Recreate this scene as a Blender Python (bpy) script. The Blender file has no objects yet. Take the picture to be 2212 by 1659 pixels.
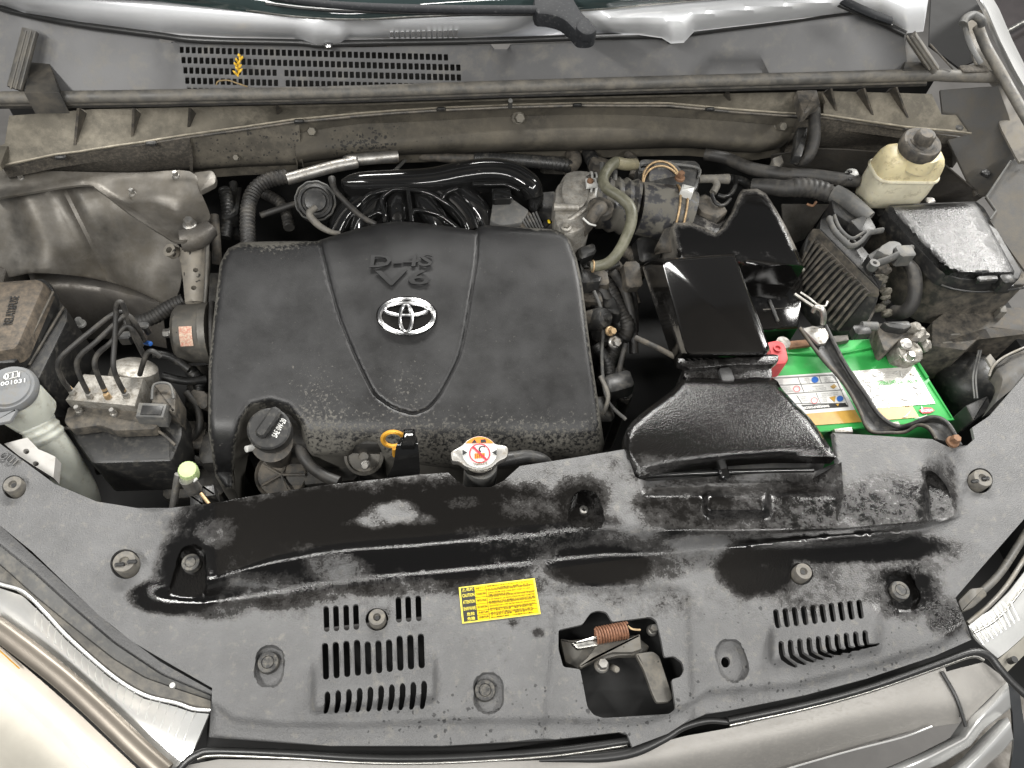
import bpy, bmesh, math, random
import numpy as np
from mathutils import Vector, Matrix
from mathutils.geometry import delaunay_2d_cdt

random.seed(7)
S = bpy.context.scene
COL = S.collection

# ------------------------------------------------------------------ camera
# photo pixels below are on a 2212 x 1659 picture; z = 0 is the top of the radiator cover, 1 m above the floor
FPX, CX, CY = 1662.0, 1106.0, 829.5
R3 = Matrix(((0.9878831506568282, 0.07500685126842435, -0.13587072131675343),
             (-0.13621314936996637, 0.838615020368554, -0.5274190227427951),
             (0.07438318752953274, 0.5395357447612218, 0.838670567945424)))
EYE = Vector((0, 0, 1.0))
cam = bpy.data.cameras.new('camera')
camo = bpy.data.objects.new('camera', cam)
COL.objects.link(camo)
camo.matrix_world = Matrix.Translation(EYE) @ R3.to_4x4()
cam.sensor_fit = 'HORIZONTAL'
cam.sensor_width = 36.0
cam.lens = 36.0 * FPX / 2212.0
cam.clip_start = 0.02
cam.clip_end = 60
S.camera = camo

# ------------------------------------------------------------------ light: dim room, ceiling tubes
wd = bpy.data.worlds.new('World')
S.world = wd
wd.use_nodes = True
wd.node_tree.nodes['Background'].inputs[0].default_value = (0.9, 0.95, 1.0, 1)
wd.node_tree.nodes['Background'].inputs[1].default_value = 0.15
S.view_settings.view_transform = 'Standard'
S.view_settings.look = 'None'
S.view_settings.exposure = 0.0
S.view_settings.gamma = 1.0

def lamp(name, loc, target, sx, sy, power, col=(1, 0.98, 0.94)):
    l = bpy.data.lights.new(name, 'AREA')
    l.shape = 'RECTANGLE'
    l.size, l.size_y = sx, sy
    l.energy = power
    l.color = col
    o = bpy.data.objects.new(name, l)
    COL.objects.link(o)
    o.location = loc
    d = Vector(target) - Vector(loc)
    o.rotation_euler = d.to_track_quat('-Z', 'Y').to_euler()
    return o

lamp('ceiling_tube_light', (-0.95, -0.25, 1.6), (-0.15, 0.2, 0), 1.3, 0.07, 44)
lamp('ceiling_tube_light', (1.35, -0.20, 1.6), (0.8, 0.25, 0), 1.3, 0.07, 27)
lamp('ceiling_tube_light', (0.25, -1.35, 1.9), (0.2, 0.3, 0), 1.3, 0.06, 22)
lamp('ceiling_tube_light', (-1.9, 0.8, 1.8), (0.0, 0.8, 0), 0.07, 1.3, 10)
lamp('ceiling_tube_light', (2.75, 1.9, 1.6), (1.0, 0.8, 0), 0.25, 1.4, 95)
lamp('ceiling_tube_light', (0.25, 2.7, 1.9), (0.2, 1.3, 0.2), 2.0, 0.3, 150)

# ------------------------------------------------------------------ photo frames and projection
FR = {'D': (0, 0, 1.0)}
def _fr(n, x0, y0, x1):
    k = 1 / 1.82278
    FR[n] = (x0 * k, y0 * k, (x1 - x0) / 2212 * k)
for n, a in {'TL': (0, 0, 1400), 'TC': (1300, 0, 2700), 'TR': (2632, 0, 4032), 'ML': (0, 1000, 1400),
             'MC': (1300, 1000, 2700), 'MR': (2632, 1000, 4032), 'BL': (0, 1974, 1400), 'BC': (1300, 1974, 2700),
             'BR': (2632, 1974, 4032), 'K': (2300, 550, 3400), 'B': (3000, 1200, 3800), 'RR': (3032, 550, 4032),
             'IM': (1080, 550, 2280), 'CR': (3332, 0, 4032)}.items():
    _fr(n, *a)

def f(n, pts):
    """photo points of a frame -> picture pixels; a third value (z) is kept"""
    ox, oy, s = FR[n]
    return [(ox + p[0] * s, oy + p[1] * s) + tuple(p[2:]) for p in pts]

def P(u, v, z=0.0):
    d = R3 @ Vector(((u - CX) / FPX, -(v - CY) / FPX, -1.0))
    return EYE + d * ((z - EYE.z) / d.z)

def mpp(u, v, z=0.0):
    d = R3 @ Vector(((u - CX) / FPX, -(v - CY) / FPX, -1.0))
    return ((z - EYE.z) / d.z) / FPX

def interp(x, pts):
    return float(np.interp(x, [p[0] for p in pts], [p[1] for p in pts]))

def sstep(a, b, x):
    t = min(1, max(0, (x - a) / (b - a)))
    return t * t * (3 - 2 * t)

def zplane(a, b, c):
    A = np.array([[a[0], a[1], 1], [b[0], b[1], 1], [c[0], c[1], 1]], float)
    k = np.linalg.solve(A, np.array([a[2], b[2], c[2]], float))
    return lambda u, v: float(k[0] * u + k[1] * v + k[2])

# ------------------------------------------------------------------ materials
MATS = {}
class NT:
    def __init__(s, m):
        s.t = m.node_tree
        s.n = s.t.nodes
        s.l = s.t.links
    def new(s, ty, **kw):
        n = s.n.new(ty)
        for k, v in kw.items():
            setattr(n, k, v)
        return n
    def link(s, a, b):
        s.l.new(a, b)
    def val(s, sock, v):
        if hasattr(v, 'is_linked') or hasattr(v, 'links'):
            s.l.new(v, sock)
        else:
            sock.default_value = v
    def math(s, op, a, b=0.0, c=0.0, clamp=False):
        n = s.new('ShaderNodeMath', operation=op, use_clamp=clamp)
        s.val(n.inputs[0], a); s.val(n.inputs[1], b)
        if op in ('MULTIPLY_ADD',):
            s.val(n.inputs[2], c)
        return n.outputs[0]
    def rng(s, x, a, b, c=0.0, d=1.0):
        n = s.new('ShaderNodeMapRange')
        s.val(n.inputs[0], x)
        for i, q in enumerate((a, b, c, d)):
            n.inputs[i + 1].default_value = q
        return n.outputs[0]
    def mix(s, fac, a, b):
        n = s.new('ShaderNodeMix', data_type='RGBA')
        s.val(n.inputs[0], fac)
        for sock, q in ((n.inputs[6], a), (n.inputs[7], b)):
            if isinstance(q, tuple):
                sock.default_value = q if len(q) == 4 else q + (1,)
            else:
                s.l.new(q, sock)
        return n.outputs[2]
    def noise(s, vec, scale, detail=4, rough=0.6):
        n = s.new('ShaderNodeTexNoise')
        s.l.new(vec, n.inputs['Vector'])
        n.inputs['Scale'].default_value = scale
        n.inputs['Detail'].default_value = detail
        n.inputs['Roughness'].default_value = rough
        return n.outputs['Fac']

def mat(name, col, rough=0.5, metal=0.0, var=0.2, vscale=18, dust=None, damt=0.0, dscale=60, drough=0.8,
        bump=0.0, bscale=900, spec=0.5, coat=0.0, wet=False, wetcol=(0.012, 0.012, 0.012), wetrough=0.2,
        spots=None, samt=0.3, sscale=260, attr=None, trans=0.0, sub=0.0, wetbump=0.25, sattr=None, bdist=0.0012, dsoft=0.11, semibump=0.35):
    if name in MATS:
        return MATS[name]
    m = bpy.data.materials.new(name)
    m.use_nodes = True
    t = NT(m)
    b = t.n['Principled BSDF']
    geo = t.new('ShaderNodeNewGeometry').outputs['Position']
    rr = rough
    c = tuple(col)
    if var:
        n0 = t.noise(geo, vscale, 6, 0.65)
        k = t.rng(n0, 0.3, 0.7, 1 - var, 1 + var)
        mx = t.new('ShaderNodeVectorMath', operation='SCALE')
        mx.inputs[0].default_value = c[:3]
        t.l.new(k, mx.inputs['Scale'])
        c = mx.outputs[0]
        rr = t.rng(n0, 0.3, 0.7, max(0.02, rough * (1 - 0.35 * var)), min(1, rough * (1 + 0.35 * var)))
    if dust:
        n1 = t.noise(geo, dscale, 9, 0.72)
        base = n1
        if attr:
            at = t.new('ShaderNodeAttribute', attribute_name=attr).outputs['Fac']
            base = t.math('ADD', n1, t.math('MULTIPLY', at, 0.36))
        th = 0.72 - damt * 0.42
        mk = t.rng(base, th - dsoft, th + dsoft)
        c = t.mix(mk, c, tuple(dust))
        rr = t.math('ADD', t.math('MULTIPLY', rr if not isinstance(rr, float) else rr, t.math('SUBTRACT', 1.0, mk)), t.math('MULTIPLY', mk, drough))
    if spots:
        vo = t.new('ShaderNodeTexVoronoi')
        wv = t.new('ShaderNodeVectorMath', operation='ADD')
        nz = t.new('ShaderNodeTexNoise'); nz.inputs['Scale'].default_value = sscale * 1.2
        t.l.new(geo, nz.inputs['Vector'])
        sc = t.new('ShaderNodeVectorMath', operation='SCALE'); sc.inputs['Scale'].default_value = 0.9 / sscale
        t.l.new(nz.outputs['Color'], sc.inputs[0])
        t.l.new(geo, wv.inputs[0]); t.l.new(sc.outputs[0], wv.inputs[1])
        t.l.new(wv.outputs[0], vo.inputs['Vector'])
        vo.inputs['Scale'].default_value = sscale
        sel = t.new('ShaderNodeSeparateColor')
        t.l.new(vo.outputs['Color'], sel.inputs[0])
        if sattr:
            at = t.new('ShaderNodeAttribute', attribute_name=sattr).outputs['Fac']
            rad = t.math('SUBTRACT', sel.outputs[0], t.math('SUBTRACT', 1.0, t.math('MULTIPLY', at, samt)))
        else:
            rad = t.math('SUBTRACT', sel.outputs[0], 1 - samt)
        mk = t.rng(t.math('SUBTRACT', rad, vo.outputs['Distance']), -0.06, 0.02)
        c = t.mix(mk, c, tuple(spots))
    bm_str = bump
    if wet:
        at = t.new('ShaderNodeAttribute', attribute_name='wet').outputs['Fac']
        n0 = t.noise(geo, 17, 5, 0.65)
        n1 = t.noise(geo, 95, 7, 0.68)
        n2 = t.noise(geo, 430, 3, 0.6)
        w = at
        for nn_, k_ in ((n0, 1.35), (n1, 0.95), (n2, 0.5)):
            w = t.math('ADD', w, t.math('MULTIPLY', t.math('SUBTRACT', nn_, 0.5), k_))
        mk = t.rng(w, 0.26, 0.66)
        dp = t.rng(w, 0.55, 1.05)
        c = t.mix(mk, c, tuple(min(1, q_ * 5 + 0.018) for q_ in wetcol))
        c = t.mix(dp, c, tuple(wetcol))
        r1 = t.math('ADD', t.math('MULTIPLY', rr, t.math('SUBTRACT', 1.0, mk)), t.math('MULTIPLY', mk, 0.27))
        rr = t.math('ADD', t.math('MULTIPLY', r1, t.math('SUBTRACT', 1.0, dp)), t.math('MULTIPLY', dp, wetrough))
        b1 = t.math('ADD', t.math('MULTIPLY', t.math('SUBTRACT', 1.0, mk), bump), t.math('MULTIPLY', mk, semibump))
        bm_str = t.math('ADD', t.math('MULTIPLY', t.math('SUBTRACT', 1.0, dp), b1), t.math('MULTIPLY', dp, wetbump))
    if isinstance(c, tuple):
        b.inputs['Base Color'].default_value = c[:3] + (1,)
    else:
        t.l.new(c, b.inputs['Base Color'])
    t.val(b.inputs['Roughness'], rr)
    b.inputs['Metallic'].default_value = metal
    b.inputs['Specular IOR Level'].default_value = spec
    b.inputs['Coat Weight'].default_value = coat
    b.inputs['Coat Roughness'].default_value = 0.08
    b.inputs['Transmission Weight'].default_value = trans
    if sub:
        b.inputs['Subsurface Weight'].default_value = sub
        b.inputs['Subsurface Radius'].default_value = (0.02, 0.015, 0.008)
    if bump or wet:
        bn = t.new('ShaderNodeBump')
        t.val(bn.inputs['Strength'], bm_str)
        bn.inputs['Distance'].default_value = bdist
        t.l.new(t.noise(geo, bscale, 3, 0.6), bn.inputs['Height'])
        t.l.new(bn.outputs[0], b.inputs['Normal'])
    MATS[name] = m
    return m

DUST = (0.17, 0.145, 0.11)
mat('cover_grey', (0.104, 0.104, 0.105), 0.52, var=0.2, vscale=16, bump=0.7, bscale=430, wet=True, wetrough=0.09,
    wetcol=(0.0045, 0.0042, 0.004), dust=(0.19, 0.18, 0.16), damt=0.16, dscale=70, wetbump=0.10, spots=(0.03, 0.03, 0.031), samt=0.5, sscale=165, sattr='spot', bdist=0.0022)
mat('duct_black', (0.06, 0.06, 0.06), 0.45, var=0.2, bump=0.7, bscale=380, wet=True, wetrough=0.16, wetcol=(0.0045, 0.0042, 0.004), wetbump=0.3, bdist=0.0022)
mat('box_black', (0.17, 0.158, 0.138), 0.55, var=0.2, bump=0.1, bscale=500, wet=True, wetrough=0.09, wetcol=(0.0045, 0.0042, 0.004), wetbump=0.05)
mat('fuse_lid', (0.05, 0.05, 0.05), 0.45, var=0.3, bump=0.7, bscale=400, wet=True, wetrough=0.18, wetcol=(0.008, 0.008, 0.008), wetbump=0.4, bdist=0.0022,
    dust=(0.15, 0.14, 0.12), damt=0.16, dscale=90)
mat('letter_black', (0.011, 0.011, 0.0115), 0.42, var=0)
mat('bolt_dusty', (0.13, 0.12, 0.10), 0.6, metal=0.3, var=0.3, vscale=80, dust=(0.2, 0.18, 0.14), damt=0.3, dscale=120)
mat('engine_cover', (0.0125, 0.0125, 0.013), 0.46, var=0.4, vscale=16, dust=(0.095, 0.090, 0.078), damt=0.0, dscale=190, bump=0.16, bscale=620, attr='dust', dsoft=0.05)
mat('plastic_black', (0.020, 0.020, 0.020), 0.42, var=0.3, dust=(0.07, 0.065, 0.055), damt=0.25, dscale=70, bump=0.1)
mat('plastic_dusty', (0.035, 0.033, 0.030), 0.6, var=0.3, dust=(0.115, 0.10, 0.08), damt=0.5, dscale=50, bump=0.2)
mat('plastic_grey', (0.085, 0.085, 0.083), 0.55, var=0.25, dust=(0.16, 0.15, 0.13), damt=0.3, dscale=60, bump=0.2)
mat('gloss_black', (0.008, 0.008, 0.008), 0.10, var=0.2, dust=(0.14, 0.125, 0.10), damt=0.03, dscale=70, attr='dust', dsoft=0.05)
mat('rubber', (0.022, 0.021, 0.020), 0.55, var=0.3, dust=(0.065, 0.059, 0.05), damt=0.32, dscale=40, bump=0.1)
mat('seal_rubber', (0.085, 0.082, 0.076), 0.5, var=0.25, dust=(0.17, 0.155, 0.13), damt=0.45, dscale=30, bump=0.1, bscale=500)
mat('rubber_clean', (0.02, 0.02, 0.02), 0.35, var=0.2)
mat('cowl_grey', (0.135, 0.135, 0.137), 0.55, var=0.12, vscale=8, dust=(0.2, 0.19, 0.17), damt=0.2, dscale=25, bump=0.15, bscale=700)
mat('ledge_dust', (0.112, 0.101, 0.080), 0.8, var=0.35, vscale=14, dust=(0.215, 0.193, 0.152), damt=0.42, dscale=22, bump=0.3, bscale=600)
mat('beam_dust', (0.065, 0.058, 0.046), 0.8, var=0.3, vscale=10, dust=(0.11, 0.097, 0.075), damt=0.4, dscale=40, bump=0.3, bscale=500,
    spots=(0.025, 0.023, 0.02), samt=0.45, sscale=190, )
mat('beam_spots', (0.062, 0.055, 0.043), 0.8, var=0.45, vscale=12, dust=(0.10, 0.088, 0.066), damt=0.3, dscale=22, bump=0.3, bscale=500, spots=(0.014, 0.013, 0.011), samt=0.85, sscale=170, sattr='wet')
mat('pad_dark', (0.045, 0.040, 0.033), 0.85, var=0.4, vscale=30, dust=(0.11, 0.095, 0.075), damt=0.35, dscale=180, bump=0.8, bscale=350)
mat('edge_worn', (0.30, 0.27, 0.215), 0.7, var=0.4, vscale=60)
mat('body_metal', (0.135, 0.126, 0.112), 0.46, metal=0.4, var=0.55, vscale=13, dust=(0.10, 0.088, 0.07), damt=0.42, dscale=11, bump=0.05, bscale=300, drough=0.6)
mat('body_metal_dark', (0.15, 0.14, 0.128), 0.4, metal=0.6, var=0.3, vscale=12, dust=(0.10, 0.09, 0.075), damt=0.4, dscale=25)
mat('silver_paint', (0.80, 0.81, 0.83), 0.32, metal=0.2, var=0.06, vscale=12, coat=0.4, bump=0.03, bscale=2500)
mat('grille_paint', (0.25, 0.24, 0.225), 0.45, metal=0.3, var=0.1, vscale=10, dust=(0.30, 0.285, 0.26), damt=0.25, dscale=260, bump=0.12, bscale=1500)
mat('satin_silver', (0.72, 0.72, 0.71), 0.25, metal=0.6, var=0.04)
mat('chrome', (0.36, 0.36, 0.36), 0.25, metal=1.0, var=0.1)
mat('chrome_dull', (0.50, 0.49, 0.46), 0.3, metal=1.0, var=0.25, vscale=80, dust=(0.12, 0.11, 0.09), damt=0.25, dscale=160)
mat('steel', (0.42, 0.41, 0.39), 0.42, metal=0.9, var=0.3, vscale=40, dust=(0.2, 0.17, 0.13), damt=0.3, dscale=90)
mat('aluminium', (0.36, 0.345, 0.315), 0.5, metal=0.7, var=0.35, vscale=60, dust=(0.2, 0.18, 0.15), damt=0.36, dscale=110, bump=0.5, bscale=420)
mat('bracket_steel', (0.19, 0.175, 0.15), 0.55, metal=0.4, var=0.25, dust=(0.25, 0.225, 0.185), damt=0.4, dscale=40, spots=(0.03, 0.028, 0.025), samt=0.42, sscale=85)
mat('mount_steel', (0.105, 0.10, 0.09), 0.5, metal=0.4, var=0.25, dust=(0.16, 0.145, 0.12), damt=0.3, dscale=60, spots=(0.025, 0.023, 0.02), samt=0.22, sscale=170)
mat('rusty', (0.19, 0.105, 0.06), 0.7, metal=0.3, var=0.4, vscale=120)
mat('rust_clamp', (0.42, 0.30, 0.17), 0.5, metal=0.6, var=0.4, vscale=120)
mat('spring_rust', (0.20, 0.095, 0.055), 0.55, metal=0.3, var=0.4, vscale=200)
mat('clip_grey', (0.115, 0.108, 0.097), 0.6, var=0.25, vscale=80, dust=(0.18, 0.165, 0.135), damt=0.35, dscale=120)
mat('clip_black', (0.03, 0.03, 0.03), 0.45, var=0.2, dust=(0.14, 0.13, 0.11), damt=0.35, dscale=130)
mat('hose_olive', (0.098, 0.096, 0.066), 0.45, var=0.3, vscale=30, dust=(0.145, 0.138, 0.105), damt=0.3, dscale=60)
mat('hose_tan', (0.19, 0.172, 0.11), 0.5, var=0.3, vscale=30, dust=(0.15, 0.13, 0.09), damt=0.3, dscale=60)
mat('hose_grey', (0.032, 0.032, 0.035), 0.4, var=0.25, vscale=25, dust=(0.10, 0.094, 0.08), damt=0.56, dscale=42, dsoft=0.03)
mat('reservoir', (0.66, 0.58, 0.36), 0.42, var=0.12, vscale=25, dust=(0.22, 0.17, 0.09), damt=0.2, dscale=60, sub=0.25)
mat('reservoir_low', (0.64, 0.60, 0.46), 0.42, var=0.12, vscale=25, dust=(0.25, 0.21, 0.13), damt=0.18, dscale=60, sub=0.2)
mat('washer_neck', (0.40, 0.41, 0.365), 0.4, var=0.12, vscale=20, dust=(0.22, 0.2, 0.16), damt=0.2, dscale=50, sub=0.2)
mat('washer_cap', (0.16, 0.165, 0.17), 0.45, var=0.12, dust=(0.16, 0.15, 0.13), damt=0.25, dscale=60)
mat('battery_green', (0.03, 0.29, 0.062), 0.38, var=0.12, vscale=30, dust=(0.03, 0.22, 0.04), damt=0.1, dscale=70)
mat('label_white', (0.52, 0.52, 0.50), 0.35, var=0.08, vscale=60)
mat('label_wet', (0.44, 0.43, 0.40), 0.2, var=0.15, vscale=90, bump=0.5, bscale=110)
mat('label_ochre', (0.38, 0.23, 0.05), 0.35, var=0.15, vscale=60)
mat('label_yellow', (0.66, 0.47, 0.0), 0.4, var=0.04)
mat('label_border', (0.70, 0.60, 0.08), 0.4, var=0.04)
mat('print_black', (0.02, 0.02, 0.02), 0.5, var=0)
mat('print_brown', (0.07, 0.035, 0.0), 0.5, var=0)
mat('print_grey', (0.16, 0.16, 0.16), 0.5, var=0)
mat('print_white', (0.75, 0.75, 0.72), 0.5, var=0)
mat('print_green', (0.05, 0.32, 0.06), 0.5, var=0)
mat('print_red', (0.62, 0.03, 0.05), 0.5, var=0)
mat('print_blue', (0.02, 0.10, 0.36), 0.5, var=0)
mat('print_orange', (0.80, 0.20, 0.02), 0.5, var=0)
mat('terminal_red', (0.50, 0.055, 0.06), 0.55, var=0.2, vscale=60, dust=(0.3, 0.1, 0.09), damt=0.25)
mat('dipstick_orange', (0.62, 0.31, 0.035), 0.45, var=0.15, vscale=80, dust=(0.25, 0.13, 0.03), damt=0.2, dscale=150)
mat('valve_green', (0.40, 0.50, 0.24), 0.55, var=0.15, vscale=80)
mat('leaf_yellow', (0.72, 0.45, 0.04), 0.6, var=0.25, vscale=200)
mat('twig', (0.22, 0.16, 0.08), 0.8, var=0.3, vscale=200)
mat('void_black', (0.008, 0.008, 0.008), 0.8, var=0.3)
mat('engine_dark', (0.03, 0.029, 0.027), 0.6, metal=0.2, var=0.5, vscale=30, dust=(0.10, 0.09, 0.075), damt=0.3, dscale=40, bump=0.3, bscale=200)
mat('lamp_reflector', (0.82, 0.82, 0.80), 0.28, metal=0.55, var=0.06)
mat('lamp_amber', (0.88, 0.80, 0.70), 0.25, metal=0.2, var=0.1, vscale=8)
mat('lamp_bezel', (0.17, 0.15, 0.125), 0.35, metal=0.5, var=0.15)
mat('bumper_paint', (0.56, 0.53, 0.46), 0.35, metal=0.4, var=0.08, coat=0.3)
mat('glass_dark', (0.03, 0.045, 0.045), 0.05, var=0.1, spec=0.8)
mat('wiper_black', (0.016, 0.017, 0.019), 0.7, spec=0.15, var=0.15, dust=(0.1, 0.1, 0.1), damt=0.12, dscale=200)
mat('floor_concrete', (0.12, 0.115, 0.11), 0.6, var=0.3, vscale=3)
mat('dark_panel', (0.035, 0.034, 0.032), 0.55, var=0.3, vscale=12, dust=(0.085, 0.075, 0.06), damt=0.42, dscale=18, bump=0.15, bscale=500)
mat('dark_car', (0.03, 0.026, 0.026), 0.2, var=0.3, vscale=6, coat=0.5)
mat('fender_paint', (0.2, 0.19, 0.175), 0.4, metal=0.4, var=0.15, dust=(0.2, 0.18, 0.145), damt=0.4, dscale=30)
mat('sticker_pink', (0.62, 0.48, 0.36), 0.6, var=0.3, vscale=300, dust=(0.5, 0.13, 0.10), damt=0.42, dscale=260)
mat('radiator_core', (0.02, 0.018, 0.017), 0.6, var=0.3, vscale=60)
# ------------------------------------------------------------------ object helpers
def tag(o, label, cat, group=None):
    o['label'] = label
    o['category'] = cat
    if group:
        o['group'] = group
    return o

def thing(name, label, cat, u=None, v=None, z=0.0, group=None):
    o = bpy.data.objects.new(name, None)
    o.empty_display_size = 0.02
    COL.objects.link(o)
    if u is not None:
        o.location = P(u, v, z)
    tag(o, label, cat, group)
    return o

def base_of(o):
    m = Matrix.Translation(o.location)
    if o.parent:
        return m if False else m
    return m

def link(name, me, m, parent=None, angle=40):
    me.materials.append(MATS[m])
    for p in me.polygons:
        p.use_smooth = True
    me.set_sharp_from_angle(angle=math.radians(angle))
    o = bpy.data.objects.new(name, me)
    COL.objects.link(o)
    if parent:
        o.parent = parent
        q = parent
        while q.parent:
            q = q.parent
        if q.type == 'EMPTY' and parent is q:
            o.matrix_parent_inverse = Matrix.Translation(q.location).inverted()
    return o

def from_bm(name, bm, m, parent=None, angle=40, recalc=True):
    if recalc:
        bmesh.ops.recalc_face_normals(bm, faces=bm.faces)
    me = bpy.data.meshes.new(name)
    bm.to_mesh(me)
    bm.free()
    return link(name, me, m, parent, angle)

def inpoly(pts, poly):
    x, y = pts[:, 0], pts[:, 1]
    r = np.zeros(len(pts), bool)
    n = len(poly)
    for i in range(n):
        x0, y0 = poly[i][:2]
        x1, y1 = poly[(i + 1) % n][:2]
        if y0 == y1:
            continue
        c = ((y0 > y) != (y1 > y)) & (x < (x1 - x0) * (y - y0) / (y1 - y0) + x0)
        r ^= c
    return r

def rnd(pts, r, n=4):
    """round the corners of a polygon"""
    out = []
    k = len(pts)
    for i in range(k):
        a = Vector(pts[i - 1][:2]); b = Vector(pts[i][:2]); c = Vector(pts[(i + 1) % k][:2])
        d1 = (a - b); d2 = (c - b)
        q = min(r, d1.length * 0.45, d2.length * 0.45)
        s = b + d1.normalized() * q
        e = b + d2.normalized() * q
        for j in range(n + 1):
            t = j / n
            w = s * (1 - t) ** 2 + b * 2 * t * (1 - t) + e * t * t
            out.append((w.x, w.y))
    return out

def smooth_loop(pts, n=4, closed=True):
    """Catmull-Rom through points of any dimension"""
    k = len(pts)
    out = []
    rngk = range(k) if closed else range(k - 1)
    for i in rngk:
        g = (lambda j: pts[j % k]) if closed else (lambda j: pts[min(k - 1, max(0, j))])
        p0, p1, p2, p3 = [np.array(g(i + d), float) for d in (-1, 0, 1, 2)]
        for j in range(n):
            t = j / n
            out.append(tuple(0.5 * (2 * p1 + (p2 - p0) * t + (2 * p0 - 5 * p1 + 4 * p2 - p3) * t * t + (3 * p1 - p0 - 3 * p2 + p3) * t ** 3)))
    if not closed:
        out.append(tuple(pts[-1]))
    return out

def ell(u, v, ru, rv=None, n=24, rot=0.0):
    rv = ru if rv is None else rv
    c, s = math.cos(rot), math.sin(rot)
    return [(u + ru * math.cos(a) * c - rv * math.sin(a) * s, v + ru * math.cos(a) * s + rv * math.sin(a) * c)
            for a in [2 * math.pi * i / n for i in range(n)]]

def stadium(u, v, ru, rv, rot=0.0, n=8):
    """upright capsule: ru half width, rv half height"""
    pts = []
    h = rv - ru
    for i in range(n + 1):
        a = math.pi + math.pi * i / n
        pts.append((ru * math.cos(a), -h + ru * math.sin(a)))
    for i in range(n + 1):
        a = math.pi * i / n
        pts.append((ru * math.cos(a), h + ru * math.sin(a)))
    c, s = math.cos(rot), math.sin(rot)
    return [(u + x * c - y * s, v + x * s + y * c) for x, y in pts]

def sheet(name, outline, m, parent=None, zf=lambda u, v: 0.0, holes=(), creases=(), step=8, thick=0.004, attrs=None, angle=40, hthick=None):
    """triangulated sheet over a photo outline with real holes; height from zf; edges turned down"""
    vs, es = [], []
    loops = [outline] + list(holes) + list(creases)
    for lp in loops:
        b = len(vs)
        vs += [Vector((p[0], p[1])) for p in lp]
        es += [(b + i, b + (i + 1) % len(lp)) for i in range(len(lp))]
    us = [p[0] for p in outline]; vv = [p[1] for p in outline]
    if step:
        gx, gy = np.meshgrid(np.arange(min(us) + step * 0.5, max(us), step), np.arange(min(vv) + step * 0.5, max(vv), step))
        gx = gx + (np.arange(gx.shape[0])[:, None] % 2) * step * 0.5
        g = np.stack([gx.ravel(), gy.ravel()], 1)
        k = inpoly(g, outline)
        for h in holes:
            hx = [p[0] for p in h]; hy = [p[1] for p in h]
            k &= ~((g[:, 0] > min(hx) - 1) & (g[:, 0] < max(hx) + 1) & (g[:, 1] > min(hy) - 1) & (g[:, 1] < max(hy) + 1) & inpoly(g, h))
        g = g[k]
        if loops:
            L = np.array([(p[0], p[1]) for lp in loops for p in lp])
            keep = np.ones(len(g), bool)
            for i in range(0, len(g), 2000):
                d = ((g[i:i + 2000, None, :] - L[None]) ** 2).sum(2).min(1)
                keep[i:i + 2000] = d > (step * 0.35) ** 2
            g = g[keep]
        vs += [Vector((float(a), float(b))) for a, b in g]
    r = delaunay_2d_cdt(vs, es, [], 0, 1e-4)
    V = np.array([(p.x, p.y) for p in r[0]])
    T = np.array([tuple(t) for t in r[2] if len(t) == 3])
    C = V[T].mean(1)
    k = inpoly(C, outline)
    for h in holes:
        hx = [p[0] for p in h]; hy = [p[1] for p in h]
        bb = (C[:, 0] > min(hx)) & (C[:, 0] < max(hx)) & (C[:, 1] > min(hy)) & (C[:, 1] < max(hy))
        idx = np.where(bb & k)[0]
        if len(idx):
            k[idx[inpoly(C[idx], h)]] = False
    T = T[k]
    used = np.unique(T)
    re = -np.ones(len(V), int); re[used] = np.arange(len(used))
    V = V[used]; T = re[T]
    W = [P(a, b, zf(a, b)) for a, b in V]
    nW = len(W)
    # boundary skirt
    cnt = {}
    for t in T:
        for a, b in ((t[0], t[1]), (t[1], t[2]), (t[2], t[0])):
            cnt[(int(a), int(b))] = 1
    bd = [(a, b) for (a, b) in cnt if (b, a) not in cnt]
    low = {}
    faces = [tuple(int(x) for x in t) for t in T]
    if thick:
        for a, b in bd:
            for q in (a, b):
                if q not in low:
                    low[q] = len(W)
                    W.append(W[q] - Vector((0, 0, thick)))
            faces.append((b, a, low[a], low[b]))
    me = bpy.data.meshes.new(name)
    me.from_pydata([tuple(w) for w in W], [], faces)
    me.update()
    bm = bmesh.new(); bm.from_mesh(me)
    bm.normal_update()
    up = sum(fc.normal.z for fc in bm.faces if len(fc.verts) == 3)
    if up < 0:
        bmesh.ops.reverse_faces(bm, faces=bm.faces)
    bm.to_mesh(me); bm.free()
    if attrs:
        lowinv = {v: k_ for k_, v in low.items()}
        for an, fn in attrs.items():
            at = me.attributes.new(an, 'FLOAT', 'POINT')
            vals = [fn(*V[i]) if i < nW else fn(*V[lowinv[i]]) for i in range(len(W))]
            at.data.foreach_set('value', np.array(vals, np.float32))
    return link(name, me, m, parent, angle)

def resample(c, n):
    A = np.array(c, float)
    d = np.r_[0, np.cumsum(np.sqrt(((A[1:, :2] - A[:-1, :2]) ** 2).sum(1)))]
    t = np.linspace(0, d[-1], n)
    return np.stack([np.interp(t, d, A[:, k]) for k in range(A.shape[1])], 1)

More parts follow.
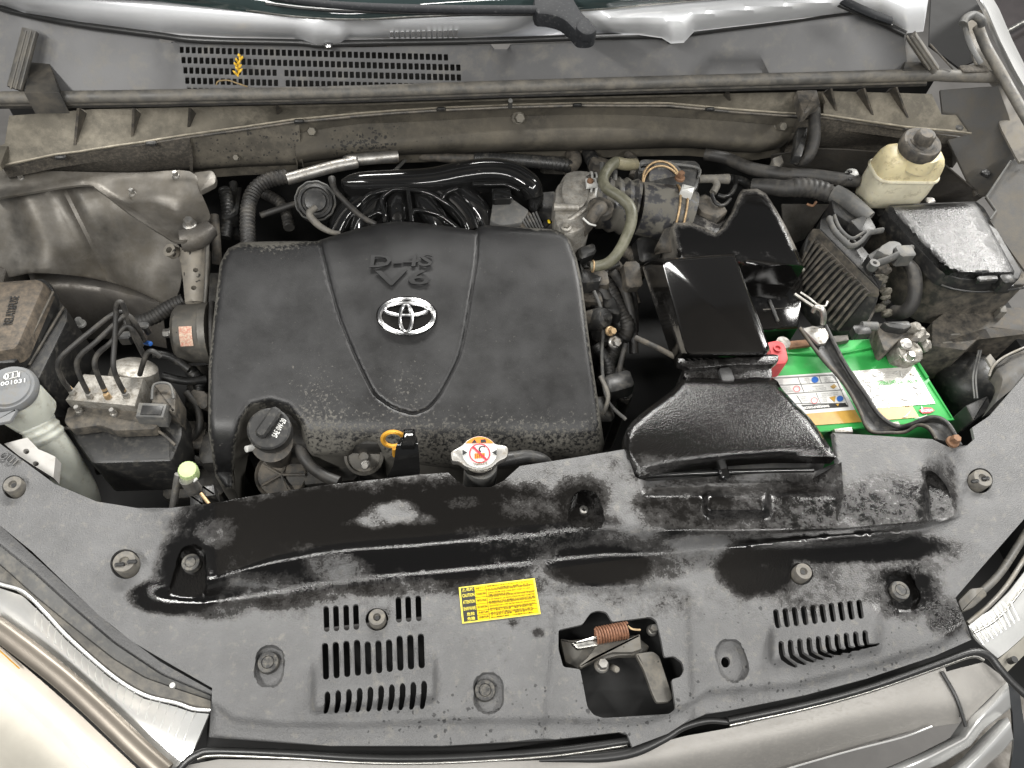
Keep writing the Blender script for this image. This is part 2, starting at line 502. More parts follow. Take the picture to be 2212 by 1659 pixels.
def loft(name, rows, m, parent=None, n=48, sub=4, thick=0.004, smooth=True, angle=40, attrs=None):
    """surface through rows of (u, v, z) photo curves"""
    Rw = [resample(r, n) for r in rows]
    if sub > 1:
        G = []
        for j in range(n):
            col = [tuple(r[j]) for r in Rw]
            G.append(smooth_loop(col, sub, closed=False) if smooth else
                     [tuple(np.array(col[i]) * (1 - t / sub) + np.array(col[i + 1]) * (t / sub)) for i in range(len(col) - 1) for t in range(sub)] + [col[-1]])
        Rw = [np.array([G[j][i] for j in range(n)]) for i in range(len(G[0]))]
    W = [P(*p) for r in Rw for p in r]
    uv = [tuple(p[:2]) for r in Rw for p in r]
    k = len(Rw)
    F = [(i * n + j, i * n + j + 1, (i + 1) * n + j + 1, (i + 1) * n + j) for i in range(k - 1) for j in range(n - 1)]
    if thick:
        b = len(W)
        ring = [j for j in range(n)] + [i * n + n - 1 for i in range(1, k)] + [(k - 1) * n + j for j in range(n - 2, -1, -1)] + [i * n for i in range(k - 2, 0, -1)]
        for q in ring:
            W.append(W[q] - Vector((0, 0, thick))); uv.append(uv[q])
        L = len(ring)
        for i in range(L):
            F.append((ring[(i + 1) % L], ring[i], b + i, b + (i + 1) % L))
    me = bpy.data.meshes.new(name)
    me.from_pydata([tuple(w) for w in W], [], F)
    me.update()
    if sum(p.normal.z * p.area for p in me.polygons) < 0:
        me.flip_normals()
    if attrs:
        for an, fn in attrs.items():
            at = me.attributes.new(an, 'FLOAT', 'POINT')
            at.data.foreach_set('value', np.array([fn(*q) for q in uv], np.float32))
    return link(name, me, m, parent, angle)

def rings_mesh(name, rings, m, parent=None, cap0=True, cap1=True, angle=40, attrs=None):
    bm = bmesh.new()
    R = [[bm.verts.new(p) for p in r] for r in rings]
    n = len(R[0])
    for a, b in zip(R[:-1], R[1:]):
        for i in range(n):
            bm.faces.new((a[i], a[(i + 1) % n], b[(i + 1) % n], b[i]))
    if cap0:
        bm.faces.new(R[0])
    if cap1:
        bm.faces.new(list(reversed(R[-1])))
    bmesh.ops.recalc_face_normals(bm, faces=bm.faces)
    me = bpy.data.meshes.new(name)
    bm.to_mesh(me); bm.free()
    if attrs:
        for an, fn in attrs.items():
            at = me.attributes.new(an, 'FLOAT', 'POINT')
            at.data.foreach_set('value', np.array([fn(q.co) for q in me.vertices], np.float32))
    return link(name, me, m, parent, angle)

def inset(W, d):
    """shrink a world loop by d metres in xy"""
    n = len(W)
    ar = sum(W[i].x * W[(i + 1) % n].y - W[(i + 1) % n].x * W[i].y for i in range(n))
    s = 1 if ar > 0 else -1
    out = []
    for i in range(n):
        a, b, c = W[i - 1], W[i], W[(i + 1) % n]
        e1 = Vector((b.x - a.x, b.y - a.y)); e2 = Vector((c.x - b.x, c.y - b.y))
        e1 = e1.normalized() if e1.length > 1e-9 else e2.normalized()
        e2 = e2.normalized() if e2.length > 1e-9 else e1
        n1 = Vector((-e1.y, e1.x)); n2 = Vector((-e2.y, e2.x))
        mm = n1 + n2
        if mm.length < 1e-6:
            mm = n1
        mm = mm.normalized()
        k = s * d / max(0.45, mm.dot(n1))
        out.append(Vector((b.x + mm.x * k, b.y + mm.y * k, b.z)))
    return out

def prism(name, pts, z, depth, m, parent=None, bev=0.003, draft=0.0, r=0.0, angle=40, attrs=None, top=None):
    """solid with a photo outline as its top face; bevelled rim, sides going down with draft"""
    if r:
        pts = rnd(pts, r)
    zf = z if callable(z) else (lambda u, v: z)
    W = [P(p[0], p[1], zf(p[0], p[1])) for p in pts]
    dn = lambda L, h: [w - Vector((0, 0, h)) for w in L]
    rings = []
    if bev:
        rings += [inset(W, bev), dn(inset(W, bev * 0.3), bev * 0.3), dn(W, bev)]
    else:
        rings += [W]
    rings += [dn(inset(W, -draft * depth), depth)]
    return rings_mesh(name, rings, m, parent, angle=angle, attrs=attrs)

def stack(name, secs, m, parent=None, angle=40, attrs=None):
    """solid through photo polygons at given heights (equal vertex counts), top first"""
    return rings_mesh(name, [[P(p[0], p[1], z) for p in pts] for pts, z in secs], m, parent, angle=angle, attrs=attrs)

def frames_along(C):
    T = []
    n = len(C)
    for i in range(n):
        d = C[min(n - 1, i + 1)] - C[max(0, i - 1)]
        T.append(d.normalized() if d.length > 1e-9 else Vector((0, 0, 1)))
    up = Vector((0, 0, 1)) if abs(T[0].z) < 0.9 else Vector((0, 1, 0))
    N = [(up - T[0] * up.dot(T[0])).normalized()]
    for i in range(1, n):
        v = N[-1] - T[i] * N[-1].dot(T[i])
        N.append(v.normalized() if v.length > 1e-6 else N[-1])
    return T, N

def tube(name, pts, r, m, parent=None, segs=12, sub=6, rib=None, flat=1.0, caps=True, world=False, smooth=True):
    """pts (u, v, z); r in picture pixels (number or list); rib = (pitch_m, depth_fraction)"""
    C0 = [Vector(p) if world else P(*p) for p in pts]
    rs = r if isinstance(r, (list, tuple)) else [r] * len(pts)
    rw = [q if world else q * mpp(*p) for q, p in zip(rs, pts)]
    A = [tuple(c) + (q,) for c, q in zip(C0, rw)]
    if smooth and len(A) > 2:
        A = smooth_loop(A, sub, closed=False)
    if rib:
        pitch = rib[0]
        B = []
        X = np.array(A)
        d = np.r_[0, np.cumsum(np.sqrt(((X[1:, :3] - X[:-1, :3]) ** 2).sum(1)))]
        ts = np.arange(0, d[-1], pitch / 4)
        for i, t in enumerate(ts):
            q = [float(np.interp(t, d, X[:, k])) for k in range(4)]
            q[3] *= 1 + rib[1] * (0.5 - 0.5 * math.cos(2 * math.pi * t / pitch)) - rib[1] * 0.5
            B.append(tuple(q))
        A = B
    C = [Vector(a[:3]) for a in A]
    T, N = frames_along(C)
    rings = []
    for c, t, nn, a in zip(C, T, N, A):
        bb = t.cross(nn)
        rings.append([c + (nn * math.cos(2 * math.pi * i / segs) * flat + bb * math.sin(2 * math.pi * i / segs)) * a[3] for i in range(segs)])
    return rings_mesh(name, rings, m, parent, cap0=caps, cap1=caps, angle=50)

def lathe(name, u, v, z, prof, m, parent=None, axis=(0, 0, 1), segs=28, world=None, angle=35, fn=None):
    """prof: (radius_px, height_m) along axis from the point; fn(angle)->radius factor"""
    c = world if world is not None else P(u, v, z)
    k = 1.0 if world is not None else mpp(u, v, z)
    ax = Vector(axis).normalized()
    a = ax.orthogonal().normalized() if abs(ax.z) < 0.99 else Vector((1, 0, 0))
    b = ax.cross(a)
    rings = []
    for r, h in prof:
        rings.append([c + ax * h + (a * math.cos(t) + b * math.sin(t)) * max(r, 1e-4) * k * (fn(t) if fn else 1) for t in [2 * math.pi * i / segs for i in range(segs)]])
    return rings_mesh(name, rings, m, parent, angle=angle)

def bolt(u, v, z, r, m='steel', parent=None, axis=(0, 0, 1), name='bolt', h=0.012):
    """flanged hexagon head"""
    fl = lathe(name, u, v, z, [(r * 1.35, -0.004), (r * 1.35, 0.0), (r * 1.1, 0.002), (0, 0.002)], m, parent, axis, 16)
    c = P(u, v, z)
    k = mpp(u, v, z)
    ax = Vector(axis).normalized()
    a = ax.orthogonal().normalized() if abs(ax.z) < 0.99 else Vector((1, 0, 0))
    b = ax.cross(a)
    bm = bmesh.new(); bm.from_mesh(fl.data)
    prev = None
    for rr, hh in ((r, 0.0015), (r, h * 0.8), (r * 0.85, h), (r * 0.1, h)):
        ring = [bm.verts.new(c + ax * hh + (a * math.cos(t) + b * math.sin(t)) * rr * k) for t in [math.pi / 3 * i for i in range(6)]]
        if prev:
            for i in range(6):
                bm.faces.new((prev[i], prev[(i + 1) % 6], ring[(i + 1) % 6], ring[i]))
        prev = ring
    bm.faces.new(prev)
    bmesh.ops.recalc_face_normals(bm, faces=bm.faces)
    bm.to_mesh(fl.data); bm.free()
    for p in fl.data.polygons:
        p.use_smooth = True
    fl.data.set_sharp_from_angle(angle=math.radians(35))
    return fl

def wbox(name, c, sx, sy, sz, m, parent=None, ex=(1, 0, 0), ey=(0, 1, 0), bev=0.002):
    """bevelled box in world axes ex, ey; c = centre of the top face"""
    ex = Vector(ex).normalized(); ey = Vector(ey).normalized(); ez = ex.cross(ey).normalized()
    def ring(d, h):
        a, b = sx / 2 - d, sy / 2 - d
        q = min(0.0015 + bev, a * 0.5, b * 0.5)
        pts = []
        for (x, y, s, t) in ((a, b, -1, 0), (-a, b, 0, -1), (-a, -b, 1, 0), (a, -b, 0, 1)):
            pass
        for x, y in ((a, b - q), (a - q, b), (-a + q, b), (-a, b - q), (-a, -b + q), (-a + q, -b), (a - q, -b), (a, -b + q)):
            pts.append(c + ex * x + ey * y + ez * h)
        return pts
    return rings_mesh(name, [ring(bev, 0), ring(0, -bev), ring(0, -sz + bev), ring(bev, -sz)], m, parent)

def ring_tube(name, c, ax, r, rt, m, parent=None, segs=32, a0=0.0, a1=2 * math.pi, flat=1.0):
    """torus (or arc) in world metres"""
    ax = Vector(ax).normalized()
    a = ax.orthogonal().normalized(); b = ax.cross(a)
    full = abs(a1 - a0) > 6.28
    n = segs
    bm = bmesh.new()
    R = []
    for i in range(n if full else n + 1):
        t = a0 + (a1 - a0) * i / n
        d = a * math.cos(t) + b * math.sin(t)
        R.append([bm.verts.new(c + d * (r + rt * math.cos(s)) + ax * rt * flat * math.sin(s)) for s in [2 * math.pi * j / 8 for j in range(8)]])
    for i in range(len(R) if full else len(R) - 1):
        p, q = R[i], R[(i + 1) % len(R)]
        for j in range(8):
            bm.faces.new((p[j], p[(j + 1) % 8], q[(j + 1) % 8], q[j]))
    if not full:
        bm.faces.new(R[0]); bm.faces.new(R[-1])
    return from_bm(name, bm, m, parent, 50)

def text_mesh(s, size=1.0, align='CENTER', depth=0.0, bold=0.0):
    cu = bpy.data.curves.new('text', 'FONT')
    cu.body = s
    cu.size = size
    cu.align_x = align
    cu.align_y = 'CENTER'
    cu.extrude = depth
    cu.offset = bold
    cu.resolution_u = 2
    o = bpy.data.objects.new('text', cu)
    COL.objects.link(o)
    dg = bpy.context.evaluated_depsgraph_get()
    me = bpy.data.meshes.new_from_object(o.evaluated_get(dg))
    bpy.data.objects.remove(o)
    bpy.data.curves.remove(cu)
    return me

def text(name, s, c, ex, ey, w, h, m, parent=None, depth=0.0, bold=0.0, skew=0.0):
    """lettering fitted into w x h metres, centred at world c, along ex / ey"""
    me = text_mesh(s, 1.0, 'CENTER', depth, bold)
    if not len(me.vertices):
        return None
    A = np.array([v.co[:] for v in me.vertices])
    mn, mx = A.min(0), A.max(0)
    sx = w / max(1e-6, mx[0] - mn[0]); sy = h / max(1e-6, mx[1] - mn[1])
    ex = Vector(ex).normalized(); ey = Vector(ey).normalized(); ez = ex.cross(ey).normalized()
    for v in me.vertices:
        x = (v.co.x - (mn[0] + mx[0]) / 2) * sx
        y = (v.co.y - (mn[1] + mx[1]) / 2) * sy
        q = v.co.z
        v.co = c + ex * (x + skew * y) + ey * y + ez * q
    me.materials.clear()
    return link(name, me, m, parent, 30)

def flat(name, pts, z, m, parent=None, thick=0.0006):
    """thin printed patch lying on a surface"""
    zf = z if callable(z) else (lambda u, v: z)
    W = [P(p[0], p[1], zf(p[0], p[1])) for p in pts]
    return rings_mesh(name, [W, [w - Vector((0, 0, thick)) for w in W]], m, parent)
# ================================================================== setting
def world_quad(name, pts, m, kind=None):
    me = bpy.data.meshes.new(name)
    me.from_pydata(pts, [], [tuple(range(len(pts)))])
    o = link(name, me, m)
    if kind:
        o['kind'] = kind
    return o
world_quad('floor', [(-6, -4, -1), (6, -4, -1), (6, 7, -1), (-6, 7, -1)], 'floor_concrete', 'structure')

# ================================================================== body shell
body = thing('body_shell', 'grey painted sheet metal body shell surrounding the engine bay', 'car body', 1100, 700, -0.45)
world = lambda *a: Vector(a)
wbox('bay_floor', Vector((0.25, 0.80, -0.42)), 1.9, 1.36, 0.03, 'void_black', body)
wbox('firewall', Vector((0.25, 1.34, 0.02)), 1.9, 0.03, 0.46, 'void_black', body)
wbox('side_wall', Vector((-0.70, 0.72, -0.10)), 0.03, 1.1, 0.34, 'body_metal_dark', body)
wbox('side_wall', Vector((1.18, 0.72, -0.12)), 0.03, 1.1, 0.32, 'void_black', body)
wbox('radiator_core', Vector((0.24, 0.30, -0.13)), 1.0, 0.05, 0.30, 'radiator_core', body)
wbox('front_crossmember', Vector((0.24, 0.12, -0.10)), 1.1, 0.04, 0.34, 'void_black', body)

# left strut tower and inner panel
def z_tower(u, v):
    cr = .010 * sstep(60, 0, abs(u - 60 - (v - 430) * .35)) - .008 * sstep(22, 0, abs(u - 150 - (v - 430) * .5))
    t = (v - 400) / 260
    return 0.0 - 0.16 * max(0, t) ** 1.2 - 0.03 * math.exp(-((u - 250) / 90) ** 2) * sstep(430, 640, v) + 0.012 * math.sin(u / 38.0) * sstep(520, 600, v) + cr
sheet('inner_fender', smooth_loop(f('TL', [(-160, 1255), (0, 1235), (500, 1160), (620, 1195), (800, 1330), (980, 1450), (1110, 1525)]) +
      [(394, 560), (392, 600), (382, 640), (357, 656), (300, 628), (230, 606), (150, 592), (60, 588), (-60, 600)], 3), 'body_metal', body, z_tower, step=9, thick=0.003)
loft('wheel_arch_flange', [[(60, 590, -.165), (150, 592, -.165), (230, 606, -.17), (300, 628, -.175), (360, 657, -.18)],
                    [(70, 625, -.17), (150, 625, -.17), (230, 636, -.175), (300, 652, -.18), (352, 672, -.185)],
                    [(80, 730, -.27), (160, 730, -.27), (250, 730, -.27), (310, 740, -.27), (360, 750, -.27)]], 'body_metal_dark', body, n=24)
def z_plate(u, v):
    z = 0.010 + 0.012 * sstep(430, 380, v)
    d = abs((u - 395) * 0.80 - (v - 440) * 0.42)
    z -= 0.012 * math.exp(-(((u - 385) / 34) ** 2 + ((v - 450) / 46) ** 2))
    z += 0.007 * sstep(16, 3, (v - interp(u, [(0, 427), (174, 399), (215, 413), (340, 500), (385, 524)])) * -1)
    return z
pl = sheet('strut_plate', smooth_loop(f('TL', [(-100, 1250), (0, 1230), (500, 1150), (620, 1190), (800, 1325), (980, 1440), (1100, 1508), (1200, 1470), (1290, 1380), (1305, 1330), (1250, 1200), (1180, 1065), (800, 1075), (80, 1060), (-100, 1080)]), 4), 'body_metal', body, z_plate, step=6, thick=0.004)
bolt(*f('TL', [(1180, 1395)])[0], 0.018, 11, 'steel', body)
for q in ((825, 1205), (1095, 1095), (130, 1105)):
    bolt(*f('TL', [q])[0], z_plate(*f('TL', [q])[0]), 6, 'steel', body, h=0.01)
prism('bracket', f('TL', [(1200, 1070), (1320, 1055), (1345, 1090), (1340, 1140), (1240, 1190)]), 0.02, 0.01, 'body_metal', body, r=6)

# firewall beam
bot_main = [(640, 356), (713, 343), (887, 334), (1100, 329), (1234, 326), (1481, 319), (1600, 330), (1652, 331), (1700, 316), (1720, 300)]
top_main = [(636, 268), (768, 248), (852, 246), (1102, 233), (1251, 229), (1345, 229), (1481, 236), (1583, 243), (1740, 258)]
def mid(a, b, t, z, n=24, bulge=0):
    A, B = resample(a, n), resample(b, n)
    return [(x[0] * (1 - t) + y[0] * t, x[1] * (1 - t) + y[1] * t, z) for x, y in zip(A, B)]
beam = loft('firewall_beam', [mid(top_main, bot_main, 0, .045), mid(top_main, bot_main, .10, .030), mid(top_main, bot_main, .35, .018), mid(top_main, bot_main, .75, .0), mid(top_main, bot_main, .95, -.03), mid(top_main, bot_main, 1.0, -.06)],
     'beam_spots', body, n=90, sub=4, thick=0.02, attrs={'wet': lambda u, v: 0.95 * math.exp(-((u - 790) / 80) ** 2 - ((v - 312) / 30) ** 2) + 0.22 * math.exp(-((u - 860) / 200) ** 2) + .05})
tl_ = f('TL', [(20, 1050), (340, 985), (900, 905), (1180, 858)]); bl_ = f('TL', [(60, 1085), (200, 1110), (800, 1105), (1180, 1062)])
loft('insulation_pad', [[p + (.05,) for p in tl_], mid(tl_, bl_, .5, .02), mid(tl_, bl_, .9, -.02), [p + (-.05,) for p in bl_]], 'pad_dark', body, n=40, thick=0.02)
tl_ = f('TL', [(1180, 858), (1820, 765), (1860, 760)]); bl_ = f('TL', [(1180, 1062), (1500, 1040), (1880, 1025)])
loft('firewall_plate', [[p + (.046,) for p in tl_], mid(tl_, bl_, .5, .012), mid(tl_, bl_, .9, -.02), [p + (-.05,) for p in bl_]], 'beam_dust', body, n=30, thick=0.02)
tl_ = f('TR', [(800, 745), (960, 740), (1480, 810), (1800, 850)]); bl_ = f('TR', [(740, 900), (950, 930), (1300, 905), (1800, 1000)])
loft('firewall_plate', [[p + (.045,) for p in tl_], mid(tl_, bl_, .5, .01), [p + (-.05,) for p in bl_]], 'pad_dark', body, n=30, thick=0.02)
for fr, x, y, z, r in (('TL', 1940, 815, .02, 10), ('TL', 1325, 905, .0, 6), ('TL', 1472, 975, -.005, 7), ('TC', 1172, 735, .025, 11), ('TR', 690, 785, .02, 10)):
    bolt(*f(fr, [(x, y)])[0], z, r, 'bolt_dusty', body, axis=(0.05, -0.8, 0.6), h=0.016)
# right inner panel behind the reservoir
sheet('inner_fender', f('TR', [(640, 960), (930, 920), (1100, 925), (1300, 940), (1700, 1000), (1960, 1220), (1900, 1260), (1640, 1260), (1200, 1200), (900, 1130), (640, 1090)]), 'body_metal_dark', body,
      zplane((1660, 330, -.03), (2100, 420, -.03), (1800, 430, -.14)), step=12, thick=0.003)
sheet('inner_fender', f('RR', [(100, 560), (520, 560), (300, 860), (200, 900), (120, 800)]), 'body_metal_dark', body, zplane((1690, 440, -.15), (1800, 440, -.15), (1720, 520, -.22)), step=0)

# right side dusty plastic fender panel
fp = thing('fender_liner', 'dark dusty plastic panel along the right fender beside the reservoir', 'panel', 2120, 420, -.05)
sheet('panel', f('TR', [(1690, 560), (2050, 535), (2110, 700), (2185, 945), (1985, 1215), (1905, 1215), (1740, 870), (1885, 830), (1800, 712), (1705, 700)]), 'dark_panel', fp,
      zplane((2040, 200, .10), (2200, 330, .06), (2110, 420, -.02)), step=10)
sheet('panel', f('TR', [(2230, 990), (2130, 1000), (1975, 1225), (2040, 1315), (2000, 1370), (2100, 1520), (2230, 1700)]), 'dark_panel', fp,
      zplane((2190, 350, .06), (2130, 425, .03), (2212, 560, -.0)), step=10)
tube('edge_lip', f('TR', [(2130, 1000, .062), (1978, 1222, .035), (2038, 1312, .025), (2003, 1365, .02)]), 2.2, 'plastic_grey', fp, segs=6, smooth=False)
tube('edge_lip', f('TR', [(1740, 870, .02), (1860, 1080, -.005), (1915, 1220, -.02)]), 5, 'plastic_dusty', fp, segs=6)
lathe('plug', *f('TR', [(1972, 1075)])[0], .03, [(9, -.004), (9, .002), (6, .004), (0, .002)], 'plastic_black', fp)

# right fender with its seal and hinge
fd = thing('fender', 'grey front fender edge with a worn rubber hood seal', 'fender', 2180, 200, .05)
loft('fender_skin', [f('TR', [(1895, -60, .2), (1960, 60, .19), (2040, 250, .17), (2130, 430, .15), (2240, 610, .13)]),
                     f('TR', [(1925, -60, .2), (1995, 60, .195), (2075, 250, .175), (2165, 430, .155), (2260, 600, .135)]),
                     f('TR', [(1990, -60, .14), (2060, 60, .13), (2140, 250, .11), (2230, 430, .1), (2330, 600, .08)]), f('TR', [(2020, 100, -.1), (2090, 220, -.1), (2170, 400, -.12), (2260, 580, -.14), (2360, 760, -.16)])], 'satin_silver', fd, n=24)
loft('fender_flange', [f('TR', [(1840, 90, .17), (1900, 380, .14), (2030, 540, .11), (2060, 780, .09), (2180, 1010, .07), (2230, 1010, .07)]),
                       f('TR', [(1950, 60, .18), (1980, 300, .16), (2110, 520, .13), (2180, 700, .11), (2260, 900, .09), (2290, 960, .09)])], 'fender_paint', fd, n=24)
tube('hood_seal', f('TR', [(1925, 165, .20), (1975, 290, .185), (2060, 440, .17), (2150, 600, .155), (2260, 790, .14)]), 11, 'seal_rubber', fd, segs=12)
tube('seal_end', f('CR', [(1450, 300, .215), (1490, 230, .22), (1580, 190, .222), (1670, 240, .22), (1690, 300, .21)]), 9, 'plastic_grey', fd)
tube('flange_edge', f('CR', [(1470, 260, .21), (1500, 420, .2), (1560, 590, .185), (1680, 790, .17)]), 7, 'plastic_grey', fd, flat=0.5)
wbox('foam_block', P(*f('CR', [(1600, 840)])[0], .165), .055, .02, .02, 'pad_dark', fd)
lathe('nut', *f('TR', [(2200, 790)])[0], .09, [(11, -.01), (11, .004), (7, .006), (0, .006)], 'rusty', fd)
sheet('hinge_well', f('CR', [(1060, -60), (1640, -60), (1680, 200), (1440, 260), (1600, 760), (1400, 840), (1030, 560), (1040, 300)]), 'void_black', fd, lambda u, v: .08, step=0)
tube('strut_rod', f('CR', [(1040, 545, .19), (1330, 860, .165)]), 2.2, 'plastic_dusty', fd, segs=6)
# neighbouring car beyond the fender
nc = thing('parked_car', 'dark brown car parked beyond the right fender', 'car', 2200, 60, -.3)
sheet('door', [(2090, -60), (2260, -60), (2260, 300), (2200, 160), (2150, 60)], 'dark_car', nc, lambda u, v: -.25, step=0)
tube('trim_strip', [(2150, 82, -.22), (2260, 20, -.22)], 5, 'chrome_dull', nc)

# ================================================================== cowl, windscreen, wipers
ws = loft('windshield', [[(-300, -560, .523), (400, -560, .523), (1200, -560, .523), (2100, -560, .523)], [(-200, -300, .42), (500, -300, .42), (1200, -300, .42), (2000, -300, .42)], [(-60, -40, .325), (600, -40, .325), (1200, -40, .325), (1800, -40, .325)], [(-60, -20, .305), (330, -4, .30), (500, 16, .295), (640, 34, .29), (768, 40, .288), (900, 34, .288), (1250, 20, .29), (1600, -14, .295), (1800, -30, .305)]], 'glass_dark', None, n=40)
tag(ws, 'dark glass windshield edge behind the silver cowl', 'windshield')
pts_t = [(-60, -14), (0, -12), (200, -6), (340, -2), (500, 18), (640, 37), (768, 43), (900, 37), (1250, 24), (1500, 2), (1800, -20), (2010, -30)]
pts_b = [(-60, 0), (7, 14), (52, 31), (174, 52), (347, 71), (521, 81), (635, 85), (681, 99), (735, 96), (755, 85), (1000, 82), (1380, 73), (1430, 80), (1450, 92), (1478, 90), (1500, 66), (1838, 26), (1900, 40), (1958, 70), (1995, 66)]
def z_ct(u, v):
    a, b = interp(u, pts_t), interp(u, pts_b)
    t = min(1, max(0, (v - a) / max(4, b - a)))
    z = .285 - .065 * t + 0.012 * math.sin(3.14 * t)
    z -= .022 * math.exp(-((u - 1190) / 70) ** 2) * sstep(0, .6, t) * 1.0
    z += .014 * sstep(1290, 1350, u) * sstep(1900, 1800, u) * sstep(0.0, .5, t)
    z -= .012 * math.exp(-((u - 780) / 60) ** 2 - ((v - 58) / 14) ** 2)
    return z
slots = [rnd([(842 + i * 11.6, 67 - i * .35), (849.5 + i * 11.6, 66.8 - i * .35), (849.5 + i * 11.6, 84), (842 + i * 11.6, 84.5)], 2, 2) for i in range(13)]
pb2 = [(u, min(v, 88) if not (838 < u < 1000) else 88) for u, v in pts_b]
ct = sheet('windshield_cowl', smooth_loop(pts_t, 3, False) + list(reversed(pts_b)), 'silver_paint', None, z_ct,
      holes=[[(a, min(b, 80.5)) for a, b in s] for s in slots], step=8, thick=0.002)
tag(ct, 'silver painted cowl top below the windshield with a small slotted vent', 'cowl')
tube('glass_trim', [(p[0], p[1] - 1, .292) for p in pts_t], 2.2, 'chrome_dull', ct, segs=6)
wbox('vent_box', P(915, 76, .19), .13, .06, .03, 'void_black', ct)
lathe('trim_button', 709, 97, .228, [(9, -.004), (9, 0), (6, .003), (0, .004)], 'chrome', ct)

w1 = thing('wiper_arm', 'long black wiper arm with its blade lying across the cowl', 'wiper arm', 1265, 66, .30)
tube('blade', f('TC', [(-500, -40, .335), (0, 28, .33), (600, 55, .325), (1290, 60, .32)]), [9, 11, 12, 12], 'wiper_black', w1, flat=0.6)
tube('blade_edge', f('TC', [(-400, 20, .32), (0, 62, .315), (800, 86, .31), (1290, 88, .305)]), 5, 'rubber_clean', w1, flat=0.6)
arm = [(1285, -40), (1480, -40), (1560, 60), (1650, 160), (1655, 195), (1620, 215), (1550, 212), (1510, 170), (1440, 110), (1350, 85), (1280, 70)]
prism('arm', smooth_loop(f('TC', arm), 3), .325, .022, 'wiper_black', w1, bev=.005)
prism('pivot_cap', smooth_loop(f('TC', [(1585, 95), (1650, 165), (1650, 195), (1615, 212), (1570, 205), (1530, 160)]), 3), .331, .012, 'wiper_black', w1, bev=.004)
w2 = thing('wiper_arm', 'short black wiper arm end above the corner of the cowl panel', 'wiper arm', 1925, 48, .26)
tube('arm', f('TR', [(960, -80, .28), (1100, 10, .275), (1250, 80, .27), (1385, 130, .262)]), [13, 13, 13, 12], 'wiper_black', w2, flat=0.55)
tube('blade_edge', f('TR', [(960, -20, .27), (1200, 90, .262), (1390, 160, .25)]), [5, 5, 3], 'rubber_clean', w2)

# plastic cowl panel with the fresh air grille
cp = thing('cowl_grille', 'grey plastic cowl panel with a grid of small air intake holes', 'cowl panel', 1000, 180, .13)
top = [(-60, -2), (17, 28), (156, 57), (340, 82), (350, 92), (372, 92), (382, 86), (434, 94), (635, 99), (768, 102), (1060, 96), (1068, 106), (1096, 106), (1104, 95), (1408, 83), (1440, 84), (1489, 78), (1700, 50), (1836, 31), (1861, 35), (1954, 78), (1962, 160)]
botv = [(-60, 222), (200, 218), (768, 208), (1100, 197), (1481, 187), (1962, 172)]
def z_cp(u, v):
    a, b = interp(u, top[:-1]), interp(u, botv)
    t = min(1, max(0, (v - a) / (b - a)))
    z = .215 - .085 * t
    if 1490 < u < 1670:   # moulded trapezoid
        q = min(sstep(1500 + (165 - v) * .6, 1512 + (165 - v) * .6, u), sstep(1668 - (165 - v) * .5, 1656 - (165 - v) * .5, u)) * sstep(128, 134, v)
        z -= .010 * q
    return z
holes = []
for k in range(5):
    for i in range(47):
        t = i / 46
        u = (392 + 4 * k) * (1 - t) + (989 + 1.0 * k) * t
        v = (106 + 22.2 * k) * (1 - t) + (123 + 21.5 * k) * t
        if k == 0 and t > .97:
            continue
        if k >= 2 and 601 < u < 612:
            continue
        if v + 9 > interp(u, botv) - 3:
            continue
        w, h = 4.6, 8.5
        holes.append([(u - w + .8, v - h), (u + w - .8, v - h), (u + w, v - h + 2), (u + w + .5, v + h - 2), (u + w - .4, v + h), (u - w + 1.2, v + h), (u - w + .4, v + h - 2), (u - w, v - h + 2)])
sheet('panel', top + list(reversed(botv)), 'cowl_grey', cp, z_cp, holes=holes, step=14, thick=0.003)
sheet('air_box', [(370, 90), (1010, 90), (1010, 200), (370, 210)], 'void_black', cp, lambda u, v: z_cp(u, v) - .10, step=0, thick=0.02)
for s in (range(2)):
    pass
tube('rubber_lip', [(-60, -8, .224), (17, 22, .224), (156, 51, .224), (340, 76, .224), (434, 87, .224), (640, 92, .224), (690, 97, .222), (768, 93, .224), (1060, 88, .224), (1400, 77, .224), (1450, 88, .222), (1489, 72, .224), (1700, 44, .226), (1836, 26, .228), (1870, 33, .228), (1956, 74, .224)], 7, 'rubber_clean', cp, segs=8)
# needle sprig and dry stem lying on the grille
lf = thing('leaf_sprig', 'small yellow conifer sprig caught on the air intake grid', 'leaf', 518, 150, .18)
for i in range(9):
    u = 512 + 6 * (i / 9) + 3 * math.sin(i); v = 162 - i * 4.6
    s = 1 if i % 2 else -1
    tube('needle', [(u, v, .193 + i * .0006), (u + s * 5, v - 6, .199 + i * .0006), (u + s * 9 * (1 - i / 14), v - 9, .200 + i * .0006)], [2.2, 2.6, 1.0], 'leaf_yellow', lf, segs=6, sub=2)
tube('stem', [(514, 165, .193), (517, 140, .197), (518, 118, .203)], 1.6, 'leaf_yellow', lf, segs=6)
tw = tube('dry_stem', f('TL', [(1345, 530, .162), (1360, 505, .168), (1420, 500, .17), (1480, 520, .168), (1540, 540, .162)]), 1.6, 'twig', None, segs=6)
tag(tw, 'thin dry plant stem lying on the cowl grid beside the sprig', 'twig')

